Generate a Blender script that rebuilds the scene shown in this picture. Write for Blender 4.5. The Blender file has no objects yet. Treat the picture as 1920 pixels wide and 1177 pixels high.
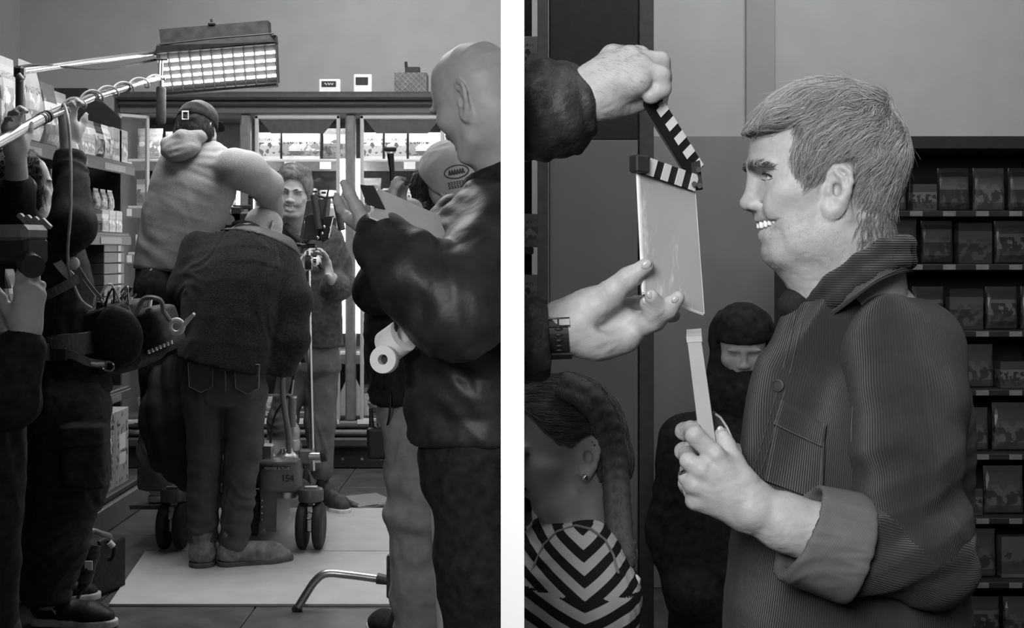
import bpy, math, random
import numpy as np
from mathutils import Vector, Matrix
random.seed(7); np.random.seed(7)
scene = bpy.context.scene
COL = scene.collection
F = 2400.0; CX = 961.0; CY = 471.0; CAMZ = 1.34
def P(px, py, D):
    """a point seen at photo pixel px,py at distance D (metres) from the viewpoint"""
    return np.array([(px-CX)/F*D, D, CAMZ+(CY-py)/F*D])
# ---------------------------------------------------------------- camera, world, lights
cam = bpy.data.cameras.new('camera'); camo = bpy.data.objects.new('camera', cam); COL.objects.link(camo)
camo.location = (0, 0, CAMZ); camo.rotation_euler = (math.pi/2, 0, 0)
cam.sensor_width = 36; cam.lens = 36*F/1920; cam.clip_start = .02
cam.shift_x = (960-CX)/1920; cam.shift_y = (CY-588.5)/1920
scene.camera = camo
w = bpy.data.worlds.new('world'); scene.world = w; w.use_nodes = True
w.node_tree.nodes['Background'].inputs[0].default_value = (.5, .5, .5, 1)
w.node_tree.nodes['Background'].inputs[1].default_value = .07
vs = scene.view_settings
vs.view_transform = 'Standard'; vs.look = 'None'; vs.gamma = 1; vs.use_curve_mapping = False; vs.exposure = 0.0
def area(name, loc, target, sx, sy, power, spread=180):
    l = bpy.data.lights.new(name, 'AREA'); l.shape = 'RECTANGLE'; l.size = sx; l.size_y = sy; l.energy = power
    l.spread = math.radians(spread)
    o = bpy.data.objects.new(name, l); COL.objects.link(o); o.location = loc
    o.rotation_euler = (Vector(target)-Vector(loc)).to_track_quat('-Z', 'Y').to_euler()
    return o
# soft daylight from the shop front behind the viewpoint
area('shop_front_daylight', (-.6, -.7, 2.3), (.45, 1.75, 1.35), 1.0, 1.0, 14, 64)
# rows of shop ceiling lamps over aisle and other bay, plus an added fill
area('aisle_ceiling_lamp', (-1.2, 5.5, 3.5), (-1.2, 5.7, 0), 1.4, 1.6, 86)
area('cooler_ceiling_lamp', (-.6, 7.0, 3.6), (-.3, 9.0, 2.6), 1.6, .5, 22)
area('bay_fill_light', (.75, 1.5, 3.3), (.35, 2.1, 1.0), 1.0, 1.0, 16)  # added fill light that brightens the girl in the partition's shadow
area('bay_ceiling_lamp', (1.2, 4.0, 3.6), (1.2, 5.6, 2.0), 1.4, 1.0, 46)

# ---------------------------------------------------------------- materials (all procedural)
MATS = {}
def mat(name, v, rough=.6, spec=.4, metal=0, var=.12, scale=30., bump=0., bscale=200., emit=0, alpha=None, sheen=0, trans=0, coat=0, detail=4):
    if name in MATS: return MATS[name]
    m = bpy.data.materials.new(name); m.use_nodes = True; MATS[name] = m
    nt = m.node_tree; b = nt.nodes['Principled BSDF']; N = nt.nodes.new; L = nt.links.new
    b.inputs['Roughness'].default_value = rough; b.inputs['Metallic'].default_value = metal
    b.inputs['Specular IOR Level'].default_value = spec
    if sheen: b.inputs['Sheen Weight'].default_value = sheen
    if trans: b.inputs['Transmission Weight'].default_value = trans
    if coat: b.inputs['Coat Weight'].default_value = coat
    if alpha is not None: b.inputs['Alpha'].default_value = alpha
    tc = N('ShaderNodeTexCoord'); no = N('ShaderNodeTexNoise'); no.inputs['Scale'].default_value = scale; no.inputs['Detail'].default_value = detail
    L(tc.outputs['Object'], no.inputs['Vector'])
    cr = N('ShaderNodeValToRGB'); lo, hi = max(v*(1-var*2), 0), min(v*(1+var*2), 1)
    cr.color_ramp.elements[0].position = .25; cr.color_ramp.elements[1].position = .75
    cr.color_ramp.elements[0].color = (lo, lo, lo, 1); cr.color_ramp.elements[1].color = (hi, hi, hi, 1)
    L(no.outputs['Fac'], cr.inputs['Fac']); L(cr.outputs['Color'], b.inputs['Base Color'])
    if bump:
        n2 = N('ShaderNodeTexNoise'); n2.inputs['Scale'].default_value = bscale; n2.inputs['Detail'].default_value = 3
        L(tc.outputs['Object'], n2.inputs['Vector'])
        bp = N('ShaderNodeBump'); bp.inputs['Strength'].default_value = min(bump, 1); bp.inputs['Distance'].default_value = .004
        L(n2.outputs['Fac'], bp.inputs['Height']); L(bp.outputs['Normal'], b.inputs['Normal'])
    if emit:
        b.inputs['Emission Color'].default_value = (1, 1, 1, 1); b.inputs['Emission Strength'].default_value = emit
    return m
def add_wave(m, attr, freq, strength=.6, dist=.002, dark=.0):
    """fine ribs that follow a per-vertex coordinate (corduroy wales, knit ribs, thread wraps)"""
    nt = m.node_tree; N = nt.nodes.new; L = nt.links.new; b = nt.nodes['Principled BSDF']
    a = N('ShaderNodeAttribute'); a.attribute_name = attr
    mu = N('ShaderNodeMath'); mu.operation = 'MULTIPLY'; mu.inputs[1].default_value = freq*2*math.pi; L(a.outputs['Fac'], mu.inputs[0])
    si = N('ShaderNodeMath'); si.operation = 'SINE'; L(mu.outputs[0], si.inputs[0])
    bp = N('ShaderNodeBump'); bp.inputs['Strength'].default_value = strength; bp.inputs['Distance'].default_value = dist
    L(si.outputs[0], bp.inputs['Height']); L(bp.outputs['Normal'], b.inputs['Normal'])
    if dark:
        src = b.inputs['Base Color'].links[0].from_socket
        mr = N('ShaderNodeMapRange'); mr.inputs[1].default_value = -1; mr.inputs[2].default_value = 1; mr.inputs[3].default_value = 1-dark; mr.inputs[4].default_value = 1+dark*.6
        L(si.outputs[0], mr.inputs[0])
        mx = N('ShaderNodeMix'); mx.data_type = 'RGBA'; mx.blend_type = 'MULTIPLY'; mx.inputs[0].default_value = 1
        L(src, mx.inputs[6]); L(mr.outputs[0], mx.inputs[7]); L(mx.outputs[2], b.inputs['Base Color'])
    return m
def glass_mat(name='cooler_glass', mix=.93, rough=.02, grey=1.):
    if name in MATS: return MATS[name]
    m = bpy.data.materials.new(name); m.use_nodes = True; MATS[name] = m
    nt = m.node_tree; nt.nodes.clear(); N = nt.nodes.new; L = nt.links.new
    out = N('ShaderNodeOutputMaterial'); mx = N('ShaderNodeMixShader'); t = N('ShaderNodeBsdfTransparent'); g = N('ShaderNodeBsdfGlossy')
    t.inputs[0].default_value = (grey, grey, grey, 1); g.inputs['Roughness'].default_value = rough; mx.inputs[0].default_value = 1-mix
    L(t.outputs[0], mx.inputs[1]); L(g.outputs[0], mx.inputs[2]); L(mx.outputs[0], out.inputs[0])
    return m

# ---------------------------------------------------------------- object helpers
ORG = {}
def tag(o, label=None, cat=None, group=None, kind=None):
    if label: o['label'] = label
    if cat: o['category'] = cat
    if group: o['group'] = group
    if kind: o['kind'] = kind
    return o
def thing(name, label, cat, base, group=None):
    o = bpy.data.objects.new(name, None); COL.objects.link(o); o.empty_display_size = .05
    o.location = tuple(float(x) for x in base); ORG[o.name] = Vector(o.location)
    return tag(o, label, cat, group)
def link(name, me, m, parent=None, smooth=False):
    o = bpy.data.objects.new(name, me); COL.objects.link(o)
    if m is not None and not me.materials: me.materials.append(m)
    if parent is not None:
        o.parent = parent; o.location = -ORG.get(parent.name, Vector((0, 0, 0)))
    ORG[o.name] = Vector((0, 0, 0))
    if smooth and len(me.polygons): me.polygons.foreach_set('use_smooth', np.ones(len(me.polygons), bool))
    return o
def unit(v):
    v = np.asarray(v, float); return v/(np.linalg.norm(v)+1e-12)
def frame_of(d, up=(0, 0, 1)):
    d = unit(d); up = np.asarray(up, float)
    if abs(np.dot(d, unit(up))) > .97: up = np.array([1., 0, 0]) if abs(d[0]) < .9 else np.array([0, 1., 0])
    x = unit(np.cross(up, d)); y = np.cross(d, x)
    return x, y, d
class MB:
    """collects boxes, bars, tubes and lathes that become ONE mesh"""
    def __init__(s): s.v = []; s.f = []; s.n = 0
    def add(s, v, f):
        v = np.asarray(v, float).reshape(-1, 3); s.v.append(v); s.f += [tuple(int(i)+s.n for i in q) for q in f]; s.n += len(v); return s
    def box(s, c, size, R=None, ch=.0):
        c = np.asarray(c, float); h = np.asarray(size, float)/2
        R = np.eye(3) if R is None else np.asarray(R, float)      # rows = local axes
        ch = min(ch, h.min()*.8)
        if ch <= 0:
            v = np.array([[x, y, z] for x in (-1, 1) for y in (-1, 1) for z in (-1, 1)])*h
            return s.add(v@R+c, [(0, 1, 3, 2), (4, 6, 7, 5), (0, 4, 5, 1), (2, 3, 7, 6), (0, 2, 6, 4), (1, 5, 7, 3)])
        v = []; idx = {}
        for x in (-1, 1):
            for y in (-1, 1):
                for z in (-1, 1):
                    for a in range(3):
                        p = np.array([x, y, z])*(h-ch); p[a] = (x, y, z)[a]*h[a]; idx[(x, y, z, a)] = len(v); v.append(p)
        f = []
        g = lambda x, y, z, a: idx[(x, y, z, a)]
        for a in range(3):
            b, c2 = (a+1) % 3, (a+2) % 3
            for sg in (-1, 1):
                q = []
                for (sb, sc) in ((-1, -1), (1, -1), (1, 1), (-1, 1)):
                    k = [0, 0, 0]; k[a] = sg; k[b] = sb; k[c2] = sc; q.append(g(*k, a))
                f.append(q if sg > 0 else q[::-1])
            for sb in (-1, 1):
                for sc in (-1, 1):
                    k0 = [0, 0, 0]; k0[a] = -1; k0[b] = sb; k0[c2] = sc; k1 = list(k0); k1[a] = 1
                    q = [g(*k0, b), g(*k1, b), g(*k1, c2), g(*k0, c2)]
                    f.append(q if sb*sc < 0 else q[::-1])
        for x in (-1, 1):
            for y in (-1, 1):
                for z in (-1, 1):
                    q = [g(x, y, z, 0), g(x, y, z, 1), g(x, y, z, 2)]
                    f.append(q if x*y*z > 0 else q[::-1])
        return s.add(np.array(v)@R+c, f)
    def tube(s, pts, r, n=10, cap=True, closed=False):
        pts = [np.asarray(p, float) for p in pts]; m = len(pts)
        r = [r]*m if np.isscalar(r) else list(r)
        V = []; up = None
        for i, p in enumerate(pts):
            if closed: d = pts[(i+1) % m]-pts[i-1]
            else: d = pts[min(i+1, m-1)]-pts[max(i-1, 0)]
            d = unit(d)
            if up is None: x, y, _ = frame_of(d)
            else:
                x = unit(up-d*np.dot(up, d)); y = np.cross(d, x)
            up = x
            for k in range(n):
                a = 2*math.pi*k/n; V.append(p+r[i]*(math.cos(a)*x+math.sin(a)*y))
        f = []
        for i in range(m if closed else m-1):
            for k in range(n):
                a = i*n+k; b = i*n+(k+1) % n; c = ((i+1) % m)*n+(k+1) % n; d = ((i+1) % m)*n+k
                f.append((a, b, c, d))
        if cap and not closed:
            f.append(tuple(range(n))[::-1]); f.append(tuple((m-1)*n+k for k in range(n)))
        return s.add(V, f)
    def cyl(s, a, b, r, r2=None, n=16):
        return s.tube([a, b], [r, r if r2 is None else r2], n)
    def lathe(s, prof, o, axis=(0, 0, 1), n=24):
        """prof: (radius, height) list from bottom to top"""
        o = np.asarray(o, float); x, y, d = frame_of(axis)
        V = [o+d*h+max(r, 1e-5)*(math.cos(2*math.pi*k/n)*x+math.sin(2*math.pi*k/n)*y) for r, h in prof for k in range(n)]
        f = [(i*n+k, i*n+(k+1) % n, (i+1)*n+(k+1) % n, (i+1)*n+k) for i in range(len(prof)-1) for k in range(n)]
        f.append(tuple(range(n))[::-1]); f.append(tuple((len(prof)-1)*n+k for k in range(n)))
        return s.add(V, f)
    def prism(s, poly, off):
        poly = np.asarray(poly, float); off = np.asarray(off, float); n = len(poly)
        f = [tuple(range(n))[::-1], tuple(range(n, 2*n))]+[(i, (i+1) % n, n+(i+1) % n, n+i) for i in range(n)]
        return s.add(np.vstack([poly, poly+off]), f)
    def ball(s, c, r, n=12, sq=(1, 1, 1), R=None):
        m = n//2+1; V = []
        R = np.eye(3) if R is None else np.asarray(R)
        for i in range(m):
            t = math.pi*i/(m-1)
            for k in range(n):
                a = 2*math.pi*k/n
                V.append((np.array([math.sin(t)*math.cos(a), math.sin(t)*math.sin(a), -math.cos(t)])*np.array(sq)*r)@R+np.asarray(c, float))
        f = [(i*n+k, i*n+(k+1) % n, (i+1)*n+(k+1) % n, (i+1)*n+k) for i in range(m-1) for k in range(n)]
        return s.add(V, f)
    def mesh(s, name):
        me = bpy.data.meshes.new(name); me.from_pydata(np.vstack(s.v).tolist(), [], s.f); me.validate(); me.update(); return me
    def build(s, name, m, parent=None, smooth=False, split=True):
        me = s.mesh(name)
        o = link(name, me, m, parent, smooth)
        if smooth and split: me.set_sharp_from_angle(angle=math.radians(40))
        return o
def box(name, c, size, m, parent=None, R=None, ch=.003):
    return MB().box(c, size, R, ch).build(name, m, parent)
def rot_z(a):
    c, s = math.cos(a), math.sin(a); return np.array([[c, s, 0], [-s, c, 0], [0, 0, 1.]])
def spline(pts, n=8):
    pts = [np.asarray(p, float) for p in pts]; out = []
    for i in range(len(pts)-1):
        p0, p1, p2, p3 = pts[max(i-1, 0)], pts[i], pts[i+1], pts[min(i+2, len(pts)-1)]
        for k in range(n):
            t = k/n
            out.append(.5*((2*p1)+(-p0+p2)*t+(2*p0-5*p1+4*p2-p3)*t*t+(-p0+3*p1-3*p2+p3)*t**3))
    out.append(pts[-1]); return out
def text(name, s, loc, size, m, parent, xdir=(1, 0, 0), normal=(0, -1, 0), depth=.0006, sx=1.):
    """flat print: lettering that lies on a surface"""
    cu = bpy.data.curves.new('lettering', 'FONT'); cu.body = s; cu.size = size; cu.extrude = depth; cu.align_x = 'CENTER'; cu.align_y = 'CENTER'; cu.resolution_u = 2
    tmp = bpy.data.objects.new('lettering_tmp', cu); COL.objects.link(tmp)
    dg = bpy.context.evaluated_depsgraph_get(); me = bpy.data.meshes.new_from_object(tmp.evaluated_get(dg)); bpy.data.objects.remove(tmp)
    x = unit(xdir); n = unit(normal); y = np.cross(n, x)
    M = Matrix(((x[0]*sx, y[0], n[0], loc[0]), (x[1]*sx, y[1], n[1], loc[1]), (x[2]*sx, y[2], n[2], loc[2]), (0, 0, 0, 1)))
    me.transform(M); me.materials.clear(); me.name = name
    return link(name, me, m, parent)

# ---------------------------------------------------------------- implicit surfaces for bodies and cloth
def vnoise(p, seed=0):
    p = np.asarray(p, float); i = np.floor(p).astype(np.int64); f = p-i; f = f*f*(3-2*f)
    def h(a, b, c):
        n = (a*374761393+b*668265263+c*2147483647+seed*974711) & 0x7fffffff
        n = ((n ^ (n >> 13))*1274126177) & 0x7fffffff
        return ((n ^ (n >> 16)) & 0xffff)/65535.
    r = 0
    for dx in (0, 1):
        for dy in (0, 1):
            for dz in (0, 1):
                w_ = (f[..., 0] if dx else 1-f[..., 0])*(f[..., 1] if dy else 1-f[..., 1])*(f[..., 2] if dz else 1-f[..., 2])
                r = r+w_*h(i[..., 0]+dx, i[..., 1]+dy, i[..., 2]+dz)
    return r*2-1
class Sdf:
    def __init__(s): s.ops = []
    def op(s, mode, lo, hi, fn, k): s.ops.append((mode, np.asarray(lo, float), np.asarray(hi, float), fn, k)); return s
    def cap(s, a, b, ra, rb=None, k=.02, n=None, sq=1., mode='u'):
        a = np.asarray(a, float); b = np.asarray(b, float); rb = ra if rb is None else rb
        ab = b-a; L2 = float(ab@ab)+1e-12; nn = None if n is None else unit(n)
        def fn(X, Y, Z):
            dx, dy, dz = X-a[0], Y-a[1], Z-a[2]
            t = np.clip((dx*ab[0]+dy*ab[1]+dz*ab[2])/L2, 0, 1)
            dx = dx-t*ab[0]; dy = dy-t*ab[1]; dz = dz-t*ab[2]
            q = dx*dx+dy*dy+dz*dz
            if nn is not None:
                vn = dx*nn[0]+dy*nn[1]+dz*nn[2]; q = q+vn*vn*(1/sq**2-1)
            return np.sqrt(q)-(ra+(rb-ra)*t)
        r = max(ra, rb)*max(1, sq)+.002
        return s.op(mode, np.minimum(a, b)-r, np.maximum(a, b)+r, fn, k)
    def chain(s, pts, rs, k=.02, n=None, sq=1., mode='u'):
        if np.isscalar(rs): rs = [rs]*len(pts)
        for i in range(len(pts)-1): s.cap(pts[i], pts[i+1], rs[i], rs[i+1], k, n, sq, mode)
        return s
    def ell(s, c, r, k=.02, R=None, mode='u'):
        c = np.asarray(c, float); r = np.asarray(r, float); R = np.eye(3) if R is None else np.asarray(R)
        rm = r.min()
        def fn(X, Y, Z):
            d = (X-c[0], Y-c[1], Z-c[2]); k0 = 0; k1 = 0
            for i in range(3):
                u = (d[0]*R[i][0]+d[1]*R[i][1]+d[2]*R[i][2]); k0 = k0+(u/r[i])**2; k1 = k1+(u/r[i]**2)**2
            k0 = np.sqrt(k0); k1 = np.sqrt(k1)
            return k0*(k0-1)/(k1+1e-9)
        e = np.sqrt(sum((np.asarray(R[i])*r[i])**2 for i in range(3)))+.002
        return s.op(mode, c-e, c+e, fn, k)
    def clip(s, point, normal, k=.004):
        """keep the side the normal points away from"""
        p = np.asarray(point, float); n = unit(normal)
        return s.op('c', (-99,)*3, (99,)*3, lambda X, Y, Z: (X-p[0])*n[0]+(Y-p[1])*n[1]+(Z-p[2])*n[2], k)
    def field(s, res):
        U = [o for o in s.ops if o[0] == 'u']
        lo = np.min([o[1]-o[4]*.3 for o in U], 0)-2.5*res; hi = np.max([o[2]+o[4]*.3 for o in U], 0)+2.5*res
        n = np.ceil((hi-lo)/res).astype(int)+1
        ax = [(lo[i]+res*np.arange(n[i])).astype(np.float32) for i in range(3)]
        A = np.full(n, .5, np.float32)
        for mode, l, h, fn, k in s.ops:
            m = k+3*res
            i0 = np.clip(np.floor((l-m-lo)/res).astype(int), 0, n); i1 = np.clip(np.ceil((h+m-lo)/res).astype(int)+1, 0, n)
            if (i1 <= i0).any(): continue
            sl = tuple(slice(i0[i], i1[i]) for i in range(3))
            X, Y, Z = ax[0][sl[0]][:, None, None], ax[1][sl[1]][None, :, None], ax[2][sl[2]][None, None, :]
            d = fn(X, Y, Z).astype(np.float32); a = A[sl]
            if mode == 'u':
                hh = np.maximum(k-np.abs(a-d), 0)/max(k, 1e-6); A[sl] = np.minimum(a, d)-hh*hh*k*.25
            else:
                if mode == 's': d = -d
                hh = np.maximum(k-np.abs(a-d), 0)/max(k, 1e-6); A[sl] = np.maximum(a, d)+hh*hh*k*.25
        return A, lo, res
    def geo(s, res):
        A, lo, h = s.field(res); neg = A < 0
        c = np.zeros(tuple(np.array(A.shape)-1), np.int8)
        offs = [(i, j, k) for i in (0, 1) for j in (0, 1) for k in (0, 1)]
        sh = c.shape
        for (i, j, k) in offs: c += neg[i:i+sh[0], j:j+sh[1], k:k+sh[2]]
        idx = np.argwhere((c > 0) & (c < 8))
        vals = np.stack([A[idx[:, 0]+i, idx[:, 1]+j, idx[:, 2]+k] for (i, j, k) in offs], 1)
        acc = np.zeros((len(idx), 3)); cnt = np.zeros(len(idx)); O = np.array(offs, float)
        for a in range(8):
            for b in range(a+1, 8):
                if np.abs(O[a]-O[b]).sum() == 1:
                    va, vb = vals[:, a], vals[:, b]; m = (va < 0) != (vb < 0)
                    t = np.where(m, va/np.where(m, va-vb, 1), 0)
                    acc += np.where(m[:, None], O[a]+(O[b]-O[a])*t[:, None], 0); cnt += m
        V = (idx+acc/cnt[:, None])*h+lo
        M = np.full(sh, -1, np.int32); M[idx[:, 0], idx[:, 1], idx[:, 2]] = np.arange(len(idx))
        quads = []
        for ax in range(3):
            b, d = (ax+1) % 3, (ax+2) % 3
            s0 = [slice(None)]*3; s1 = [slice(None)]*3; s0[ax] = slice(0, -1); s1[ax] = slice(1, None)
            n0, n1 = neg[tuple(s0)], neg[tuple(s1)]
            e = np.argwhere(n0 != n1); inside = n0[e[:, 0], e[:, 1], e[:, 2]]
            ok = (e[:, b] > 0) & (e[:, d] > 0) & (e[:, b] < sh[b]) & (e[:, d] < sh[d]); e = e[ok]; inside = inside[ok]
            q = []
            for (ob, od) in ((-1, -1), (0, -1), (0, 0), (-1, 0)):
                t = e.copy(); t[:, b] += ob; t[:, d] += od; q.append(M[t[:, 0], t[:, 1], t[:, 2]])
            q = np.stack(q, 1); q[~inside] = q[~inside][:, ::-1]; quads.append(q)
        return V, np.vstack(quads)
def normals(V, Q):
    n = np.cross(V[Q[:, 2]]-V[Q[:, 0]], V[Q[:, 3]]-V[Q[:, 1]]); N = np.zeros_like(V)
    for i in range(4): np.add.at(N, Q[:, i], n)
    return N/(np.linalg.norm(N, axis=1)[:, None]+1e-12)
def skin(name, parts, m, parent=None, wr=0, wscale=(14, 14, 14), seed=0, attr=None, disp=None):
    """mesh one or several Sdf volumes ((sdf,res) pairs) into one object"""
    Vs, Qs, n = [], [], 0
    for sdf, res in parts:
        V, Q = sdf.geo(res)
        if not len(V): continue
        Vs.append(V); Qs.append(Q+n); n += len(V)
    V = np.vstack(Vs); Q = np.vstack(Qs)
    if wr or disp is not None:
        N = normals(V, Q); d = 0
        if wr:
            p = V*np.asarray(wscale); a = vnoise(p+3*vnoise(p*.4, seed+5)[:, None], seed); b = vnoise(p*2.1+7, seed+1)
            d = wr*((1-np.abs(a))*1.5-.75+.4*b)
        if disp is not None: d = d+disp(V, N)
        V = V+N*np.asarray(d)[:, None]
    me = bpy.data.meshes.new(name)
    me.vertices.add(len(V)); me.vertices.foreach_set('co', V.astype(np.float32).ravel())
    me.loops.add(len(Q)*4); me.loops.foreach_set('vertex_index', Q.astype(np.int32).ravel())
    me.polygons.add(len(Q)); me.polygons.foreach_set('loop_start', np.arange(0, len(Q)*4, 4, dtype=np.int32))
    me.polygons.foreach_set('use_smooth', np.ones(len(Q), bool)); me.update(calc_edges=True); me.validate()
    if attr:
        for nm, fn in attr.items():
            at = me.attributes.new(nm, 'FLOAT', 'POINT'); at.data.foreach_set('value', fn(V).astype(np.float32))
    return link(name, me, m, parent)
def strands(name, curves, r, m, parent, nside=3):
    """hair: many thin tapering strands joined into one part"""
    C = np.asarray(curves); ns, npt, _ = C.shape
    d = np.gradient(C, axis=1); d /= np.linalg.norm(d, axis=2)[..., None]+1e-9
    ref = np.array([.3, .5, .8]); x = np.cross(d, ref); x /= np.linalg.norm(x, axis=2)[..., None]+1e-9; y = np.cross(d, x)
    rad = r*np.linspace(1, .25, npt)[None, :, None]
    V = np.stack([C+rad*(math.cos(2*math.pi*k/nside)*x+math.sin(2*math.pi*k/nside)*y) for k in range(nside)], 2).reshape(-1, 3)
    base = (np.arange(ns)*npt*nside)[:, None, None]+(np.arange(npt-1)*nside)[None, :, None]; k = np.arange(nside)[None, None, :]; k2 = (k+1) % nside
    Q = np.stack([base+k, base+k2, base+nside+k2, base+nside+k], -1).reshape(-1, 4)
    me = bpy.data.meshes.new(name)
    me.vertices.add(len(V)); me.vertices.foreach_set('co', V.astype(np.float32).ravel())
    me.loops.add(len(Q)*4); me.loops.foreach_set('vertex_index', Q.astype(np.int32).ravel())
    me.polygons.add(len(Q)); me.polygons.foreach_set('loop_start', np.arange(0, len(Q)*4, 4, dtype=np.int32))
    me.polygons.foreach_set('use_smooth', np.ones(len(Q), bool)); me.update(calc_edges=True)
    at = me.attributes.new('strand', 'FLOAT', 'POINT'); at.data.foreach_set('value', np.repeat(np.random.rand(ns), npt*nside).astype(np.float32))
    o = link(name, me, m, parent); o['kind'] = 'stuff'; return o
def hair_mat(name, lo, hi, rough=.45, spec=.4):
    if name in MATS: return MATS[name]
    m = mat(name, (lo+hi)/2, rough, spec); nt = m.node_tree; b = nt.nodes['Principled BSDF']
    a = nt.nodes.new('ShaderNodeAttribute'); a.attribute_name = 'strand'; cr = nt.nodes.new('ShaderNodeValToRGB')
    cr.color_ramp.elements[0].color = (lo, lo, lo, 1); cr.color_ramp.elements[1].color = (hi, hi, hi, 1)
    nt.links.new(a.outputs['Fac'], cr.inputs['Fac']); nt.links.new(cr.outputs['Color'], b.inputs['Base Color'])
    return m
# ================================================================ THE SETTING
M_wall = mat('grey_plaster', .40, .8, .2, var=.03, scale=6, bump=.05, bscale=90)
M_wallD = mat('grey_plaster_lower', .22, .8, .2, var=.03, scale=6)
M_white = mat('white_partition_paint', .98, .7, .2, var=.0)
M_tile = mat('slate_floor_tile', .075, .42, .45, var=.25, scale=7, bump=.08, bscale=60)
M_joint = mat('floor_joint', .16, .8, .2)
M_black = mat('black_powder_coat', .018, .5, .4)
M_dark = mat('dark_grey_steel', .05, .45, .5)
M_mid = mat('mid_grey_steel', .16, .4, .5)
M_alu = mat('brushed_aluminium', .55, .32, .5, metal=1, var=.05)
M_chrome = mat('chrome', .75, .12, .5, metal=1, var=.02)
M_lightplastic = mat('pale_grey_plastic', .55, .4, .4, var=.04)
M_paper = mat('white_card', .8, .6, .3, var=.03)
M_rubber = mat('black_rubber', .02, .6, .3)
M_cloth_black = mat('black_nylon', .016, .7, .3, var=.3, scale=60, bump=.3, bscale=300)
M_tube = mat('fluorescent_tube', .9, .4, .3, emit=15)

def struct(o): o['kind'] = 'structure'; return o
# partition between the two bays, seen end-on
WT = .0137
struct(box('wall_partition', (0, 5.25, 1.3), (2*WT, 7.5, 4.6), M_white, ch=0))
# --- cooler bay
fl = struct(box('floor', (-1.9, 5.0, -.035), (4.0, 8.4, .05), M_joint, ch=0))
tm = MB().box((0, 0, 0), (.604, .604, .012), ch=.002).mesh('tile'); tm.materials.append(M_tile)
tm2 = MB().box((0, 0, 0), (.33, .604, .012), ch=.002).mesh('tile'); tm2.materials.append(M_tile)
for i in range(6):
    for j in range(13):
        o = bpy.data.objects.new('tile', tm if i else tm2); COL.objects.link(o); o.parent = fl
        o.location = (-.665-.61*(i-1) if i else -.19, 5.44+.305+.61*(j-8), -.0062)
struct(box('wall_back', (-1.95, 8.75, 1.6), (3.9, .1, 3.4), M_wall, ch=0))
struct(box('wall_left', (-3.4, 5.0, 1.6), (.1, 7.6, 3.4), M_wall, ch=0))
# --- clapper bay (its floor lies a step lower)
struct(box('floor_bay', (2.4, 4.2, -.255), (4.8, 6.6, .05), M_tile, ch=0))
struct(box('wall_back_bay', (2.6, 6.05, 1.7), (5.2, .1, 4.0), M_wall, ch=0))
struct(box('wall_right', (4.9, 4.2, 1.7), (.1, 6.6, 4.0), M_wall, ch=0))

# ---------------------------------------------------------------- print on packages
def print_mat(name, base, band, z0, z1, blob=.0, text_z=None, dark=.04, rough=.35, seed=0):
    if name in MATS: return MATS[name]
    m = mat(name, base, rough, .5, var=.06, scale=20); nt = m.node_tree; N = nt.nodes.new; L = nt.links.new; b = nt.nodes['Principled BSDF']
    src = b.inputs['Base Color'].links[0].from_socket
    tc = N('ShaderNodeTexCoord'); sp = N('ShaderNodeSeparateXYZ'); L(tc.outputs['Generated'], sp.inputs[0])
    def math_(op, a, v):
        n = N('ShaderNodeMath'); n.operation = op
        (L(a, n.inputs[0]) if not isinstance(a, float) else None)
        if isinstance(v, (int, float)): n.inputs[1].default_value = v
        else: L(v, n.inputs[1])
        return n.outputs[0]
    def mixc(fac, c, prev):
        x = N('ShaderNodeMix'); x.data_type = 'RGBA'; L(fac, x.inputs[0]); L(prev, x.inputs[6]); x.inputs[7].default_value = (c, c, c, 1); return x.outputs[2]
    z = sp.outputs['Z']
    fac = math_('MULTIPLY', math_('GREATER_THAN', z, z0), math_('LESS_THAN', z, z1)); src = mixc(fac, band, src)
    if blob:
        v = N('ShaderNodeTexNoise'); v.inputs['Scale'].default_value = 4.2; v.inputs['Detail'].default_value = 3
        mp = N('ShaderNodeMapping'); mp.inputs['Location'].default_value = (seed*3.1, seed*1.7, seed*.9); L(tc.outputs['Generated'], mp.inputs[0]); L(mp.outputs[0], v.inputs['Vector'])
        f2 = math_('MULTIPLY', math_('GREATER_THAN', v.outputs['Fac'], .53), math_('MULTIPLY', math_('GREATER_THAN', z, .1), math_('LESS_THAN', z, .62))); src = mixc(f2, blob, src)
    if text_z:
        wv = N('ShaderNodeTexNoise'); wv.inputs['Scale'].default_value = 1; mp = N('ShaderNodeMapping'); mp.inputs['Scale'].default_value = (34, 34, 9); L(tc.outputs['Generated'], mp.inputs[0]); L(mp.outputs[0], wv.inputs['Vector'])
        f3 = math_('MULTIPLY', math_('GREATER_THAN', wv.outputs['Fac'], .55), math_('MULTIPLY', math_('GREATER_THAN', z, text_z), math_('LESS_THAN', z, text_z+.09))); src = mixc(f3, dark, src)
    L(src, b.inputs['Base Color']); return m
PR = [print_mat('print_white_photo', .62, .45, .1, .5, .12, .68, seed=1),
      print_mat('print_pale_label', .42, .7, .25, .55, .25, .72, seed=2),
      print_mat('print_grey_band', .25, .55, .5, .8, .1, .3, seed=3),
      print_mat('print_dark_label', .10, .5, .35, .7, .2, .8, seed=4),
      print_mat('print_mid_pouch', .33, .18, .2, .4, .5, .6, seed=5),
      print_mat('print_white_clean', .68, .12, .12, .3, .3, .55, seed=6),
      print_mat('print_black_pouch', .045, .4, .55, .7, .18, .3, rough=.18, seed=7)]
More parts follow.
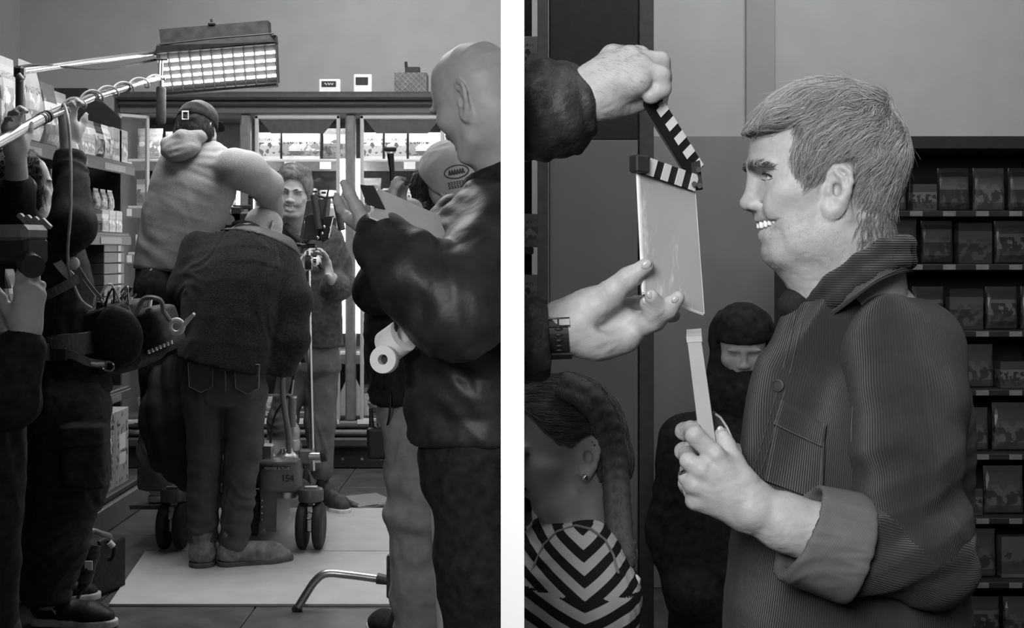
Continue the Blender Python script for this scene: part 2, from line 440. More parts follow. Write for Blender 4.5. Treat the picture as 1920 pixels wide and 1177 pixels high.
def pouch_mesh(w_, d, h):
    S = MB(); n = 7; V = []; f = []
    prof = [(0, .0, .96), (.04, .55, 1), (.2, 1, .98), (.5, .95, .96), (.75, .55, .97), (.9, .12, 1), (1, .05, 1)]
    for (t, dd, ww) in prof:
        for k in range(12):
            a = 2*math.pi*k/12; c, s_ = math.cos(a), math.sin(a)
            V.append((w_/2*ww*np.sign(c)*abs(c)**.35, max(d*dd, .004)/2*np.sign(s_)*abs(s_)**.7+0, h*t))
    for i in range(len(prof)-1):
        for k in range(12): f.append((i*12+k, i*12+(k+1) % 12, (i+1)*12+(k+1) % 12, (i+1)*12+k))
    f.append(tuple(range(12))[::-1]); f.append(tuple((len(prof)-1)*12+k for k in range(12)))
    return S.add(V, f).mesh('pouch')
def carton_mesh(w_, d, h):
    m = MB().box((0, 0, h/2), (w_, d, h), ch=.003); m.box((0, -d*.1, h+.0008), (w_*.98, d*.6, .0016)); return m.mesh('carton')
def tub_mesh(w_, d, h):
    return MB().lathe([(w_*.4, 0), (w_*.45, h*.05), (w_*.48, h*.8), (w_*.52, h*.82), (w_*.52, h*.95), (w_*.48, h)], (0, 0, 0), n=16).mesh('tub')
PKM = {('pouch', 0): pouch_mesh(.165, .07, .20), ('pouch', 1): pouch_mesh(.13, .06, .18), ('carton', 0): carton_mesh(.14, .06, .17),
       ('carton', 1): carton_mesh(.24, .07, .17), ('tub', 0): tub_mesh(.11, .11, .1), ('carton', 2): carton_mesh(.1, .1, .11),
       ('pouch', 2): pouch_mesh(.2, .09, .34)}
ORD = ['first', 'second', 'third', 'fourth', 'fifth', 'sixth', 'seventh', 'eighth', 'ninth', 'tenth', 'eleventh', 'twelfth', 'thirteenth', 'fourteenth', 'fifteenth', 'sixteenth']
NAMES = {'pouch': 'food_pouch', 'carton': 'food_carton', 'tub': 'food_tub'}
TONE = ['white', 'pale grey', 'grey', 'dark', 'mid-grey', 'white', 'black']
def package(kind, size, m, loc, rz, label, group, scale=1.):
    o = bpy.data.objects.new(NAMES[kind], PKM[(kind, size)]); COL.objects.link(o)
    if not PKM[(kind, size)].materials: PKM[(kind, size)].materials.append(None)
    o.location = loc; o.rotation_euler = (0, 0, rz); o.scale = (scale,)*3
    o.material_slots[0].link = 'OBJECT'; o.material_slots[0].material = m
    return tag(o, label, kind, group)

# ---------------------------------------------------------------- the wall of glass-door coolers
CD = 7.9                       # distance of the door plane
def cx(px, D=CD): return (px-CX)/F*D
def cz(py, D=CD): return CAMZ+(CY-py)/F*D
X0, X1 = cx(226), -.03
cooler = thing('cooler_cabinet', 'long glass-door cooler cabinet with dark canopy along the back wall', 'refrigerator', ((X0+X1)/2, CD+.3, 0))
M_cool = mat('cooler_steel', .115, .4, .5, var=.04); M_in = mat('cooler_liner', .09, .5, .4)
xm = (X0+X1)/2; xw = X1-X0
zt0, zt1 = cz(214), cz(173)
MB().box((xm, CD+.33, (zt0+zt1)/2), (xw, .72, zt1-zt0), ch=.006).build('canopy', M_cool, cooler)
MB().box((xm, CD-.055, zt1-.03), (xw, .07, .05), ch=.015).box((xm, CD-.04, zt1-.075), (xw, .05, .025), ch=.01).build('canopy_rail', M_dark, cooler)
box('back_liner', (xm, CD+.66, 1.25), (xw, .03, 1.9), M_in, cooler)
box('side_panel', (X0-.015, CD+.33, 1.16), (.03, .72, 2.32), M_dark, cooler)
box('base', (xm, CD+.34, .17), (xw, .62, .30), M_dark, cooler)
box('kick_plate', (xm, CD+.01, .06), (xw, .03, .11), M_black, cooler)
for k, (zz, hh) in enumerate(((.275, .04), (.225, .035), (.165, .06))):
    box('bumper_rail', (xm, CD-.005-.012*k, zz), (xw, .04, hh), M_mid if k < 2 else M_dark, cooler, ch=.012)
for px in (560, 595, 643, 679, 715):
    MB().cyl((cx(px), CD-.006, .06), (cx(px), CD+.0, .06), .009).build('bolt', M_alu, cooler, True)
mull = [460, 657, 852]
for px in mull:
    MB().box((cx(px), CD+.02, (cz(790)+zt0)/2), (.062, .07, zt0-cz(790)), ch=.012).build('mullion', M_mid, cooler)
    for sg in (-1, 1):
        # tapering bracket foot and light tube on either side of the mullion
        MB().prism([(cx(px)+sg*.03, CD+.04, cz(712)), (cx(px)+sg*.13, CD+.04, cz(780)), (cx(px)+sg*.03, CD+.04, cz(780))], (0, .012, 0)).build('corner_bracket', M_lightplastic, cooler)
        MB().cyl((cx(px)+sg*.047, CD+.03, cz(625)), (cx(px)+sg*.047, CD+.03, cz(297)), .0155).build('light_tube', M_tube, cooler, True)
for k in range(3):
    xa, xb = ([X0]+[cx(p) for p in mull])[k:k+2]
    l = area('cooler_shelf_light', ((xa+xb)/2, CD+.11, zt0-.03), ((xa+xb)/2, CD+.42, .6), .5, .05, 1.7)
shelf_rows = [297, 385, 472, 564, 659, 776]
xs = [X0]+[cx(p) for p in mull]+[X1]
for py in shelf_rows:
    z = cz(py, CD+.14)
    MB().box((xm, CD+.40, z-.012), (xw, .5, .02), ch=.003).build('shelf', M_lightplastic, cooler)
    MB().box((xm, CD+.14, z-.048), (xw, .014, .062), ch=.003).build('price_rail', M_mid, cooler)
    px = 236
    while px < 935:
        if all(abs(px-m_) > 24 for m_ in mull):
            box('price_tag', (cx(px, CD+.13), CD+.130, z-.045), (.072, .004, .045), M_paper, cooler, ch=.001)
        px += random.choice((66, 75, 92))
px = 240
while px < 935:                     # tags along the lower rail
    if all(abs(px-m_) > 20 for m_ in mull): box('price_tag', (cx(px), CD-.028, .292), (.085, .004, .028), M_paper, cooler, ch=.001)
    px += random.choice((48, 60))
# door frames and panes
M_frame = mat('pale_door_frame', .42, .35, .5, var=.03); G = glass_mat('cooler_glass', .94, .03)
dz0, dz1 = cz(790), cz(217)
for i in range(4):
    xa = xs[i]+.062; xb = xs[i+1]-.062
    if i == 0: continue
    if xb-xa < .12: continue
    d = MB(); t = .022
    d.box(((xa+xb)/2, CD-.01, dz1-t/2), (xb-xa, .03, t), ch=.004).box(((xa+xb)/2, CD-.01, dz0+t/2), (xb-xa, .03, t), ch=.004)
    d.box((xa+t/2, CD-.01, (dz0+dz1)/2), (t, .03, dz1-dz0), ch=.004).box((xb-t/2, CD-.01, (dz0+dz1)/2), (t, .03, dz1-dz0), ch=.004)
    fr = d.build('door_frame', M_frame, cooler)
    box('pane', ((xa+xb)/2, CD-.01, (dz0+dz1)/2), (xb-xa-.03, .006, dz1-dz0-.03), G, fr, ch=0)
    # dark reflection across the top of the glass, modelled as a slant-ended strip
    MB().prism([(xa+.03, CD-.0155, dz1-.025), (xb-.03, CD-.0155, dz1-.025), (xb-.10, CD-.0155, dz1-.11), (xa+.10, CD-.0155, dz1-.11)][::-1], (0, .002, 0)).build('reflection_band', M_dark, fr)
# the leftmost door stands ajar towards the aisle
hx = cx(279); ox, oy = cx(221, 7.76), 7.76
ux = unit((ox-hx, oy-CD, 0)); R_d = np.array([ux, np.cross((0, 0, 1), ux), (0, 0, 1)]); wd = math.hypot(ox-hx, oy-CD); mc = np.array([(hx+ox)/2, (CD+oy)/2, (dz0+dz1)/2])
d = MB(); t = .02
for sg in (-1, 1):
    d.box(mc+np.array(ux)*sg*(wd/2-t/2), (t, .025, dz1-dz0), R_d, .003).box(mc+np.array((0, 0, sg*((dz1-dz0)/2-t/2))), (wd, .025, t), R_d, .003)
fr = d.build('door_frame', M_frame, cooler); MB().box(mc, (wd-.02, .006, dz1-dz0-.02), R_d).build('pane', G, fr)
# goods in the cooler
SH_W = ['top', 'second', 'third', 'fourth', 'fifth', 'lowest']
DOORN = ['ajar leftmost cooler', 'cooler behind the smiling man', 'cooler right of bright mullion', 'cooler beside white partition']
rng = random.Random(5)
for si, py in enumerate(shelf_rows):
    z = cz(py, CD+.14)+.0
    for di in range(4):
        xa, xb = xs[di]+.04, xs[di+1]-.04; x = xa; n = 0
        if di == 3 and si == 2: continue
        while x < xb-.06:
            if si == 0:
                kind, sz, mi = [('pouch', 0, 1), ('pouch', 1, 4), ('carton', 0, 0), ('carton', 1, 5), ('pouch', 0, 2), ('pouch', 1, 0)][(n+di*2) % 6]
                if di == 2: kind, sz, mi = [('carton', 0, 0), ('carton', 0, 0), ('carton', 1, 5), ('carton', 0, 0)][n % 4]
            else:
                kind, sz, mi = rng.choice([('pouch', 1, 3), ('carton', 2, 0), ('tub', 0, 2), ('pouch', 1, 4), ('carton', 0, 2), ('tub', 0, 5), ('carton', 2, 5), ('pouch', 1, 1)])
            ww = {('pouch', 0): .165, ('pouch', 1): .13, ('carton', 0): .14, ('carton', 1): .24, ('tub', 0): .115, ('carton', 2): .1}[(kind, sz)]
            if x+ww > xb+.005: break
            nm = {'pouch': 'food pouch', 'carton': 'food carton', 'tub': 'food tub'}[kind]
            package(kind, sz, PR[mi], (x+ww/2, CD+.22, z), 0,
                    f'{TONE[mi]} {nm}, {ORD[n]} on {SH_W[si]} shelf, {DOORN[di]}', 'packaged food in the coolers', .98)
            x += ww+.012; n += 1
# things on top of the cooler
zt = zt1
def top_box(px0, px1, py0, label, dark_h, words=None):
    t = thing('price_display_box', label, 'box', (cx((px0+px1)/2), CD+.05, zt))
    w_ = cx(px1)-cx(px0); h = cz(py0)-zt
    box('case', (cx((px0+px1)/2), CD+.05, zt+h/2), (w_, .1, h), M_paper, t, ch=.004)
    zc = zt+h*.62
    box('dark_panel', (cx((px0+px1)/2)-.005, CD-.002, zc), (w_*.68, .006, h*.42), M_black, t, ch=.002)
    if words:
        xs_ = cx((px0+px1)/2)-.005
        for k in range(3): MB().tube([np.array([xs_-.026+.02*k+.016*u, CD-.0062, zc+h*.07*math.sin(u*6.3+k)]) for u in np.linspace(0, 1, 9)], .0022, 5).build('script_mark', M_paper, t, True)
    return t
top_box(598, 638, 148, 'small white box with black logo panel on top of cooler', .4, 'FirstStop')
top_box(663, 697, 139, 'taller white box with dim black panel on top of cooler', .4)
t = thing('patterned_carton', 'grey carton with crossed diamond pattern on top of cooler', 'box', (cx(769), CD+.1, zt))
w_ = cx(800)-cx(739); h = cz(135)-zt
box('carton', (cx(769.5), CD+.1, zt+h/2), (w_, .16, h), mat('grey_carton', .12, .6), t)
for k in range(-3, 9):
    for sg in (-1, 1):
        a = (cx(739)+k*.034, cx(739)+k*.034+sg*h)
        pa = np.array([a[0], CD+.019, zt]); pb = np.array([a[1], CD+.019, zt+h])
        lo_, hi_ = cx(740), cx(799)
        ta = [0., 1.]
        for lim in (lo_, hi_):
            den = pb[0]-pa[0]; tt = (lim-pa[0])/den
            if lim == lo_: ta[0 if den > 0 else 1] = (max if den > 0 else min)(ta[0 if den > 0 else 1], tt)
            else: ta[1 if den > 0 else 0] = (min if den > 0 else max)(ta[1 if den > 0 else 0], tt)
        if ta[1]-ta[0] > .05: MB().tube([pa+(pb-pa)*ta[0], pa+(pb-pa)*ta[1]], .0022, 4).build('diamond_line', mat('carton_line', .3, .6), t)
t = thing('radio_transmitter', 'small black transmitter with stub antenna on patterned carton', 'transmitter', (cx(772), CD+.08, zt+h))
box('case', (cx(772), CD+.08, zt+h+.02), (.092, .05, .04), M_black, t); MB().cyl((cx(760), CD+.08, zt+h+.03), (cx(759), CD+.08, zt+h+.075), .009).build('antenna', M_black, t, True)

# ---------------------------------------------------------------- shelf gondola along the left
GX, GB = -2.06, -2.52
gon = thing('shop_shelving', 'black shop shelving unit running along the left of the aisle', 'shelf', (-2.3, 5.2, 0))
gy0, gy1 = 3.3, 7.0
box('back_panel', (GB-.02, (gy0+gy1)/2, 1.13), (.03, gy1-gy0, 2.2), M_black, gon)
e = [P(100, 165, 7.0), P(162, 165, 7.0), P(217, 213, 7.0), P(226, 222, 7.0), P(226, 880, 7.0), P(100, 880, 7.0)]
e = [(p[0], 7.0, max(p[2], .13)) for p in e]
MB().prism(e, (0, .025, 0)).build('end_panel', M_black, gon)
for (za, nm) in ((1.80, 0), (1.425, 1), (.98, 2), (.6, 3)):
    gx = GX if nm == 0 else GX-.02
    MB().box(((gx+GB)/2, (gy0+gy1)/2-.02, za), (gx-GB, gy1-gy0-.06, .025), ch=.004).build('shelf_board', M_dark, gon)
    MB().box((gx+.004, (gy0+gy1)/2-.02, za-.028), (.012, gy1-gy0-.06, .05), ch=.003).build('shelf_lip', M_dark, gon)
    for k in range(5): box('price_strip', (gx+.0115, 4.2+k*.6, za-.03), (.003, .34, .034), M_mid, gon, ch=.001)
MB().box(((-1.93+GB)/2, (gy0+gy1-.2)/2, .0625), (-1.93-GB, gy1-.2-gy0, .125), ch=.006).build('plinth', M_mid, gon)
MB().box(((-1.95+GB)/2, (gy0+gy1-.25)/2, .145), (-1.95-GB, gy1-.25-gy0, .03), ch=.006).build('base_deck', M_dark, gon)
GG = 'pet food on the left shelving'
zs = 1.8135
def gpk(kind, size, mi, Dp, z, label, x=None, rz=-math.pi/2, sc=1., off=.07):
    return package(kind, size, PR[mi], ((GX if x is None else x)-off, Dp, z), -rz, label, GG, sc)
gpk('pouch', 2, 1, 5.36, zs, 'pale tall glossy pouch cut by the left picture edge on top shelf')
gpk('pouch', 2, 4, 5.62, zs, 'tall glossy grey pouch second from the left edge on top shelf', sc=1.05)
gpk('pouch', 2, 3, 5.86, zs, 'dark patterned pouch just above the boom pole on top shelf', sc=.86)
gpk('pouch', 2, 2, 6.02, zs, 'narrow patterned grey pouch next to the end of tall bags', sc=.8)
gpk('carton', 2, 3, 6.14, zs, 'dark small carton left of raised hand on top shelf', sc=1.0)
for k in range(2): gpk('carton', 2, 1, 6.24+k*.1, zs, ['pale small carton left of raised hand', 'pale small carton right behind raised wrist'][k], sc=.95)
for k in range(3): gpk('pouch', 1, [2, 6, 0][k], 6.44+k*.12, zs, ['grey treat pouch right of the raised wrist', 'dark treat pouch between two pale ones on top shelf', 'white treat pouch right of the dark one on top shelf'][k], sc=1.02)
for k in range(2): gpk('carton', 0, [4, 1][k], 6.80+k*.11, zs, ['mid-grey carton near the shelf end panel', 'pale carton last before the shelf end panel'][k], sc=1.05)
z2 = 1.438
for k in range(3): gpk('carton', 2, [2, 1, 1][k], 6.60+k*.115, z2, ['grey wrapped carton beside boom sleeve on second shelf', 'pale wrapped carton in the middle of second shelf', 'pale wrapped carton at the end of second shelf'][k], x=GX-.02, sc=1.05)
for k in range(3): gpk('pouch', 1, [2, 1, 0][k], 6.60+k*.115, z2+.1155, ['grey wrapped pouch stacked on second shelf cartons by the sleeve', 'pale wrapped pouch stacked mid second shelf', 'white wrapped pouch stacked last on second shelf'][k], x=GX-.02, sc=.62)
bag = gpk('pouch', 2, 6, 5.75, z2, 'black glossy snack pouch with white lettering behind the headphones', x=GX-.02)
bag2 = thing('snack_label', 'white printed lettering panel on black snack pouch by the headphones', 'label', (GX-.045, 5.75, 1.6))
for j, (s_, zz) in enumerate((('AWA', 1.585), ('CKS', 1.555))): text('lettering', s_, (GX-.052, 5.75, zz), .045, M_paper, bag2, xdir=(0, 1, 0), normal=(1, 0, 0))
MB().prism([(GX-.056, 5.68, 1.62), (GX-.056, 5.85, 1.60), (GX-.056, 5.85, 1.66), (GX-.056, 5.77, 1.70), (GX-.056, 5.68, 1.69)], (.003, 0, 0)).build('oval_panel', M_lightplastic, bag2)
for k in range(7):
    o = box('flat_box', (GX-.13, 6.72, .993+.0285+.057*k), (.2, .34, .055), M_dark, ch=.003); tag(o, f'dark flat box, {ORD[k]} from the bottom of the stack under second shelf', 'box', 'stack of dark flat boxes')
    box('end_label', (GX-.029, 6.80, .993+.0285+.057*k), (.003, .05, .045), M_lightplastic, o, ch=.001)
# two floral cartons on the plinth and the bags nearer by
for k, (ya, yb) in enumerate(((6.16, 6.375), (6.385, 6.6))):
    t = thing('floral_carton', ['pale floral-printed carton on plinth nearer the boom operator', 'pale floral-printed carton on plinth at the far end'][k], 'box', (-2.1, (ya+yb)/2, .16), 'floral cartons on the plinth')
    box('carton', (-2.10, (ya+yb)/2, .16+.19), (.24, yb-ya, .38), mat('floral_card', .42, .6, var=.05), t)
    rr = random.Random(k)
    for q in range(46):
        yy = rr.uniform(ya+.015, yb-.015); zz = rr.uniform(.18, .52)
        if abs(yy-(ya+yb)/2) < .055 and abs(zz-.34) < .085: continue
        MB().ball((-1.979, yy, zz), .011, 6, (.12, rr.uniform(.4, 1), rr.uniform(.6, 1.5))).build('printed_flower', M_mid if q % 3 else M_dark, t)
    box('label_panel', (-1.979, (ya+yb)/2, .34), (.002, .1, .15), M_paper, t, ch=0)
    text('lettering', 'LOVABLE', (-1.9775, (ya+yb)/2, .33), .024, M_dark, t, xdir=(0, 1, 0), normal=(1, 0, 0))
gpk('pouch', 2, 6, 5.03, .16, 'black glossy bag with letter E leaning low at the left edge', x=-1.95, sc=1.05)
lt = thing('letter_print', 'white letter print on the black bag low at left edge', 'label', (-1.96, 5.05, .33)); text('lettering', 'LE', (-1.966, 5.06, .34), .11, M_lightplastic, lt, xdir=(0, 1, 0), normal=(1, 0, 0))
gpk('pouch', 1, 1, 4.86, .16, 'small pale clear bag at lower left beside the black bag', x=-1.93, sc=.9)
package('carton', 1, PR[3], (-2.06, 5.3, .16), math.pi/2, 'dark patterned carton standing behind black bag at lower left', GG, 1.9)
for k in range(5): package('carton', 1, PR[[3, 6, 3, 2, 3][k]], (-2.2, 4.9+.27*k, .6135), math.pi/2, ['dark carton on low shelf at the left edge', 'black carton on low shelf beside the boom operator leg', 'dark carton on low shelf behind the cargo pocket', 'grey carton on low shelf behind the boom operator', 'dark carton on low shelf nearest the floral cartons'][k], GG, 1.0)
gpk('pouch', 2, 4, 5.15, .993, 'grey glossy bag on the middle shelf left of the belt', sc=.8)
gpk('pouch', 2, 6, 5.45, .993, 'black glossy bag on the middle shelf behind the harness', sc=.8)

# ---------------------------------------------------------------- boards on the floor
M_board = mat('beige_floor_board', .43, .55, .35, var=.05, scale=9, bump=.05, bscale=40)
o = MB().prism([(-1.523, 4.83, .001), (-.30, 4.83, .001), (-.30, 5.68, .001), (-1.63, 5.68, .001)], (0, 0, .009)).build('floor_board', M_board); tag(o, 'pale hardboard sheet on the floor under the bent-over man', 'board', 'hardboard sheets')
o = MB().prism([(-1.50, 5.69, .001), (-.22, 5.69, .001), (-.22, 6.64, .001), (-1.52, 6.64, .001)], (0, 0, .009)).build('floor_board', M_board); tag(o, 'pale hardboard sheet on the floor beneath the dolly wheels', 'board', 'hardboard sheets')
t = thing('flat_package', 'flat patterned package lying on the floor right of sneaker', 'package', (P(690, 945, 6.75)[0], 6.75, 0))
pc = np.array([(690-CX)/F*6.78, 6.78, .018]); box('package', pc, (.2, .24, .03), PR[2], t, rot_z(.5), .004)
# ================================================================ PEOPLE: shared shapes
PROF = np.array([(.390, .259), (.409, .168), (.418, .091), (.428, .049), (.410, .006), (.398, -.06), (.392, -.14), (.386, -.20), (.380, -.235), (.374, -.262), (.352, -.287), (.343, -.311),
    (.357, -.329), (.354, -.360), (.329, -.396), (.334, -.439), (.314, -.482), (.274, -.503), (.198, -.512), (0, -.43), (-.183, -.36), (-.335, -.244), (-.402, -.091), (-.433, .091),
    (-.390, .259), (-.274, .412), (-.091, .494), (.091, .497), (.259, .448), (.351, .360)])
GN = 181; GR = np.linspace(-.75, .75, GN)
def _poly_sdf(poly):
    U, V = np.meshgrid(GR, GR, indexing='ij'); d = np.full(U.shape, 9.); ins = np.zeros(U.shape, bool)
    for i in range(len(poly)):
        a = poly[i]; b = poly[(i+1) % len(poly)]; e = b-a; wx = U-a[0]; wy = V-a[1]
        t = np.clip((wx*e[0]+wy*e[1])/(e@e), 0, 1); d = np.minimum(d, np.hypot(wx-t*e[0], wy-t*e[1]))
        c = (a[1] > V) != (b[1] > V)
        with np.errstate(divide='ignore', invalid='ignore'): xx = a[0]+(V-a[1])*e[0]/(e[1] if e[1] else 1e-9)
        ins ^= c & (U < xx)
    return np.where(ins, d, -d)          # positive inside
HEAD2D = _poly_sdf(PROF)
def loft(s, a, b, wd0, wd1, front, c=.05, k=.05, p=2.3, mode='u'):
    """a length of trunk: half width/half depth at either end, front = facing direction"""
    a = np.asarray(a, float); b = np.asarray(b, float); z = unit(b-a); L = np.linalg.norm(b-a)
    y = np.asarray(front, float); y = unit(y-z*np.dot(y, z)); x = np.cross(y, z)
    def fn(X, Y, Z):
        dx, dy, dz = X-a[0], Y-a[1], Z-a[2]
        t = (dx*z[0]+dy*z[1]+dz*z[2]); tc = np.clip(t, 0, L); va = t-tc; tt = tc/L
        w_ = wd0[0]+(wd1[0]-wd0[0])*tt; d_ = wd0[1]+(wd1[1]-wd0[1])*tt
        vx = np.abs(dx*x[0]+dy*x[1]+dz*x[2])/w_; vy = np.abs(dx*y[0]+dy*y[1]+dz*y[2])/d_
        r = (vx**p+vy**p)**(1/p)
        return (np.sqrt(r*r+(va/c)**2)-1)*np.minimum(w_, d_)
    m = max(wd0+wd1)+.01
    return s.op(mode, np.minimum(a, b)-m, np.maximum(a, b)+m, fn, k)
Sdf.loft = loft
def trunk(s, rings, front, c=.05, k=.06, p=2.3):
    k = min(k, .004)
    if len(rings) > 2:
        q = spline([np.concatenate([np.asarray(a, float), np.asarray(w_, float)]) for a, w_ in rings], 3); rings = [(v[:3], (max(v[3], .03), max(v[4], .03))) for v in q]
    for (a, wa), (b, wb) in zip(rings[:-1], rings[1:]): s.loft(a, b, (wa[0]-k*.12, wa[1]-k*.12), (wb[0]-k*.12, wb[1]-k*.12), front, c, k, p)
    return s
Sdf.trunk = trunk
class Head:
    def __init__(h, c, fwd, up=(0, 0, 1), size=.235, wid=1.):
        h.c = np.asarray(c, float); h.f = unit(fwd); up = np.asarray(up, float); h.u = unit(up-h.f*np.dot(up, h.f)); h.s = np.cross(h.u, h.f); h.z = size; h.R = np.array([h.f, h.s, h.u]); h.wid = wid
    def W(h, u, l, v): return h.c+h.z*(u*h.f+l*h.s+v*h.u)
    def ell(h, S, u, l, v, r, k=.03, mode='u', R=None):
        return S.ell(h.W(u, l, v), np.asarray(r)*h.z, k*h.z, h.R if R is None else R, mode)
    def base(h, S, k=.02, grow=0.):
        c, f, s_, up, z, wid = h.c, h.f, h.s, h.u, h.z, h.wid
        def fn(X, Y, Z):
            dx, dy, dz = X-c[0], Y-c[1], Z-c[2]
            u = (dx*f[0]+dy*f[1]+dz*f[2])/z; l = np.abs(dx*s_[0]+dy*s_[1]+dz*s_[2])/z; v = (dx*up[0]+dy*up[1]+dz*up[2])/z
            fu = np.clip((u+.75)/1.5*(GN-1), 0, GN-1.001); fv = np.clip((v+.75)/1.5*(GN-1), 0, GN-1.001)
            iu = fu.astype(int); iv = fv.astype(int); au = fu-iu; av = fv-iv
            d = HEAD2D[iu, iv]*(1-au)*(1-av)+HEAD2D[iu+1, iv]*au*(1-av)+HEAD2D[iu, iv+1]*(1-au)*av+HEAD2D[iu+1, iv+1]*au*av+grow
            w_ = np.interp(v, [-.52, -.3, -.1, .1, .3], [.175, .245, .285, .315, .325])*wid+grow
            w_ = w_-np.clip(u-.05, 0, .4)*.12
            return (np.sqrt(l*l+np.maximum(w_-d, 0)**2)-w_)*z
        return S.op('u', c-z*.62, c+z*.62, fn, k)
    def face(h, S, smile=0., eyes=True, nose=1.):
        h.base(S)
        for sg in (-1, 1):
            h.ell(S, .40, sg*.125, -.005, (.055, .085, .05), .07, 's')
            h.ell(S, .375, sg*.13, .058, (.045, .1, .03), .05)
            h.ell(S, .22, sg*.215, -.10-.0*smile, (.11, .07, .075), .1)
            if eyes:
                h.ell(S, .298, sg*.132, -.008, (.055, .062, .048), .015)
                h.ell(S, .345, sg*.135, -.012, (.04, .055, .012+.004*(1-smile)), .008, 's')
            if smile: h.ell(S, .285, sg*.165, -.19, (.075, .06, .075), .06)
            h.ell(S, .395, sg*.055, -.168, (.042, .03, .032), .03)
            S.cap(h.W(.04, sg*.2, -.36), h.W(.23, sg*.12, -.44), .05*h.z, .05*h.z, .09*h.z)
        S.cap(h.W(.385, 0, .02), h.W(.418, 0, -.14), .032*h.z, .036*h.z, .045*h.z); h.ell(S, .424, 0, -.158, (.044, .04, .038), .03)
        sm = .035*smile; wd = .10+.035*smile
        for sg in (-1, 1):       # lips
            up_ = [h.W(.372, 0, -.268), h.W(.358, sg*.05, -.262+.2*sm), h.W(.30, sg*wd, -.285+sm)]
            lo_ = [h.W(.360, 0, -.345-.3*sm), h.W(.344, sg*.05, -.335-.1*sm), h.W(.30, sg*wd, -.288+sm)]
            S.chain(up_, [.016*h.z, .015*h.z, .008*h.z], .012*h.z); S.chain(lo_, [.02*h.z, .018*h.z, .008*h.z], .012*h.z)
            if smile > .5:
                S.chain([h.W(.385, 0, -.303), h.W(.365, sg*.055, -.297+.4*sm), h.W(.315, sg*(wd-.015), -.288+sm)], [.034*h.z, .03*h.z, .008*h.z], .006*h.z, mode='s')
            else: S.chain([h.W(.37, 0, -.303), h.W(.33, sg*wd, -.288+sm)], .004*h.z, .006*h.z, mode='s')
        return S
    def ear(h, S, sg, k=.012, lat=.30, fit=(1., 0., 1., 0.)):
        E = [(-.045, -.02), (-.035, .035), (-.075, .075), (-.125, .078), (-.165, .035), (-.172, -.025), (-.15, -.085), (-.12, -.14), (-.085, -.195), (-.05, -.215), (-.03, -.19), (-.03, -.145)]
        fu = lambda u: u*fit[0]+fit[1]
        fv = lambda v: v*fit[2]+fit[3]
        out = lambda u: lat+max(0, -.04-u)*.42
        pts = [h.W(fu(u), sg*out(u), fv(v)) for u, v in E]; z_ = h.z*fit[2]
        S.chain(pts, [.012*z_]+[.019*z_]*8+[.026*z_, .026*z_, .018*z_], k*h.z)
        h.ell(S, fu(-.095), sg*(lat+.012), fv(-.06), (.075*fit[0], .016, .13*fit[2]), .02, R=np.array([unit(h.f*.93+h.s*sg*-.37), unit(h.s*sg*.93+h.f*.37), h.u]))
        S.chain([h.W(fu(-.075), sg*(lat+.032), fv(.04)), h.W(fu(-.12), sg*(lat+.042), fv(.0)), h.W(fu(-.125), sg*(lat+.045), fv(-.06)), h.W(fu(-.09), sg*(lat+.03), fv(-.12))], .013*z_, .016*h.z)
        h.ell(S, fu(-.085), sg*(lat+.02), fv(-.075), (.034*fit[0], .055, .055*fit[2]), .01, 's')
        h.ell(S, fu(-.035), sg*(lat+.005), fv(-.08), (.016, .022, .026), .012)
        return S
    def eyeballs(h, m_white, m_dark, parent, look=(0, 0)):
        for sg in (-1, 1):
            e = MB().ball(h.W(.300, sg*.132, -.010), .0465*h.z, 14).build('eyeball', m_white, parent, True, False)
            MB().ball(h.W(.3345, sg*(.132)+look[0], -.010+look[1]), .022*h.z, 10, (.5, 1, 1), h.R).build('iris', m_dark, e, True, False)
def hand(S, wrist, d, palm, size=.185, curl=(.5, .5, .5, .5), thumb=(.75, .55, .35), side=1, k=.008, spread=.0, r=1., thumb_bend=.3):
    """palm plus five tapering fingers. d = wrist to knuckles, palm = way the palm faces, side = +1/-1 picks the thumb side"""
    X = unit(d); Nn = np.asarray(palm, float); Nn = unit(Nn-X*np.dot(Nn, X)); Yv = np.cross(Nn, X)*side; z = size; w0 = np.asarray(wrist, float)
    W = lambda x, y, n: w0+z*(x*X+y*Yv+n*Nn)
    kn = [(.50, .13, 0), (.52, .045, -.015), (.49, -.045, -.01), (.44, -.125, .01)]; ln = [.40, .45, .42, .33]; rr = [.052, .053, .05, .043]
    S.cap(W(0, .0, 0), W(.12, .0, 0), .125*z*r, .14*z*r, .02, Nn, .68)
    for (x, y, n) in kn: S.cap(W(.06, y*.55, 0), W(x, y, n), .075*z*r, .062*z*r, .018)
    S.ell(W(.2, .12, .06), np.array([.16, .085, .09])*z, .02, np.array([X, Yv, Nn]))
    for i, (x, y, n) in enumerate(kn):
        a = 0.; p = W(x, y, n); pts = [p]; dirY = y*spread*4
        for j, fr in enumerate((.46, .31, .23)):
            a += curl[i]*(1.15 if j else .9)
            dv = unit(X*math.cos(a)+Nn*math.sin(a)+Yv*dirY*math.cos(a)); p = p+dv*ln[i]*fr*z; pts.append(p)
        S.chain(pts, [rr[i]*z*r*1.02, rr[i]*z*r*.95, rr[i]*z*r*.86, rr[i]*z*r*.72], k)
    p = W(.1, .13, .05); tv = unit(X*thumb[0]+Yv*thumb[1]+Nn*thumb[2]); t2 = unit(tv+X*thumb_bend+Nn*.1)
    S.chain([p, p+tv*.19*z, p+tv*.19*z+unit(tv+t2)*.17*z, p+tv*.19*z+unit(tv+t2)*.17*z+t2*.13*z], [.08*z*r, .062*z*r, .054*z*r, .042*z*r], .014)
    return S
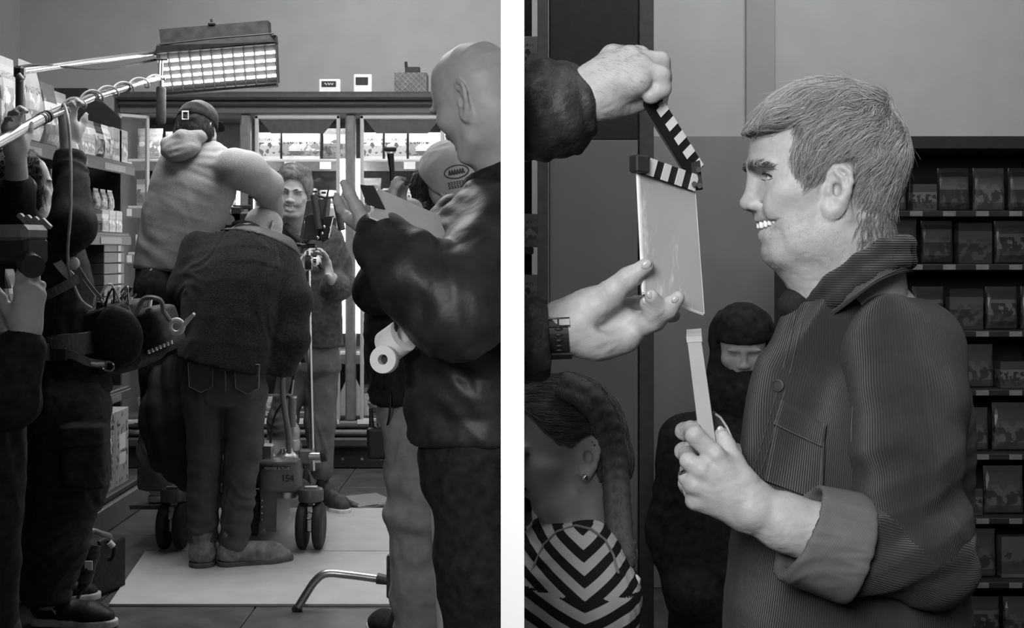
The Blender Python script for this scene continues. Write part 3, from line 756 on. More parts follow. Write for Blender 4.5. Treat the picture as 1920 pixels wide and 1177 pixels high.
def shoe(parent, heel, direction, length=.29, width=.1, m_up=None, m_sole=None, h=.085, boot=False):
    heel = np.asarray(heel, float); X = unit(direction); Yv = np.cross((0, 0, 1), X); up = np.array([0, 0, 1.])
    W = lambda x, y, z: heel+X*x*length+Yv*y*width+up*z
    U = Sdf()
    U.chain([W(.14, 0, .06), W(.45, 0, .055), W(.72, 0, .045), W(.9, 0, .036)], [.42*width, .43*width, .48*width, .36*width], .03, up, .85)
    U.cap(W(.16, 0, .07), W(.2, 0, .07+h*(.9 if boot else .35)), .4*width, .42*width, .03)
    U.clip(W(0, 0, .022), (0, 0, -1), .004)
    o = skin('shoe_upper', [(U, .006)], m_up, parent, wr=.0012, wscale=(40, 40, 40))
    Sl = Sdf(); Sl.chain([W(.13, 0, .016), W(.5, 0, .016), W(.75, 0, .016), W(.93, 0, .016)], [.44*width, .42*width, .5*width, .38*width], .02, up, 9.)
    Sl.clip(W(0, 0, .002), (0, 0, -1), .002); Sl.clip(W(0, 0, .03), (0, 0, 1), .002)
    skin('sole', [(Sl, .005)], m_sole, parent)
    return o
def person(label, base, group=None): return thing('person', label, 'person', base, group)
# skins and cloths (black and white photograph: all greys)
M_skin = mat('skin', .36, .5, .35, var=.07, scale=45, bump=.12, bscale=420)
M_skinL = mat('skin_far', .40, .5, .35, var=.06, scale=30, bump=.06, bscale=300)
M_eye = mat('eye_white', .6, .2, .5, var=0); M_iris = mat('iris_dark', .02, .15, .6, var=0); M_teeth = mat('teeth', .82, .2, .5, var=.02)
M_fleece = mat('dark_fleece', .014, .95, .12, var=.5, scale=170, bump=1., bscale=330, sheen=.08)
M_yoke = mat('yoke_nylon', .06, .6, .35, var=.06, scale=80)
M_jeans = mat('dark_denim', .07, .85, .2, var=.14, scale=16, bump=.4, bscale=300)
M_jeansL = mat('pale_denim', .13, .85, .2, var=.15, scale=14, bump=.4, bscale=260)
M_hoodie = mat('grey_sweatshirt', .29, .9, .15, var=.14, scale=260, bump=.35, bscale=300)
M_blackc = mat('black_cloth', .015, .85, .2, var=.35, scale=40, bump=.3, bscale=220)
M_cargo = mat('black_cargo_cloth', .032, .8, .25, var=.3, scale=30, bump=.4, bscale=120)
M_khaki = mat('khaki_cloth', .27, .85, .2, var=.12, scale=22, bump=.3, bscale=200)
M_puffer = mat('dark_quilted_nylon', .02, .5, .4, var=.25, scale=18, bump=.5, bscale=30)
M_puffer2 = mat('black_down_jacket', .03, .55, .35, var=.25, scale=30, bump=.9, bscale=70)
M_sole = mat('white_sole', .6, .6, .3); M_boot = mat('suede_boot', .2, .85, .2, var=.25, scale=30, bump=.3, bscale=200); M_bsole = mat('boot_sole', .1, .8, .2)
M_stitch = mat('stitching', .22, .8, .2); M_stitchD = mat('dark_stitching', .10, .8, .2)
H_dark = hair_mat('dark_hair', .008, .06); H_grey = hair_mat('grey_hair', .14, .42); H_light = hair_mat('light_brown_hair', .07, .24); H_mid = hair_mat('pale_grey_hair', .12, .45)
def stroke(name, pts, r, m, parent, n=6): return MB().tube(pts, r, n).build(name, m, parent, True)
def shell_strands(name, root_fn, n, npt, step, flow, lift, r, m, parent, seed=1, curl=0.):
    """grow strands from sampled root points along a flow field"""
    rs = np.random.RandomState(seed); p, nrm = root_fn(n, rs); C = [p]
    jit = rs.randn(len(p), 3)*.25; st = step*(.6+.8*rs.rand(len(p)))[:, None]
    for i in range(npt-1):
        d = flow(p)+jit; d = d-nrm*np.sum(d*nrm, 1)[:, None]; d /= np.linalg.norm(d, axis=1)[:, None]+1e-9
        if curl: d = d+curl*np.stack([np.sin(i*1.3+jit[:, 0]*20), np.cos(i*1.3+jit[:, 1]*20), np.sin(i*1.7+jit[:, 2]*20)], 1)
        p = p+d*st+nrm*lift*(1-i*.25); C.append(p)
    return strands(name, np.stack(C, 1), r, m, parent)
def sdf_eval(S, p):
    X, Y, Z = p[:, 0], p[:, 1], p[:, 2]; A = np.full(len(p), .5)
    for mode, l, h, fn, k in S.ops:
        d = fn(X, Y, Z)
        if mode == 'u': hh = np.maximum(k-np.abs(A-d), 0)/max(k, 1e-6); A = np.minimum(A, d)-hh*hh*k*.25
        else:
            if mode == 's': d = -d
            hh = np.maximum(k-np.abs(A-d), 0)/max(k, 1e-6); A = np.maximum(A, d)+hh*hh*k*.25
    return A
def sdf_grad(S, p, e=.002):
    g = np.stack([sdf_eval(S, p+np.eye(3)[i]*e)-sdf_eval(S, p-np.eye(3)[i]*e) for i in range(3)], 1)
    return g/(np.linalg.norm(g, axis=1)[:, None]+1e-9)
def hair(name, S, n, npt, step, flow, r, m, parent, res=.006, lift=.002, keep=None, seed=1, jit=.25, tip=.0, clump=0.):
    """strands rooted on the surface of S that run along it in the direction flow(p)"""
    rs = np.random.RandomState(seed); V, Q = S.geo(res)
    if keep is not None: V = V[keep(V)]
    p = V[rs.randint(0, len(V), n)]+rs.randn(n, 3)*res*.4; C = []
    j = rs.randn(n, 3)*jit; st = step*(.55+.9*rs.rand(n))[:, None]; lf = lift*(.2+1.6*rs.rand(n))
    for i in range(npt):
        g = sdf_grad(S, p); f = sdf_eval(S, p); p = p-g*(f-lf-tip*(i/npt)**2)[:, None]; C.append(p)
        d = flow(p)+j
        if clump: d = d+clump*np.stack([vnoise(p*55+11*q, q) for q in range(3)], 1)
        d = d-g*np.sum(d*g, 1)[:, None]; d /= np.linalg.norm(d, axis=1)[:, None]+1e-9; p = p+d*st
    return strands(name, np.stack(C, 1), r, m, parent)

def hit(S, px, py, d0, d1, off=.001, n=160):
    """where the line of sight through px,py meets the surface S"""
    Ds = np.linspace(d0, d1, n); pts = np.stack([P(px, py, d) for d in Ds]); f_ = sdf_eval(S, pts); i = int(np.argmax(f_ < off))
    if f_[i] >= off: return P(px, py, (d0+d1)/2)
    a = Ds[max(i-1, 0)]; b = Ds[i]
    for _ in range(12):
        m_ = (a+b)/2
        if sdf_eval(S, P(px, py, m_)[None, :])[0] < off: b = m_
        else: a = m_
    return P(px, py, a)
# ================================================================ COOLER BAY: the film crew
def p0(px, py, D): q = P(px, py, D); q[2] = 0; return q
def pp(lst, D=None): return [P(*q) if D is None else P(q[0], q[1], D) for q in lst]
# ---- man in dark fleece and jeans, bent over with his back to us
t = person('bent-over man in dark fleece and jeans with his back to us', P(410, 1060, 5.45)*np.array([1, 1, 0]))
D = 5.45; fr = (.15, 1, -.1)
hd = Head(P(493, 432, 5.95), (.45, .75, -.5), (.1, .5, .8), .235)
H = Sdf(); hd.base(H); hd.ear(H, -1); H.cap(P(487, 455, 5.85), P(470, 480, 5.75), .06, .07, .04)
B = Sdf(); B.trunk([(P(418, 690, D), (.15, .10)), (P(445, 500, 5.6), (.17, .11)), (P(460, 450, 5.75), (.1, .08))], fr)
for a in (((525, 480, 5.65), (548, 590, 5.6), (535, 660, 5.75)), ((370, 470, 5.7), (350, 560, 5.8), (400, 590, 6.05))): B.chain(pp(a), [.05, .045, .03])
hand(B, P(535, 660, 5.75), (-.2, .9, -.3), (0, 0, -1), curl=(.6,)*4)
for a in (((382, 720), (386, 835), (381, 1030)), ((460, 725), (453, 845), (437, 1040))): B.chain(pp(a, D), [.07, .055, .04])
skin('body', [(H, .006), (B, .012)], M_skinL, t)
hair('hair', H, 700, 3, .003, lambda p: np.tile([.2, .3, -.9], (len(p), 1)), .0003, H_grey, t, .006, .0006, keep=lambda V: (V[:, 2] > P(0, 445, 5.95)[2]))
J = Sdf()
rings = [(P(412, 740, 5.40), (.19, .155)), (P(430, 610, 5.48), (.208, .155)), (P(444, 520, 5.55), (.222, .15)), (P(452, 462, 5.64), (.18, .115))]
J.trunk(rings, fr, .05, .08)
J.chain(pp([(522, 478, 5.62), (548, 560, 5.55), (545, 640, 5.5), (515, 712, 5.46)]), [.085, .08, .074, .062], .035)
J.chain(pp([(375, 470, 5.65), (352, 545, 5.6), (362, 620, 5.75), (420, 640, 6.0)]), [.085, .08, .07, .05], .05)
J.clip(P(415, 683, D), (-.2, 0, -1), .01)
jk = skin('fleece_jacket', [(J, .009)], M_fleece, t, wr=.006, wscale=(11, 11, 7), seed=3)
Y = Sdf(); Y.trunk([(a, (w_[0]+.007, w_[1]+.007)) for a, w_ in rings[1:]], fr, .057, .08); Y.cap(P(522, 478, 5.62), P(545, 545, 5.55), .09, .084, .035); Y.cap(P(375, 470, 5.65), P(362, 500, 5.63), .09, .085, .05)
Y.clip(P(430, 442, 5.6), (-.28, -.6, -1), .003); Y.clip(P(545, 500, 5.6), (1, .2, -1.2), .003)
skin('shoulder_yoke', [(Y, .009)], M_yoke, jk, wr=.003, seed=4)
Cc = Sdf(); cpts = [P(474, 436, 5.82)+.075*(math.cos(a)*np.array([.9, .1, -.35])+math.sin(a)*np.array([.1, .8, .15])) for a in np.linspace(0, 2*math.pi, 13)]
Cc.chain(cpts, .024, .02); Cc.chain(pp([(430, 446, 5.60), (450, 431, 5.62), (476, 430, 5.66), (500, 444, 5.70), (516, 464, 5.70), (524, 484, 5.68)]), [.018, .022, .022, .022, .022, .018], .02); skin('collar', [(Cc, .007)], M_fleece, jk, wr=.003)
stroke('hanging_tape', [hit(Y, *q, 5.1, 6.0, .004) for q in ((468, 432), (460, 448), (452, 468), (447, 482), (442, 497))], .006, M_yoke, jk)
T = Sdf(); T.loft(P(421, 745, D), P(420, 672, 5.47), (.178, .13), (.17, .125), (0, 1, 0), .05)
T.chain(pp([(383, 735), (385, 835), (381, 935), (380, 1000)], D), [.094, .072, .066, .064], .02); T.chain(pp([(460, 740), (456, 845), (446, 940), (440, 1020)], D), [.092, .073, .066, .062], .02)
T.clip(P(410, 1035, D), (0, 0, -1), .01)
def jeans_disp(V, N):
    z = V[:, 2]; b = np.clip((.5-z)/.4, 0, 1)+.15
    return b*.0075*np.sin(z*85+6*vnoise(V*9, 3)+V[:, 0]*25)*(.5+.5*vnoise(V*np.array([12, 12, 7]), 9))
tr = skin('jeans', [(T, .007)], M_jeans, t, wr=.004, wscale=(16, 16, 8), seed=6, disp=jeans_disp)
Bk = D-.131
def pocket(c, w_, h, parent, R=None, name='back_pocket', m=None, y=None):
    pl = [np.array(c)+np.array(q) for q in ((-w_, 0, h), (w_, 0, h), (w_*.92, .004, -h*.6), (0, .006, -h), (-w_*.92, .004, -h*.6))]
    q = MB().prism(pl, (0, .018, 0)).build(name, m or M_jeans, parent)
    stroke('stitching', [p+np.array((0, -.0015, 0)) for p in pl+[pl[0]]], .0016, M_stitch, q, 4)
    return q
pocket(P(376, 708, Bk-.0), .052, .062, tr); pocket(P(463, 711, Bk-.0), .052, .062, tr)
stroke('centre_seam', pp([(421, 675, Bk-.003), (423, 710, Bk-.004), (423, 745, Bk+.012)]), .002, M_stitch, tr, 4)
sh = shoe(t, P(377, 1061, 5.38)*np.array([1, 1, 0]), (-.12, 1, 0), .3, .125, M_boot, M_bsole, .1, True)
sh = shoe(t, P(412, 1061, 5.42)*np.array([1, 1, 0]), (.9, .35, 0), .29, .115, M_boot, M_bsole, .1, True)

# ---- camera operator in a grey hoodie and black cap
t = person('camera operator in pale grey hoodie and black cap seen from behind', P(300, 935, 5.83)*np.array([1, 1, 0])+np.array([0, 0, .2]))
D = 5.83; fr = (.55, .8, 0)
hd = Head(P(370, 240, D), (.22, .95, -.15), (.05, .1, 1), .235)
H = Sdf(); hd.face(H, eyes=False); hd.ear(H, 1); hd.ear(H, -1); H.cap(P(372, 265, D), P(360, 310, D), .06, .07, .04)
B = Sdf(); B.trunk([(P(318, 510, D), (.14, .1)), (P(362, 350, D), (.16, .11)), (P(368, 305, D), (.1, .08))], fr)
B.chain(pp([(430, 318, 5.76), (492, 350, 5.87), (512, 395, 6.05)]), [.042, .042, .034]); B.chain(pp([(310, 330, 6.0), (330, 400, 6.2), (400, 400, 6.35)]), [.05, .045, .035])
hand(B, P(512, 390, 6.03), (.2, .5, -.8), (-.8, .2, -.2), curl=(.45,)*4)
B.chain(pp([(300, 520, 5.75), (305, 700, 5.78), (290, 900, 5.85)]), [.075, .06, .045]); B.chain(pp([(330, 520, 5.95), (345, 700, 5.95), (345, 900, 6.0)]), [.075, .06, .045])
skin('body', [(H, .006), (B, .012)], M_skinL, t)
HS = Sdf(); hd.base(HS, grow=.02); HS.clip(hd.W(.02, 0, -.0), (hd.f*.9-hd.u*.25), .02); HS.cap(hd.W(-.2, -.2, -.2), hd.W(-.22, -.1, -.42), .045, .03, .05); HS.cap(hd.W(-.2, .1, -.2), hd.W(-.22, .08, -.36), .05, .03, .05)
hs = skin('hair', [(HS, .007)], mat('dark_hair_base', .012, .6, .3), t, wr=.004, wscale=(60, 60, 14))
hair('hair_strands', HS, 1100, 6, .012, lambda p: np.tile([.15, -.1, -1.], (len(p), 1)), .0009, H_dark, hs, .007, .003, keep=lambda V: V[:, 2] < hd.W(0, 0, .1)[2], tip=.004)
CP = Sdf(); hd.base(CP, grow=.045); CP.clip(hd.W(-.1, 0, .10), (-hd.u-.25*hd.f), .006); CP.ell(hd.W(-.42, 0, .06), np.array([.12, .13, .11])*hd.z, .01, hd.R, 's')
cp = skin('cap', [(CP, .006)], M_blackc, t)
BR = Sdf(); BR.loft(hd.W(.42, 0, .2), hd.W(.68, 0, .14), (.085, .006), (.06, .006), hd.u, .03); skin('brim', [(BR, .005)], M_blackc, cp)
stroke('cap_strap', [hd.W(-.40, l, .075-.06*(1-(l/.14)**2)*0) for l in (-.14, -.07, 0, .07, .14)], .007, M_blackc, cp)
b = hd.W(-.49, 0, .12); bq = [b+np.array(q) for q in ((-.013, -.012, .017), (.013, -.012, .017), (.013, -.012, -.017), (-.013, -.012, -.017))]
MB().tube(bq, .004, 6, closed=True).build('buckle', M_chrome, cp, True)
J = Sdf(); rings = [(P(318, 535, D), (.185, .145)), (P(338, 430, D), (.20, .15)), (P(362, 350, D), (.212, .148)), (P(378, 310, D), (.205, .12)), (P(378, 282, D), (.12, .08))]
J.trunk(rings, fr, .05, .08)
J.chain(pp([(440, 312, 5.70), (465, 322, 5.74), (500, 350, 5.88), (512, 390, 6.02)]), [.084, .084, .074, .046], .03); J.chain(pp([(342, 330, 5.98), (330, 400, 6.2), (395, 402, 6.33)]), [.09, .08, .06], .05)
J.clip(P(320, 507, D), (-.05, 0, -1), .012)
def hood_disp(V, N):
    return .004*np.sin(V[:, 2]*42+V[:, 0]*30+4*vnoise(V*7, 2))*np.clip(vnoise(V*5, 8)+.2, 0, 1)
jk = skin('hoodie', [(J, .009)], M_hoodie, t, wr=.004, wscale=(8, 8, 5), seed=11, disp=hood_disp)
hR = np.array([unit((.93, .1, .35)), unit((-.1, 1, 0)), unit((-.35, 0, .93))]); HD = Sdf(); HD.ell(P(340, 274, 5.72), (.095, .055, .048), .02, hR); HD.ell(P(345, 286, 5.70), (.075, .045, .035), .03, hR)
HD.chain(pp([(398, 262, 5.80), (375, 255, 5.73), (340, 254, 5.70), (312, 268, 5.72)]), [.018, .024, .024, .018], .02); HD.chain(pp([(396, 266, 5.86), (365, 258, 5.95), (325, 262, 5.88), (312, 268, 5.72)]), [.025, .03, .03, .018], .03)
HD.chain(pp([(386, 263, 5.69), (350, 264, 5.655), (312, 277, 5.66)]), [.004, .006, .004], .014, mode='s'); HD.chain(pp([(380, 277, 5.67), (350, 279, 5.645), (318, 288, 5.66)]), [.004, .005, .004], .014, mode='s')
skin('hood', [(HD, .006)], M_hoodie, jk, wr=.0012, wscale=(26, 26, 14), seed=2)
CU = Sdf(); CU.chain(pp([(505, 380, 5.99), (512, 398, 6.06)]), [.058, .05], .02); skin('cuff', [(CU, .006)], M_hoodie, jk, wr=.005, wscale=(40, 40, 40))
T = Sdf(); T.loft(P(318, 560, D), P(320, 490, D), (.17, .13), (.165, .125), fr, .05)
T.chain(pp([(300, 545, 5.76), (303, 700, 5.78), (292, 850, 5.83), (291, 905, 5.85)]), [.11, .09, .072, .07], .05); T.chain(pp([(335, 545, 5.95), (345, 700, 5.95), (345, 900, 6.0)]), [.1, .085, .07], .05); T.clip(P(300, 912, 5.85), (0, 0, -1), .01)
tr = skin('trousers', [(T, .01)], M_blackc, t, wr=.006, wscale=(12, 12, 7)); LG = Sdf(); LG.chain(pp([(297, 790, 5.8), (292, 850, 5.82), (291, 908, 5.85)]), [.079, .078, .075], .03); LG.clip(P(300, 785, 5.8), (0, 0, 1), .01); LG.clip(P(300, 915, 5.85), (0, 0, -1), .01)
skin('trouser_turn_up', [(LG, .009)], M_jeansL, tr, wr=.007, wscale=(14, 14, 10))
b0 = P(287, 940, 5.8); b0[2] = .2; shoe(t, b0, (.35, .9, 0), .28, .1, M_lightplastic, M_sole, .07); b0 = P(338, 940, 5.95); b0[2] = .2; shoe(t, b0, (.3, .9, 0), .28, .1, M_lightplastic, M_sole, .07)

# ---- smiling presenter beyond the camera
t = person('smiling man in dark overshirt gesturing beyond the camera', P(575, 951, 6.7)*np.array([1, 1, 0]))
D = 6.7; fr = (-.12, -1, 0)
hd = Head(P(551, 362, 6.62), (.02, -1, -.03), (.09, 0, 1), .255, .98)
H = Sdf(); hd.face(H, 1.); hd.ear(H, 1); hd.ear(H, -1); H.cap(hd.W(-.05, 0, -.3), P(556, 440, 6.7), .058, .066, .04)
B = Sdf(); B.trunk([(P(583, 655, D), (.13, .09)), (P(578, 470, D), (.14, .09)), (P(566, 435, D), (.09, .07))], fr)
B.chain(pp([(618, 450, 6.68), (638, 535, 6.7), (621, 522, 6.5)]), [.045, .042, .032]); B.chain(pp([(535, 450, 6.7), (527, 540, 6.65), (560, 520, 6.4)]), [.045, .042, .032])
hand(B, P(620, 526, 6.48), (-.15, -.25, 1), (-.9, -.45, .1), .2, (.22, .28, .35, .42), (.35, .85, .3), -1, spread=.5)
hand(B, P(560, 518, 6.38), (.3, -.3, .9), (.9, -.1, 0), .19, (.3,) * 4, side=1, spread=.4)
B.chain(pp([(603, 670), (600, 790), (590, 900)], D), [.07, .055, .04]); B.chain(pp([(558, 670), (535, 790), (520, 900)], D), [.07, .055, .04])
bd = skin('body', [(H, .0038), (B, .008)], M_skinL, t)
hd.eyeballs(M_eye, M_iris, bd)
for sg in (-1, 1): stroke('eyebrow', [hd.W(.425, sg*.05, .052), hd.W(.42, sg*.11, .075), hd.W(.375, sg*.2, .06)], [.003, .0045, .002], mat('brow_hair', .07, .8), bd)
TE = Sdf(); TE.chain([hd.W(.285, -.105, -.272), hd.W(.322, -.05, -.288), hd.W(.328, 0, -.292), hd.W(.322, .05, -.288), hd.W(.285, .105, -.272)], [.003, .0045, .005, .0045, .003], .004); skin('teeth', [(TE, .0022)], M_teeth, bd)
HS = Sdf(); hd.base(HS, grow=.035); HS.ell(hd.W(.36, 0, -.13), np.array([.24, .3, .45])*hd.z, .02, hd.R, 's'); HS.clip(hd.W(0, 0, -.1), (-hd.u+.5*hd.f), .02)
HS.cap(hd.W(.32, -.13, .40), hd.W(.34, .10, .40), .020, .016, .03); HS.ell(hd.W(.05, 0, .46), np.array([.3, .27, .13])*hd.z, .04, hd.R)
hs = skin('hair', [(HS, .006)], mat('light_hair_base', .22, .7, .2), t, wr=.005, wscale=(60, 60, 30))
hair('hair_strands', HS, 1500, 6, .009, lambda p: np.stack([np.where(p[:, 2] > hd.W(0, 0, .3)[2], 1., 0.3*np.sign(p[:, 0]-hd.c[0])), -.4+0*p[:, 0], np.where(p[:, 2] > hd.W(0, 0, .38)[2], .1, -.9)], 1),   .0007, H_mid, hs, .006, .003, tip=.004)
J = Sdf(); J.trunk([(P(586, 680, D), (.165, .125)), (P(582, 560, D), (.16, .12)), (P(578, 475, D), (.175, .125)), (P(571, 437, D), (.13, .09))], fr, .05, .07)
J.chain(pp([(616, 450, 6.68), (630, 490, 6.7), (640, 534, 6.68)]), [.075, .07, .066], .04); J.cap(P(640, 534, 6.68), P(626, 535, 6.56), .066, .06, .03); J.chain(pp([(537, 450, 6.7), (527, 540, 6.65), (552, 525, 6.45)]), [.075, .068, .055], .04)
J.clip(P(585, 650, D), (0, 0, -1), .008); J.ell(P(557, 425, 6.58), (.05, .06, .07), .01, None, 's')
M_over = mat('dark_overshirt', .055, .85, .2, var=.25, scale=40, bump=.3, bscale=300, sheen=.1)
jk = skin('overshirt', [(J, .008)], M_over, t, wr=.006, wscale=(12, 12, 7), seed=21)
CU = Sdf(); CU.cap(P(632, 536, 6.60), P(625, 535, 6.545), .068, .068, .01); skin('rolled_cuff', [(CU, .006)], M_over, jk, wr=.003, wscale=(40, 40, 40))
for sg, pts in ((-1, [(537, 425, 6.60), (548, 434, 6.575), (560, 448, 6.57)]), (1, [(588, 425, 6.60), (578, 436, 6.575), (572, 450, 6.57)])):
    C2 = Sdf(); C2.chain(pp(pts), [.02, .019, .012], .01, (0, 1, 0), .5); skin('collar', [(C2, .005)], M_over, jk)
stroke('placket', pp([(567, 452, 6.572), (564, 520, 6.573), (562, 590, 6.575), (562, 645, 6.572)]), .0035, M_blackc, jk)
for y in (478, 520, 565, 608): MB().ball(P(566-(y-478)*.03, y, 6.568), .008, 10, (1, .4, 1)).build('button', M_mid, jk, True, False)
T = Sdf(); T.loft(P(582, 690, D), P(582, 640, D), (.15, .11), (.145, .11), fr, .04); T.chain(pp([(603, 690), (600, 790), (602, 880)], D), [.088, .076, .062], .04); T.chain(pp([(553, 690), (530, 790), (516, 900)], D), [.085, .07, .058], .04); T.clip(P(600, 905, D), (0, 0, -1), .01)
skin('jeans', [(T, .008)], M_jeansL, t, wr=.006, wscale=(14, 14, 8), seed=5)
def p0(px, py, D): q = P(px, py, D); q[2] = 0; return q
shoe(t, p0(603, 951, 6.75), (.55, -.85, 0), .29, .1, mat('dark_sneaker', .03, .6), M_sole, .07); shoe(t, p0(517, 951, 6.75), (-.2, -1, 0), .29, .1, mat('dark_sneaker', .03, .6), M_sole, .07)

# ---- boom operator on the left
t = person('boom operator in black with headphones, arms raised under the pole', p0(100, 1170, 4.6))
D = 4.6; fr = (1, .25, 0)
hd = Head(P(42, 352, 4.6), (.85, .5, .1), (-.1, 0, 1), .24)
H = Sdf(); hd.face(H, eyes=False); hd.ear(H, -1); H.cap(P(48, 390, 4.6), P(70, 440, 4.6), .06, .07, .04)
B = Sdf(); B.trunk([(P(128, 700, D), (.14, .09)), (P(95, 500, D), (.16, .1)), (P(75, 440, D), (.1, .08))], fr)
A1 = [(98, 462, 4.45), (137, 425, 4.42), (130, 280, 4.60)]; A2 = [(58, 455, 4.72), (36, 430, 4.4), (29, 285, 4.16)]
B.chain(pp(A1), [.05, .045, .033]); B.chain(pp(A2), [.05, .045, .033])
hand(B, P(129, 268, 4.61), (-.06, .0, 1), (.8, -.6, .1), .205, (.62, .66, .7, .74), (.75, .5, -.1), -1)
hand(B, P(27, 290, 4.15), (-.12, 0, 1), (.8, -.6, .1), .2, (.62, .66, .7, .74), (.75, .5, -.1), -1)
B.chain(pp([(135, 730, 4.5), (137, 900, 4.5), (88, 1120, 4.55)]), [.08, .065, .045]); B.chain(pp([(110, 730, 4.75), (105, 900, 4.75), (70, 1100, 4.85)]), [.08, .065, .045])
bd = skin('body', [(H, .006), (B, .007)], M_skinL, t)
HS = Sdf(); hd.base(HS, grow=.06); HS.clip(hd.W(.22, 0, 0), hd.f, .02); HS.clip(hd.W(0, 0, -.42), -hd.u, .02); HS.ell(hd.W(-.2, 0, -.25), np.array([.3, .34, .3])*hd.z, .05, hd.R)
hs = skin('hair', [(HS, .008)], mat('dark_hair_base', .012, .6, .3), t, wr=.012, wscale=(30, 30, 30))
hair('hair_strands', HS, 1300, 6, .012, lambda p: np.tile([-.3, 0, -1.], (len(p), 1)), .0011, H_light, hs, .008, .006, jit=.9, tip=.008, clump=1.)
J = Sdf(); J.trunk([(P(134, 765, D), (.19, .155)), (P(122, 640, D), (.175, .125)), (P(112, 560, D), (.18, .12)), (P(95, 490, D), (.185, .12)), (P(78, 448, D), (.13, .09))], fr, .05, .07)
J.chain(pp(A1[:2]+[(131, 300, 4.58)]), [.075, .07, .055], .04); J.chain(pp(A2[:2]+[(33, 350, 4.25)]), [.075, .065, .05], .04); J.clip(P(130, 732, D), (0, 0, -1), .008)
J.clip(P(132, 281, 4.58), (0, 0, 1), .006)
jk = skin('black_jacket', [(J, .009)], M_blackc, t, wr=.007, wscale=(12, 12, 7), seed=31)
T = Sdf(); T.loft(P(128, 760, D), P(130, 700, D), (.18, .14), (.17, .13), fr, .05)
T.chain(pp([(135, 770, 4.5), (138, 900, 4.48), (108, 1020, 4.5), (85, 1110, 4.53)]), [.125, .11, .095, .085], .05); T.chain(pp([(108, 760, 4.78), (100, 900, 4.78), (72, 1090, 4.85)]), [.11, .1, .075], .05); T.clip(P(85, 1132, 4.5), (0, 0, -1), .01)
tr = skin('cargo_trousers', [(T, .009)], M_cargo, t, wr=.009, wscale=(10, 10, 9), seed=32, disp=jeans_disp)
CPk = Sdf(); CPk.loft(P(163, 905, 4.42), P(160, 800, 4.42), (.075, .10), (.075, .10), (.2, -1, 0), .02, .02, 5.); pk = skin('cargo_pocket', [(CPk, .008)], M_cargo, tr, wr=.004, wscale=(14, 14, 9))
FLp = Sdf(); FLp.loft(P(160, 828, 4.415), P(159, 795, 4.415), (.079, .104), (.079, .104), (.2, -1, 0), .015, .01, 5.); skin('pocket_flap', [(FLp, .007)], M_cargo, pk)
us = mat('black_trainer', .015, .55, .4, bump=.2, bscale=300)
shoe(t, p0(62, 1165, 4.6), (1, -.12, 0), .3, .1, us, M_sole, .09); shoe(t, p0(30, 1150, 4.9), (1, .1, 0), .3, .1, us, M_sole, .09)
# curved white tick on the side of the trainer
tk = MB(); q0 = p0(62, 1165, 4.6)
pts = [q0+np.array(v) for v in ((.085, -.056, .072), (.10, -.060, .054), (.13, -.062, .047), (.175, -.062, .058), (.13, -.063, .054), (.108, -.061, .062))]
tk.prism(pts, (0, .006, 0)).build('side_tick', M_paper, t)
# harness, belt, buckle
hp = thing('harness_belt', 'webbing harness and belt with buckles on the boom operator', 'harness', P(110, 650, 4.45))
M_web = mat('grey_webbing', .11, .75, .3, var=.15, scale=90, bump=.3, bscale=400)
def band(name, pts, w_, th, m, parent, up=(0, 0, 1)):
    """flat strap along a path"""
    pts = spline(pts, 5); mb = MB(); up = np.asarray(up, float); V = []; f = []
    for i, p in enumerate(pts):
        d = unit(pts[min(i+1, len(pts)-1)]-pts[max(i-1, 0)]); n = unit(np.cross(d, up)); u = np.cross(n, d)
        for a, b in ((-1, -1), (1, -1), (1, 1), (-1, 1)): V.append(p+u*w_/2*a+n*th/2*b)
    for i in range(len(pts)-1):
        for k in range(4): f.append((i*4+k, i*4+(k+1) % 4, i*4+4+(k+1) % 4, i*4+4+k))
    f.append((3, 2, 1, 0)); n = len(V); f.append((n-4, n-3, n-2, n-1))
    return mb.add(V, f).build(name, m, parent)
band('belt_pad', pp([(66, 660, 4.52), (80, 655, 4.42), (110, 648, 4.39), (150, 645, 4.42), (176, 640, 4.5)]), .075, .014, M_web, hp)
band('belt_strap', pp([(60, 655, 4.5), (90, 660, 4.38), (135, 665, 4.375), (165, 678, 4.4), (200, 684, 4.45)]), .028, .006, M_web, hp)
MB().box(P(112, 664, 4.365), (.05, .012, .045), ch=.004).build('buckle', M_black, hp); MB().box(P(88, 660, 4.375), (.03, .01, .06), ch=.003).build('slider', M_mid, hp)
MB().box(P(96, 655, 4.372), (.006, .014, .08), ch=.002).build('slider_bar', M_black, hp)
band('cross_strap', pp([(75, 560, 4.40), (105, 545, 4.385), (140, 526, 4.41), (152, 518, 4.44)]), .032, .005, M_web, hp)
band('shoulder_strap', pp([(80, 445, 4.42), (95, 470, 4.40), (115, 500, 4.41), (140, 525, 4.44)]), .03, .008, M_lightplastic, hp, up=(.8, 0, .6))
MB().ball(P(137, 494, 4.42), .024, 12, (1, .6, 1)).build('strap_knob', M_lightplastic, hp, True, False)
for k in range(3): MB().tube([P(90+k*11, 447+k*9, 4.39)+.02*np.array([math.cos(a), 0, math.sin(a)]) for a in np.linspace(0, 2*math.pi, 10, endpoint=False)], .004, 6, closed=True).build('ring', M_chrome, hp, True)
band('tether', pp([(140, 505, 4.42), (155, 530, 4.43), (175, 557, 4.45)]), .016, .005, M_mid, hp, up=(.7, 0, .7)); band('tether', pp([(146, 500, 4.42), (165, 530, 4.43), (190, 560, 4.45)]), .012, .005, M_mid, hp, up=(.7, 0, .7))
stroke('snap_hook', pp([(165, 680, 4.41), (180, 683, 4.41), (196, 682, 4.42)]), .008, M_lightplastic, hp)
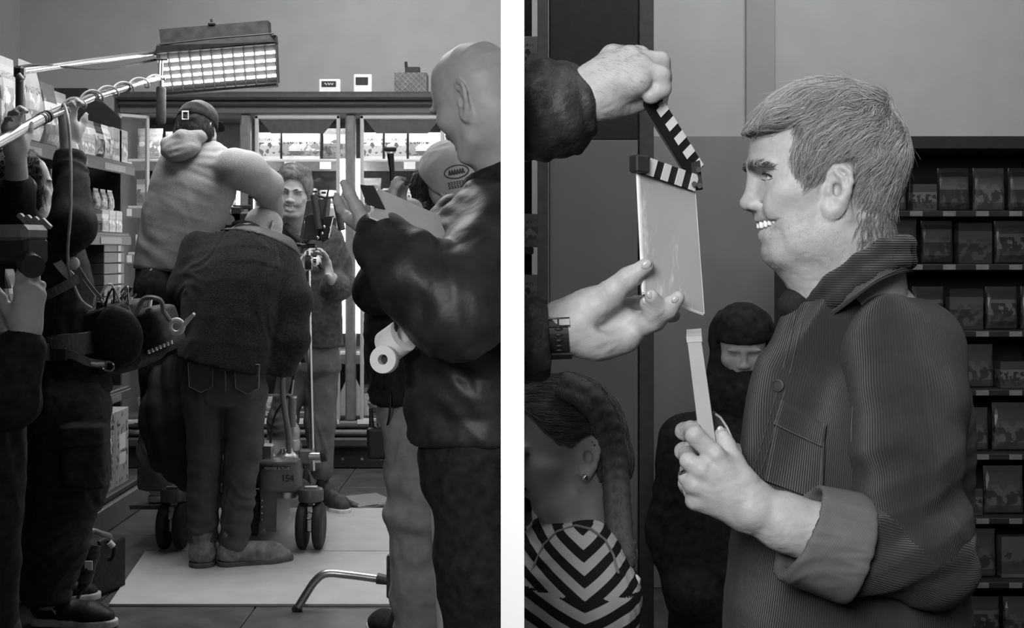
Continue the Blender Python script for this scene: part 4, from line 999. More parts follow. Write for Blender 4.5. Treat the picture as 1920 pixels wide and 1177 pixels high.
MB().tube([P(203, 687, 4.42)+np.array([.02*math.cos(a), 0, .016*math.sin(a)]) for a in np.linspace(0, 2*math.pi, 14, endpoint=False)], .0045, 6, closed=True).build('ring', M_chrome, hp, True)
# sound recorder bag
bg = thing('sound_bag', 'black sound mixer bag full of cables worn in front of the operator', 'bag', P(240, 690, 4.6))
S = Sdf(); S.loft(P(232, 682, 4.6), P(205, 585, 4.6), (.12, .125), (.12, .125), (.95, -.25, .25), .03, .02, 5.)
skin('bag_body', [(S, .008)], M_cloth_black, bg, wr=.004, wscale=(16, 16, 16))
S = Sdf(); S.ell(P(222, 630, 4.46), (.085, .03, .105), .02, np.array([unit((.96, 0, .25)), (0, 1, 0), unit((-.25, 0, .96))])); skin('round_pocket', [(S, .007)], M_cloth_black, bg, wr=.002)
S = Sdf(); S.loft(P(300, 650, 4.6), P(280, 592, 4.6), (.09, .075), (.09, .075), (.95, -.25, .25), .03, .02, 5.); skin('side_pouch', [(S, .008)], M_cloth_black, bg, wr=.004)
stroke('zip', pp([(240, 575, 4.47), (252, 605, 4.47), (263, 625, 4.47)]), .004, M_mid, bg); stroke('zip', pp([(176, 628, 4.47), (190, 652, 4.47), (208, 678, 4.47)]), .004, M_mid, bg)
rr = random.Random(4)
for k in range(11):
    a = np.array(P(172+rr.uniform(0, 70), 570+rr.uniform(-12, 12), 4.5+rr.uniform(-.06, .1))); c = a+np.array([rr.uniform(-.03, .05), 0, rr.uniform(.02, .06)]); e_ = np.array(P(185+rr.uniform(0, 60), 590, 4.55))
    stroke('cable', spline([a, c, e_], 5), .004, [M_chrome, M_rubber, M_lightplastic][k % 3], bg)
for (x, y) in ((185, 570), (212, 566), (240, 560), (278, 558)): MB().cyl(P(x, y+16, 4.52), P(x+3, y-4, 4.52), .012).build('connector', [M_chrome, M_black][x % 2], bg, True)
stroke('handle', spline(pp([(255, 590, 4.5), (270, 560, 4.48), (300, 562, 4.48), (307, 585, 4.5)]), 6), .009, M_mid, bg)
MB().tube([P(331, 612, 4.5)+np.array([.023*math.cos(a), .0, .023*math.sin(a)]) for a in np.linspace(0, 2*math.pi, 16, endpoint=False)], .009, 8, closed=True).build('jack_ring', M_lightplastic, bg, True)
stroke('clip_lever', pp([(343, 612, 4.5), (352, 600, 4.5), (364, 588, 4.48)]), [.008, .009, .006], M_lightplastic, bg); stroke('hook', pp([(308, 585, 4.5), (318, 600, 4.5), (328, 603, 4.5)]), .008, M_mid, bg)
for k in range(7): MB().cyl(P(278+k*7, 656-k*3, 4.47), P(279+k*7, 663-k*3, 4.47), .006).build('eyelet', M_chrome, bg, True)
# headphones
hp2 = thing('headphones', 'black over-ear headphones on the boom operator head', 'headphones', hd.W(-.1, -.45, -.1))
MB().lathe([(.02, 0), (.042, .006), (.045, .02), (.036, .034), (.01, .036)], hd.W(-.06, -.40, -.04), -hd.s, 20).build('ear_cup', M_black, hp2, True); stroke('headband', [hd.W(-.06, -.46*math.cos(a), -.04+.62*math.sin(a)) for a in np.linspace(0, math.pi, 14)], .009, M_black, hp2)
MB().lathe([(.02, 0), (.042, .006), (.045, .02), (.036, .034), (.01, .036)], hd.W(-.06, .40, -.04), hd.s, 20).build('ear_cup', M_black, hp2, True)
MB().ball(hd.W(-.02, -.575, -.0), .009, 8).build('rivet', M_chrome, hp2, True, False)

# ---- someone half out of frame at the left edge
t = person('dark-clothed person cut off by the left edge holding a small camera', p0(-60, 1500, 3.0)); D = 3.0; fr = (.4, .9, 0)
B = Sdf(); B.trunk([(P(-95, 1100, D), (.14, .1)), (P(-95, 700, D), (.15, .1)), (P(-130, 520, D), (.12, .09)), (P(-150, 430, D), (.07, .07))], fr); hd = Head(P(-190, 300, D), (.5, .85, 0)); hd.face(B, eyes=False)
B.chain(pp([(-100, 560, 2.95), (20, 760, 2.86), (50, 625, 2.87)]), [.05, .045, .03]); HN = Sdf(); HN.cap(P(45, 650, 2.87), P(50, 620, 2.87), .03, .029); hand(HN, P(50, 622, 2.87), (.05, .1, 1), (-.3, .9, .2), .19, (.55, .6, .65, .7), (.7, .5, .3), -1)
B.chain(pp([(-60, 1200, D), (-40, 1750, D)]), [.09, .06])
skin('body', [(B, .01), (HN, .0045)], M_skinL, t)
J = Sdf(); J.trunk([(P(-105, 1250, D), (.165, .14)), (P(-95, 1000, D), (.165, .14)), (P(-85, 760, D), (.16, .14)), (P(-110, 600, D), (.15, .11)), (P(-140, 520, D), (.12, .09))], fr, .05, .06); J.chain(pp([(-100, 565, 2.93), (-30, 680, 2.88), (18, 750, 2.86), (42, 655, 2.87)]), [.075, .075, .066, .048], .02)
J.cap(P(-145, 480, D), P(-150, 440, D), .085, .075, .03); jk = skin('dark_jacket', [(J, .01)], M_blackc, t, wr=.006, wscale=(10, 10, 8), seed=41)
HS = Sdf(); hd.base(HS, grow=.05); HS.clip(hd.W(.2, 0, .2), hd.f-.5*hd.u, .02); HS.clip(hd.W(0, 0, -.2), -hd.u, .02); skin('hair', [(HS, .009)], mat('dark_hair_base', .012, .6, .3), t, wr=.006, wscale=(50, 50, 20))
T = Sdf(); T.chain(pp([(-100, 1200, D), (-80, 1700, D)]), [.13, .1]); T.chain(pp([(-60, 1200, D), (-40, 1700, D)]), [.12, .1]); skin('trousers', [(T, .015)], M_cargo, t)
t = thing('handheld_camera', 'small dark camera with pale top held at the left edge', 'camera', P(40, 490, 2.88))
MB().box(P(42, 470, 2.88), (.085, .08, .06), rot_z(-.3), .008).build('camera_body', M_black, t); MB().box(P(36, 438, 2.88), (.1, .09, .04), rot_z(-.3), .012).build('top_plate', M_mid, t)
MB().cyl(P(52, 492, 2.84), P(62, 500, 2.80), .026).build('lens', M_black, t, True)
for k in range(4): MB().box(P(44+k*14, 410+k*3, 3.0), (.011, .02, .03), np.array([unit((.7, 0, .7)), (0, 1, 0), unit((-.7, 0, .7))]), .002).build('fin', M_mid, t)
# ---- bald man in the right foreground
t = person('bald man in dark jacket with clipboard in the right foreground', p0(890, 2100, 2.8)); D = 2.8; fr = (-.75, .65, 0); CLIPX = (-WT-.001, 0, 0)
hd = Head(P(898, 186, 2.8), (-.70, .62, -.36), (-.22, .16, .95), .255, 1.06)
H = Sdf(); hd.face(H); hd.ear(H, 1, lat=.305); H.chain([hd.W(-.1, 0, -.25), P(955, 300, 2.83), P(965, 360, 2.85)], [.06, .062, .07], .04); H.clip(CLIPX, (1, 0, 0))
B = Sdf(); B.trunk([(P(925, 800, D), (.14, .1)), (P(935, 520, D), (.14, .1)), (P(970, 420, D), (.1, .08))], fr)
B.chain(pp([(930, 430, 2.68), (855, 580, 2.5), (712, 442, 2.58)]), [.055, .05, .034])
HN = Sdf(); HN.cap(P(722, 452, 2.58), P(708, 438, 2.58), .034, .03); hand(HN, P(708, 438, 2.58), (-.50, .78, .28), (.35, .0, .95), .19, (.22, .26, .3, .34), (.45, .6, .6), 1, spread=.2)
B.chain(pp([(880, 850, 2.75), (890, 1500, 2.75)]), [.09, .06]); B.chain(pp([(905, 850, 2.9), (905, 1500, 2.9)]), [.09, .06])
B.chain(pp([(870, 430, 3.0), (830, 560, 3.0), (800, 450, 2.9)]), [.05, .045, .035]); hand(B, P(800, 450, 2.9), (-.5, -.1, .6), (0, -.3, 1), .19, (.5,)*4)
B.clip((-WT-.012, 0, 0), (1, 0, 0)); skin('body', [(H, .0045), (B, .01), (HN, .004)], M_skinL, t)
J = Sdf(); J.trunk([(P(927, 850, D), (.19, .155)), (P(918, 700, D), (.19, .155)), (P(925, 560, D), (.19, .15)), (P(945, 460, D), (.18, .13)), (P(965, 385, D), (.13, .09))], fr, .05, .08)
J.chain(pp([(950, 440, 2.70), (905, 515, 2.6), (855, 580, 2.5), (780, 520, 2.52), (718, 452, 2.57)]), [.10, .095, .09, .078, .058], .03); J.chain(pp([(865, 430, 3.0), (830, 560, 3.0), (805, 465, 2.92)]), [.08, .07, .055], .05)
J.clip(P(870, 815, D), (0, 0, -1), .01); J.clip(CLIPX, (1, 0, 0)); J.ell(P(958, 305, 2.82), (.07, .07, .05), .02, None, 's')
def quilt(V, N): return .006*np.abs(np.sin(V[:, 2]*32+2*vnoise(V*6, 4)))+.004*vnoise(V*np.array([22, 22, 14]), 5)
jk = skin('dark_jacket', [(J, .008)], M_puffer, t, wr=.006, wscale=(10, 10, 10), seed=51, disp=quilt)
C2 = Sdf(); C2.chain([P(962, 325, 2.83)+np.array([.085*math.cos(a)-.0, .08*math.sin(a), .03*math.cos(a)]) for a in np.linspace(0, 2*math.pi, 15)], .024, .02); C2.clip(CLIPX, (1, 0, 0)); skin('collar', [(C2, .007)], M_blackc, jk)
T = Sdf(); T.loft(P(918, 900, D), P(918, 780, D), (.16, .135), (.16, .135), fr, .05); T.chain(pp([(905, 880, 2.72), (915, 1060, 2.7), (930, 1500, 2.7)]), [.11, .10, .085], .05); T.chain(pp([(930, 880, 2.95), (940, 1500, 2.95)]), [.105, .08], .05); T.clip(CLIPX, (1, 0, 0))
skin('trousers', [(T, .012)], M_blackc, t, wr=.006, wscale=(9, 9, 6), seed=52)
cb = thing('clipboard', 'pale clipboard held flat by the bald man', 'clipboard', P(770, 400, 2.6))
q = [P(700, 396, 2.50), P(708, 352, 2.62), P(843, 412, 2.72), P(838, 452, 2.60)]
nq = unit(np.cross(q[1]-q[0], q[3]-q[0])); MB().prism(q, nq*.012).build('board', M_lightplastic, cb); MB().prism([a+nq*.0125 for a in q], nq*.004).build('paper', M_paper, cb)
ce = (q[0]+q[1])/2; MB().prism([P(674, 346, 2.50), P(700, 348, 2.56), P(722, 392, 2.54), P(688, 384, 2.49)], (0, .015, .0)).build('black_clip', M_black, cb)
tp = thing('tape_roll', 'fat white roll of tape on a cord at the bald man belt', 'tape', P(738, 640, 2.62), 'rolls of tape')
def roll(parent, c, R_, r_, ax, w_, m):
    prof = [(r_, -w_/2), (R_*.98, -w_/2), (R_, -w_*.4), (R_, w_*.4), (R_*.98, w_/2), (r_, w_/2), (r_, -w_/2)]
    mb = MB(); o = np.asarray(c); x, y, d = frame_of(ax); n = 28
    V = [o+d*h+rr_*(math.cos(2*math.pi*k/n)*x+math.sin(2*math.pi*k/n)*y) for rr_, h in prof for k in range(n)]
    f = [(i*n+k, i*n+(k+1) % n, (i+1)*n+(k+1) % n, (i+1)*n+k) for i in range(len(prof)-1) for k in range(n)]
    return mb.add(V, f).build('tape', m, parent, True)
roll(tp, P(741, 640, 2.62), .035, .016, (.7, -.5, .5), .05, M_paper)
tp = thing('tape_roll', 'narrow pale tape roll with dark core below the fat white one', 'tape', P(722, 675, 2.58), 'rolls of tape'); roll(tp, P(721, 674, 2.57), .028, .0105, (-.25, -1, .1), .022, M_paper); MB().cyl(P(721, 674, 2.575)+np.array([0, .006, 0]), P(721, 674, 2.575)+np.array([0, .012, 0]), .0105).build('core', M_black, tp, True)
stroke('cord', spline(pp([(728, 540, 2.62), (738, 580, 2.6), (742, 615, 2.6), (735, 650, 2.6)]), 5), .004, M_rubber, tp)

# ---- crew member in the pale cap
t = person('crew member in pale logo cap and khaki trousers behind the bald man', p0(780, 1219, 4.3)); D = 4.3; fr = (-.6, .8, 0)
hd = Head(P(838, 345, 4.3), (.45, -.68, -.58), (.3, -.5, .75), .24)
H = Sdf(); hd.face(H, eyes=False); H.cap(hd.W(-.15, 0, -.3), P(855, 455, 4.35), .055, .065, .04)
B = Sdf(); B.trunk([(P(800, 780, D), (.14, .09)), (P(800, 520, D), (.15, .1)), (P(835, 440, D), (.1, .08))], fr)
B.chain(pp([(745, 480, 4.2), (722, 560, 4.1), (752, 400, 3.95)]), [.045, .04, .03]); hand(B, P(775, 392, 3.95), (-.9, .1, .5), (-.2, .2, -.8), .19, (.5, .5, .6, .6), (.8, .3, .3), 1); B.cap(P(752, 410, 3.95), P(775, 392, 3.95), .03, .03)
B.chain(pp([(775, 790, 4.25), (780, 960, 4.25), (775, 1200, 4.3)]), [.07, .055, .045]); B.chain(pp([(830, 790, 4.4), (830, 960, 4.4), (830, 1180, 4.5)]), [.07, .055, .045])
skin('body', [(H, .006), (B, .008)], M_skinL, t)
CP = Sdf(); hd.base(CP, grow=.05); CP.ell(hd.W(.05, 0, .22), np.array([.44, .37, .40])*hd.z, .06, hd.R); CP.clip(hd.W(0, 0, .06), -hd.u, .006)
M_cap = mat('pale_cotton_cap', .40, .85, .2, var=.05, scale=40, bump=.2, bscale=300)
cp = skin('cap', [(CP, .005)], M_cap, t, wr=.002)
BR = Sdf(); BR.loft(hd.W(.36, 0, .10), hd.W(.74, 0, .0), (.08, .007), (.055, .007), hd.u+.2*hd.f, .035); skin('brim', [(BR, .004)], M_cap, cp)
MB().ball(hd.W(.02, 0, .615), .008, 8).build('cap_button', M_mid, cp, True, False)
HS = Sdf(); hd.base(HS, grow=.03); HS.clip(hd.W(.0, 0, 0), hd.f-.2*hd.u, .02); HS.clip(hd.W(0, 0, .1), hd.u, .02); HS.cap(hd.W(-.3, -.15, -.2), P(800, 400, 4.25), .05, .03, .04); HS.cap(hd.W(-.2, .2, -.2), P(815, 420, 4.25), .05, .03, .04)
hs = skin('hair', [(HS, .007)], mat('dark_hair_base', .012, .6, .3), t, wr=.006, wscale=(50, 50, 20)); hair('hair_strands', HS, 600, 6, .012, lambda p: np.tile([-.2, 0, -1.], (len(p), 1)), .0009, H_dark, hs, .007, .004)
# oval emblem and block lettering on the cap front
def capm(x, y):
    c, s_ = math.cos(.18), math.sin(.18); return hit(CP, 856+x*c+y*s_, 322-x*s_+y*c, 3.95, 4.6, .0015)
M_print = mat('cap_print', .07, .8, .2)
stroke('emblem_ring', [capm(23*math.cos(a), 12*math.sin(a)) for a in np.linspace(0, 2*math.pi, 26)], .0024, M_print, cp, 5)
for k in range(6):
    x0 = -15+k*5; stroke('emblem_script', spline([capm(x0, 5), capm(x0+2.5, -5), capm(x0+3.5, 4), capm(x0+5.5, 2)], 3), .0022, M_print, cp, 5)
for j in range(2):
    for k in range(8): stroke('block_letter', [capm(-20+k*5.2, 18+j*7), capm(-17+k*5.2, 18+j*7), capm(-17+k*5.2, 22+j*7), capm(-20+k*5.2, 22+j*7)], .0022, M_print, cp, 5)
J = Sdf(); J.trunk([(P(795, 790, D), (.18, .14)), (P(785, 600, D), (.19, .14)), (P(805, 500, D), (.19, .13)), (P(838, 445, D), (.13, .09))], fr, .05, .07); J.chain(pp([(750, 480, 4.18), (712, 545, 4.1), (750, 420, 3.97)]), [.08, .075, .055], .04); J.clip(P(795, 752, D), (0, 0, -1), .01)
jk = skin('dark_jacket', [(J, .01)], M_blackc, t, wr=.006, wscale=(10, 10, 8), seed=61)
T = Sdf(); T.loft(P(800, 820, D), P(795, 740, D), (.165, .12), (.16, .12), fr, .05); T.chain(pp([(780, 820, 4.22), (782, 960, 4.2), (785, 1100, 4.22), (790, 1215, 4.25)]), [.108, .095, .085, .085], .05); T.chain(pp([(835, 810, 4.45), (832, 960, 4.45), (830, 1190, 4.5)]), [.1, .09, .08], .05)
def kh(V, N): return .013*np.sin(V[:, 2]*48+V[:, 0]*22+4*vnoise(V*5, 6))*np.clip(vnoise(V*np.array([6, 6, 4]), 7)+.45, 0, 1)
skin('khaki_trousers', [(T, .008)], M_khaki, t, wr=.005, wscale=(10, 10, 7), seed=62, disp=kh)
shoe(t, p0(770, 1219, 4.3), (-.5, .8, 0), .28, .1, M_blackc, M_sole); shoe(t, p0(825, 1219, 4.5), (-.5, .8, 0), .28, .1, M_blackc, M_sole)
wt = thing('walkie_talkie', 'black walkie-talkie with antenna hanging from the khaki trousers', 'radio', P(708, 865, 4.2))
S = Sdf(); S.loft(P(709, 855, 4.2), P(706, 805, 4.2), (.034, .022), (.032, .022), (0, -1, 0), .012, .01, 5.); skin('radio_body', [(S, .004)], M_black, wt); MB().cyl(P(697, 800, 4.2), P(695, 765, 4.2), .009, .006).build('antenna', M_black, wt, True); MB().cyl(P(712, 802, 4.2), P(712, 793, 4.2), .009).build('knob', M_alu, wt, True); stroke('belt_cord', spline(pp([(722, 812, 4.2), (730, 780, 4.12), (732, 740, 4.12)]), 5), .004, M_rubber, wt)
hc = thing('handheld_rig', 'small camera rig with upright T-grip held above the clipboard', 'camera', P(730, 380, 3.9))
MB().box(P(735, 368, 3.9), (.07, .05, .035), ch=.006).build('rig_body', M_black, hc); MB().tube(pp([(737, 360, 3.9), (735, 320, 3.9), (732, 288, 3.9)]), [.009, .008, .011], 10).build('upright', M_black, hc, True); MB().box(P(732, 280, 3.9), (.036, .02, .012), ch=.003).build('t_grip', M_black, hc)
MB().ball(P(700, 352, 3.95), .022, 12, (1, .7, .6)).build('cold_light', M_paper, hc, True, False); MB().cyl(P(705, 362, 3.92), P(722, 366, 3.9), .008).build('arm', M_black, hc, True); MB().cyl(P(755, 363, 3.88), P(764, 343, 3.88), .007).build('pen', M_black, hc, True)

# ================================================================ COOLER BAY: the equipment
# ---- LED panel lamp
lp = thing('led_panel_lamp', 'glowing LED panel lamp with egg-crate grid and black fabric skirt', 'lamp', P(405, 170, 6.1))
c4 = [P(291, 88, 6.0), P(515, 70, 6.0), P(519, 158, 6.10), P(304, 176, 6.10)]     # TL TR BR BL
def pan(u, v, d=0.):
    p = (c4[0]*(1-u)+c4[1]*u)*(1-v)+(c4[3]*(1-u)+c4[2]*u)*v
    n = unit(np.cross(c4[1]-c4[0], c4[3]-c4[0])); n = n if n[1] < 0 else -n
    return p+n*d
Mled = mat('led_strip', .9, .5, .2, emit=7); Mskirt = mat('skirt_fabric', .02, .8, .3, var=.3, scale=25, bump=.4, bscale=30); Mcrate = mat('egg_crate_cloth', .09, .8, .2, var=.1)
MB().prism([pan(0, 0, -.04), pan(1, 0, -.04), pan(1, 1, -.04), pan(0, 1, -.04)], (0, .05, .0)).build('housing', M_black, lp)
MB().prism([pan(.01, .05, -.038), pan(.99, .05, -.038), pan(.99, .99, -.038), pan(.01, .99, -.038)], (0, .004, 0)).build('diffuser_cloth', Mcrate, lp)
for v in (.155, .33, .50, .665, .83):
    for k in range(11):
        a, b = k/11+.008, (k+1)/11-.008; MB().prism([pan(a, v-.027, -.02), pan(b, v-.027, -.02), pan(b, v+.027, -.02), pan(a, v+.027, -.02)], (0, .012, 0)).build('led_strip', Mled, lp)
for k in range(12):
    u = k/11; MB().prism([pan(u-.0015, .05, .0), pan(u+.0015, .05, .0), pan(u+.0015, 1, .0), pan(u-.0015, 1, .0)], (0, .03, 0)).build('grid_divider', M_dark if k in (0, 11) else Mcrate, lp)
for v in (.075, .97): MB().prism([pan(0, v-.02, .02), pan(1, v-.02, .02), pan(1, v+.03, .02), pan(0, v+.03, .02)], (0, .06, 0)).build('grid_edge', M_black, lp)
sk = [P(298, 55, 6.05), P(502, 38, 6.05), P(503, 62, 6.02), P(515, 70, 5.98), P(516, 78, 5.98), P(291, 98, 5.98), P(293, 86, 5.98), P(301, 80, 6.02)]
MB().prism(sk, (0, .08, 0)).build('fabric_skirt', Mskirt, lp); stroke('skirt_seam', pp([(300, 84, 5.985), (400, 72, 5.975), (513, 63, 5.975)]), .004, M_black, lp)
MB().box(P(397, 45, 6.05), (.035, .02, .012), ch=.003).build('latch', M_black, lp); MB().cyl(P(398, 46, 6.05), P(396, 36, 6.05), .006).build('latch_pin', M_black, lp, True)
n_ = unit(np.cross(c4[1]-c4[0], c4[3]-c4[0])); n_ = n_ if n_[1] < 0 else -n_
pc = pan(.5, .5, .06); area('led_panel_light', pc, pc+n_+np.array([0, 0, -.5]), .52, .18, 6.5)
ap = thing('lamp_boom_arm', 'steel boom arm with cable holding the LED panel', 'stand', p0(37, 1118, 4.95))
stroke('arm_tube', pp([(36, 134, 4.95), (60, 131, 5.05), (160, 116, 5.5), (294, 99, 6.06)]), [.013, .013, .013, .015], M_alu, ap, 12); MB().box(P(37, 136, 4.95), (.04, .04, .05), ch=.01).build('knuckle', M_black, ap); MB().cyl(P(34, 140, 4.93), P(42, 150, 4.93), .012).build('locking_knob', M_mid, ap, True)
stroke('power_cable', spline(pp([(28, 128, 4.95), (60, 122, 5.05), (110, 124, 5.25), (180, 129, 5.55), (240, 122, 5.82), (292, 112, 6.06)]), 6), .006, M_rubber, ap)
MB().tube(pp([(37, 136, 4.95), (37, 700, 4.95), (37, 1118, 4.95)]), .016, 10).build('stand_post', M_dark, ap, True)
# ---- boom pole and microphone
bp = thing('boom_pole', 'long metal boom pole with coiled pale cable', 'boom pole', P(130, 200, 4.6))
def bpt(s_): 
    K = [(0., (-60, 300, 3.75)), (.17, (0, 266, 4.0)), (.4, (82, 221, 4.35)), (.63, (173, 182, 4.9)), (1., (300, 146, 5.9))]
    for (a, p), (b, q) in zip(K[:-1], K[1:]):
        if s_ <= b: tt = (s_-a)/(b-a); return P(*[p[i]+(q[i]-p[i])*tt for i in range(3)])
    return P(*K[-1][1])
M_pole = mat('satin_metal_pole', .5, .25, .5, metal=1, var=.04)
MB().tube([bpt(s_) for s_ in np.linspace(0, .4, 6)], .0195, 16).build('pole_section', M_pole, bp, True); MB().tube([bpt(s_) for s_ in np.linspace(.4, .63, 5)], .0165, 16).build('pole_section', M_pole, bp, True); MB().tube([bpt(s_) for s_ in np.linspace(.63, 1, 6)], [.0145]*3+[.0135]*3, 16).build('pole_section', M_pole, bp, True)
for s_ in (.385, .40, .415, .63, .64, .82): MB().tube([bpt(s_-.004), bpt(s_+.004)], .0215 if s_ < .5 else .018, 16).build('locking_ring', M_rubber, bp, True)
cp_ = []
for k in range(150):
    s_ = .52+.47*k/149; c = bpt(s_); x, y, d = frame_of(bpt(min(s_+.01, 1))-bpt(s_-.01)); a = k/149*2*math.pi*5.5; r_ = .026 if s_ < .95 else .02; cp_.append(c+r_*(math.cos(a)*x+math.sin(a)*y))
M_cab = mat('pale_cable', .34, .5, .4); MB().tube(cp_, .0045, 6).build('coiled_cable', M_cab, bp, True)
MB().tube(spline([cp_[0]]+pp([(120, 196, 4.5), (126, 215, 4.42), (131, 260, 4.38), (133, 330, 4.33), (132, 400, 4.31), (128, 450, 4.33), (127, 480, 4.38), (130, 510, 4.42), (150, 560, 4.43), (172, 578, 4.45)]), 6), .0052, 8).build('hanging_cable', M_cab, bp, True)
mc_ = thing('boom_microphone', 'microphone in grey foam windscreen hanging from the boom pole tip', 'microphone', P(302, 233, 5.9))
MB().lathe([(.006, 0), (.017, .003), (.0225, .012), (.0225, .165), (.019, .172), (.011, .174)], P(302, 233, 5.9), (0, 0, 1), 20).build('foam_windscreen', mat('grey_foam', .085, .95, .1, bump=.4, bscale=500), mc_, True); MB().cyl(P(302, 166, 5.9), P(302, 150, 5.9), .012).build('capsule', M_chrome, mc_, True)
MB().box(P(302, 148, 5.9), (.04, .02, .012), ch=.003).box(P(305, 112, 5.9), (.05, .02, .008), ch=.002).build('mount_plate', M_black, mc_)
for x in (298, 303): MB().cyl(P(x, 148, 5.9), P(x+1, 112, 5.9), .005).build('mount_rod', M_chrome, mc_, True)

# ---- camera dolly
dl = thing('camera_dolly', 'wheeled camera dolly with handle post and number 154', 'dolly', p0(455, 990, 6.2)); M_dol = mat('dolly_paint', .075, .4, .5, var=.08); M_dolL = mat('dolly_light_paint', .15, .4, .5, var=.08)
def wheel(x, y):
    hub = MB().box((x, y-.0, .15), (.034, .06, .12), ch=.006).cyl((x-.05, y, .115), (x+.05, y, .115), .016).build('wheel_fork', M_alu, dl)
    for sg in (-1, 1): MB().lathe([(.03, -.02), (.06, -.022), (.085, -.022), (.1, -.016), (.105, -.006), (.105, .006), (.1, .016), (.085, .022), (.06, .022), (.03, .02)], (x+sg*.036, y, .116), (1, 0, 0), 32).build('tyre', M_rubber, dl, True)
    MB().tube([np.array((x, y-.034, .165))+.016*np.array([math.cos(a), 0, math.sin(a)]) for a in np.linspace(0, 2*math.pi, 12, endpoint=False)], .0035, 6, closed=True).build('ring', M_chrome, hub, True)
    MB().lathe([(.045, 0), (.056, .006), (.057, .05), (.052, .058), (.045, .06)], (x, y, .222), (0, 0, 1), 28).build('kingpin_housing', M_dol, dl, True); MB().box((x, y, .287), (.06, .03, .014), ch=.004).build('kingpin_lock', M_alu, dl)
WX = [(cx(325, 5.72), 5.72), (cx(583, 5.72), 5.72), (cx(592, 6.75), 6.75), (cx(400, 6.75), 6.75)]
for x, y in WX: wheel(x, y)
bxm = (cx(440, 5.85)+cx(560, 5.85))/2
for x, y in WX:
    a = np.array((x, y, .252)); b = np.array((bxm+(.12 if x > bxm else -.12), 6.0 if y < 6.2 else 6.5, .252)); d_ = unit(b-a); MB().box((a+b)/2, (np.linalg.norm(b-a), .07, .045), np.array([d_, np.cross((0, 0, 1), d_), (0, 0, 1)]), .008).build('wheel_arm', M_dol, dl)
S = Sdf(); S.loft((bxm-.09, 6.2, .25), (bxm-.09, 6.2, .385), (.16, .32), (.16, .32), (0, 1, 0), .008, .01, 6.); skin('chassis', [(S, .012)], M_dol, dl)
MB().lathe([(.075, 0), (.08, .004), (.08, .03), (.07, .034)], (cx(540, 5.87), 5.87, .218), (0, 0, 1), 28).build('swivel_ring', M_alu, dl, True)
S = Sdf(); S.loft(P(527, 918, 5.84), P(527, 864, 5.84), (.095, .06), (.095, .06), (0, -1, 0), .008, .01, 4.); hsg = skin('rear_housing', [(S, .007)], M_dolL, dl)
stroke('rim', [P(490, 867, 5.78), P(520, 869, 5.772), P(553, 866, 5.775), P(562, 861, 5.8)], .008, M_dolL, hsg)
[text('number_lettering', c_, P(531+8*i_, 897, 5.776), .045, M_black, hsg) for i_, c_ in enumerate('154')]; box('name_plate', P(517, 876, 5.79), (.13, .03, .012), M_black, hsg); text('name_lettering', 'PEEWEE III PLUS', P(519, 878, 5.772), .016, M_lightplastic, hsg)
MB().prism(pp([(488, 915, 5.80), (520, 915, 5.80), (518, 997, 5.80), (500, 997, 5.80), (488, 978, 5.80)]), (0, .35, 0)).build('lower_panel', M_dolL, dl); MB().box(P(478, 960, 5.95), (.09, .3, .16), ch=.01).build('brake_unit', M_black, dl); MB().cyl(P(470, 997, 5.85), P(482, 997, 5.85), .018).build('pedal_roller', M_rubber, dl, True)
for y in (938, 950, 962, 974): MB().ball(P(491, y, 5.797), .006, 8).build('bolt', M_chrome, dl, True, False)
MB().lathe([(.09, 0), (.09, .012), (.05, .02), (.03, .04), (.028, .055)], P(537, 862, 5.95), (0, 0, 1), 24).build('post_collar', M_alu, dl, True)
MB().tube(spline(pp([(541, 850, 5.93), (541, 815, 5.93), (534, 770, 5.93), (530, 735, 5.93), (531, 700, 5.93), (536, 680, 5.93), (545, 675, 5.92)]), 6), .0135, 14).build('steering_post', M_dolL, dl, True); MB().cyl(P(541, 674, 5.92), P(574, 673, 5.9), .017).build('hand_grip', M_rubber, dl, True)
stroke('hook_rod', pp([(500, 741, 5.93), (530, 741, 5.93), (547, 738, 5.93), (550, 712, 5.93)]), .006, M_alu, dl); MB().cyl(P(548, 800, 6.0), P(548, 744, 6.0), .018).build('push_bar_socket', M_dolL, dl, True)
MB().cyl(P(548, 746, 6.0), P(548, 742, 6.0), .022).build('socket_rim', M_alu, dl, True)
stroke('control_cable', spline(pp([(556, 655, 5.9), (545, 730, 5.96), (515, 780, 6.0), (505, 850, 5.95)]), 6), .006, M_rubber, dl)
MB().box(P(503, 850, 5.9), (.05, .05, .09), ch=.008).build('hydraulic_valve', M_alu, dl); MB().cyl((-1.27, 6.25, .385), (-1.30, 6.25, 1.0), .06).build('column', M_dark, dl, True); MB().cyl((-1.30, 6.25, 1.0), (-1.30, 6.25, 1.32), .045).build('column_riser', M_alu, dl, True)
box('side_platform', (cx(330, 6.0), 6.05, .187), (.30, .56, .022), M_dark, dl); box('platform_bracket', (cx(390, 6.0), 6.1, .21), (.3, .05, .03), M_dark, dl)
wb = thing('water_bottle', 'clear plastic water bottle standing on the dolly deck', 'bottle', P(550, 845, 6.15))
Mw = glass_mat('clear_plastic', .6, .35, .95); b0 = np.array([cx(550, 6.15), 6.15, .386])
MB().lathe([(.030, 0), (.033, .006), (.033, .045), (.028, .052), (.033, .06), (.033, .10), (.02, .125), (.013, .135), (.013, .15)], b0, n=20).build('bottle_body', Mw, wb, True); MB().lathe([(.015, 0), (.015, .018), (.013, .02)], b0+np.array([0, 0, .148]), n=16).build('bottle_cap', M_paper, wb, True)
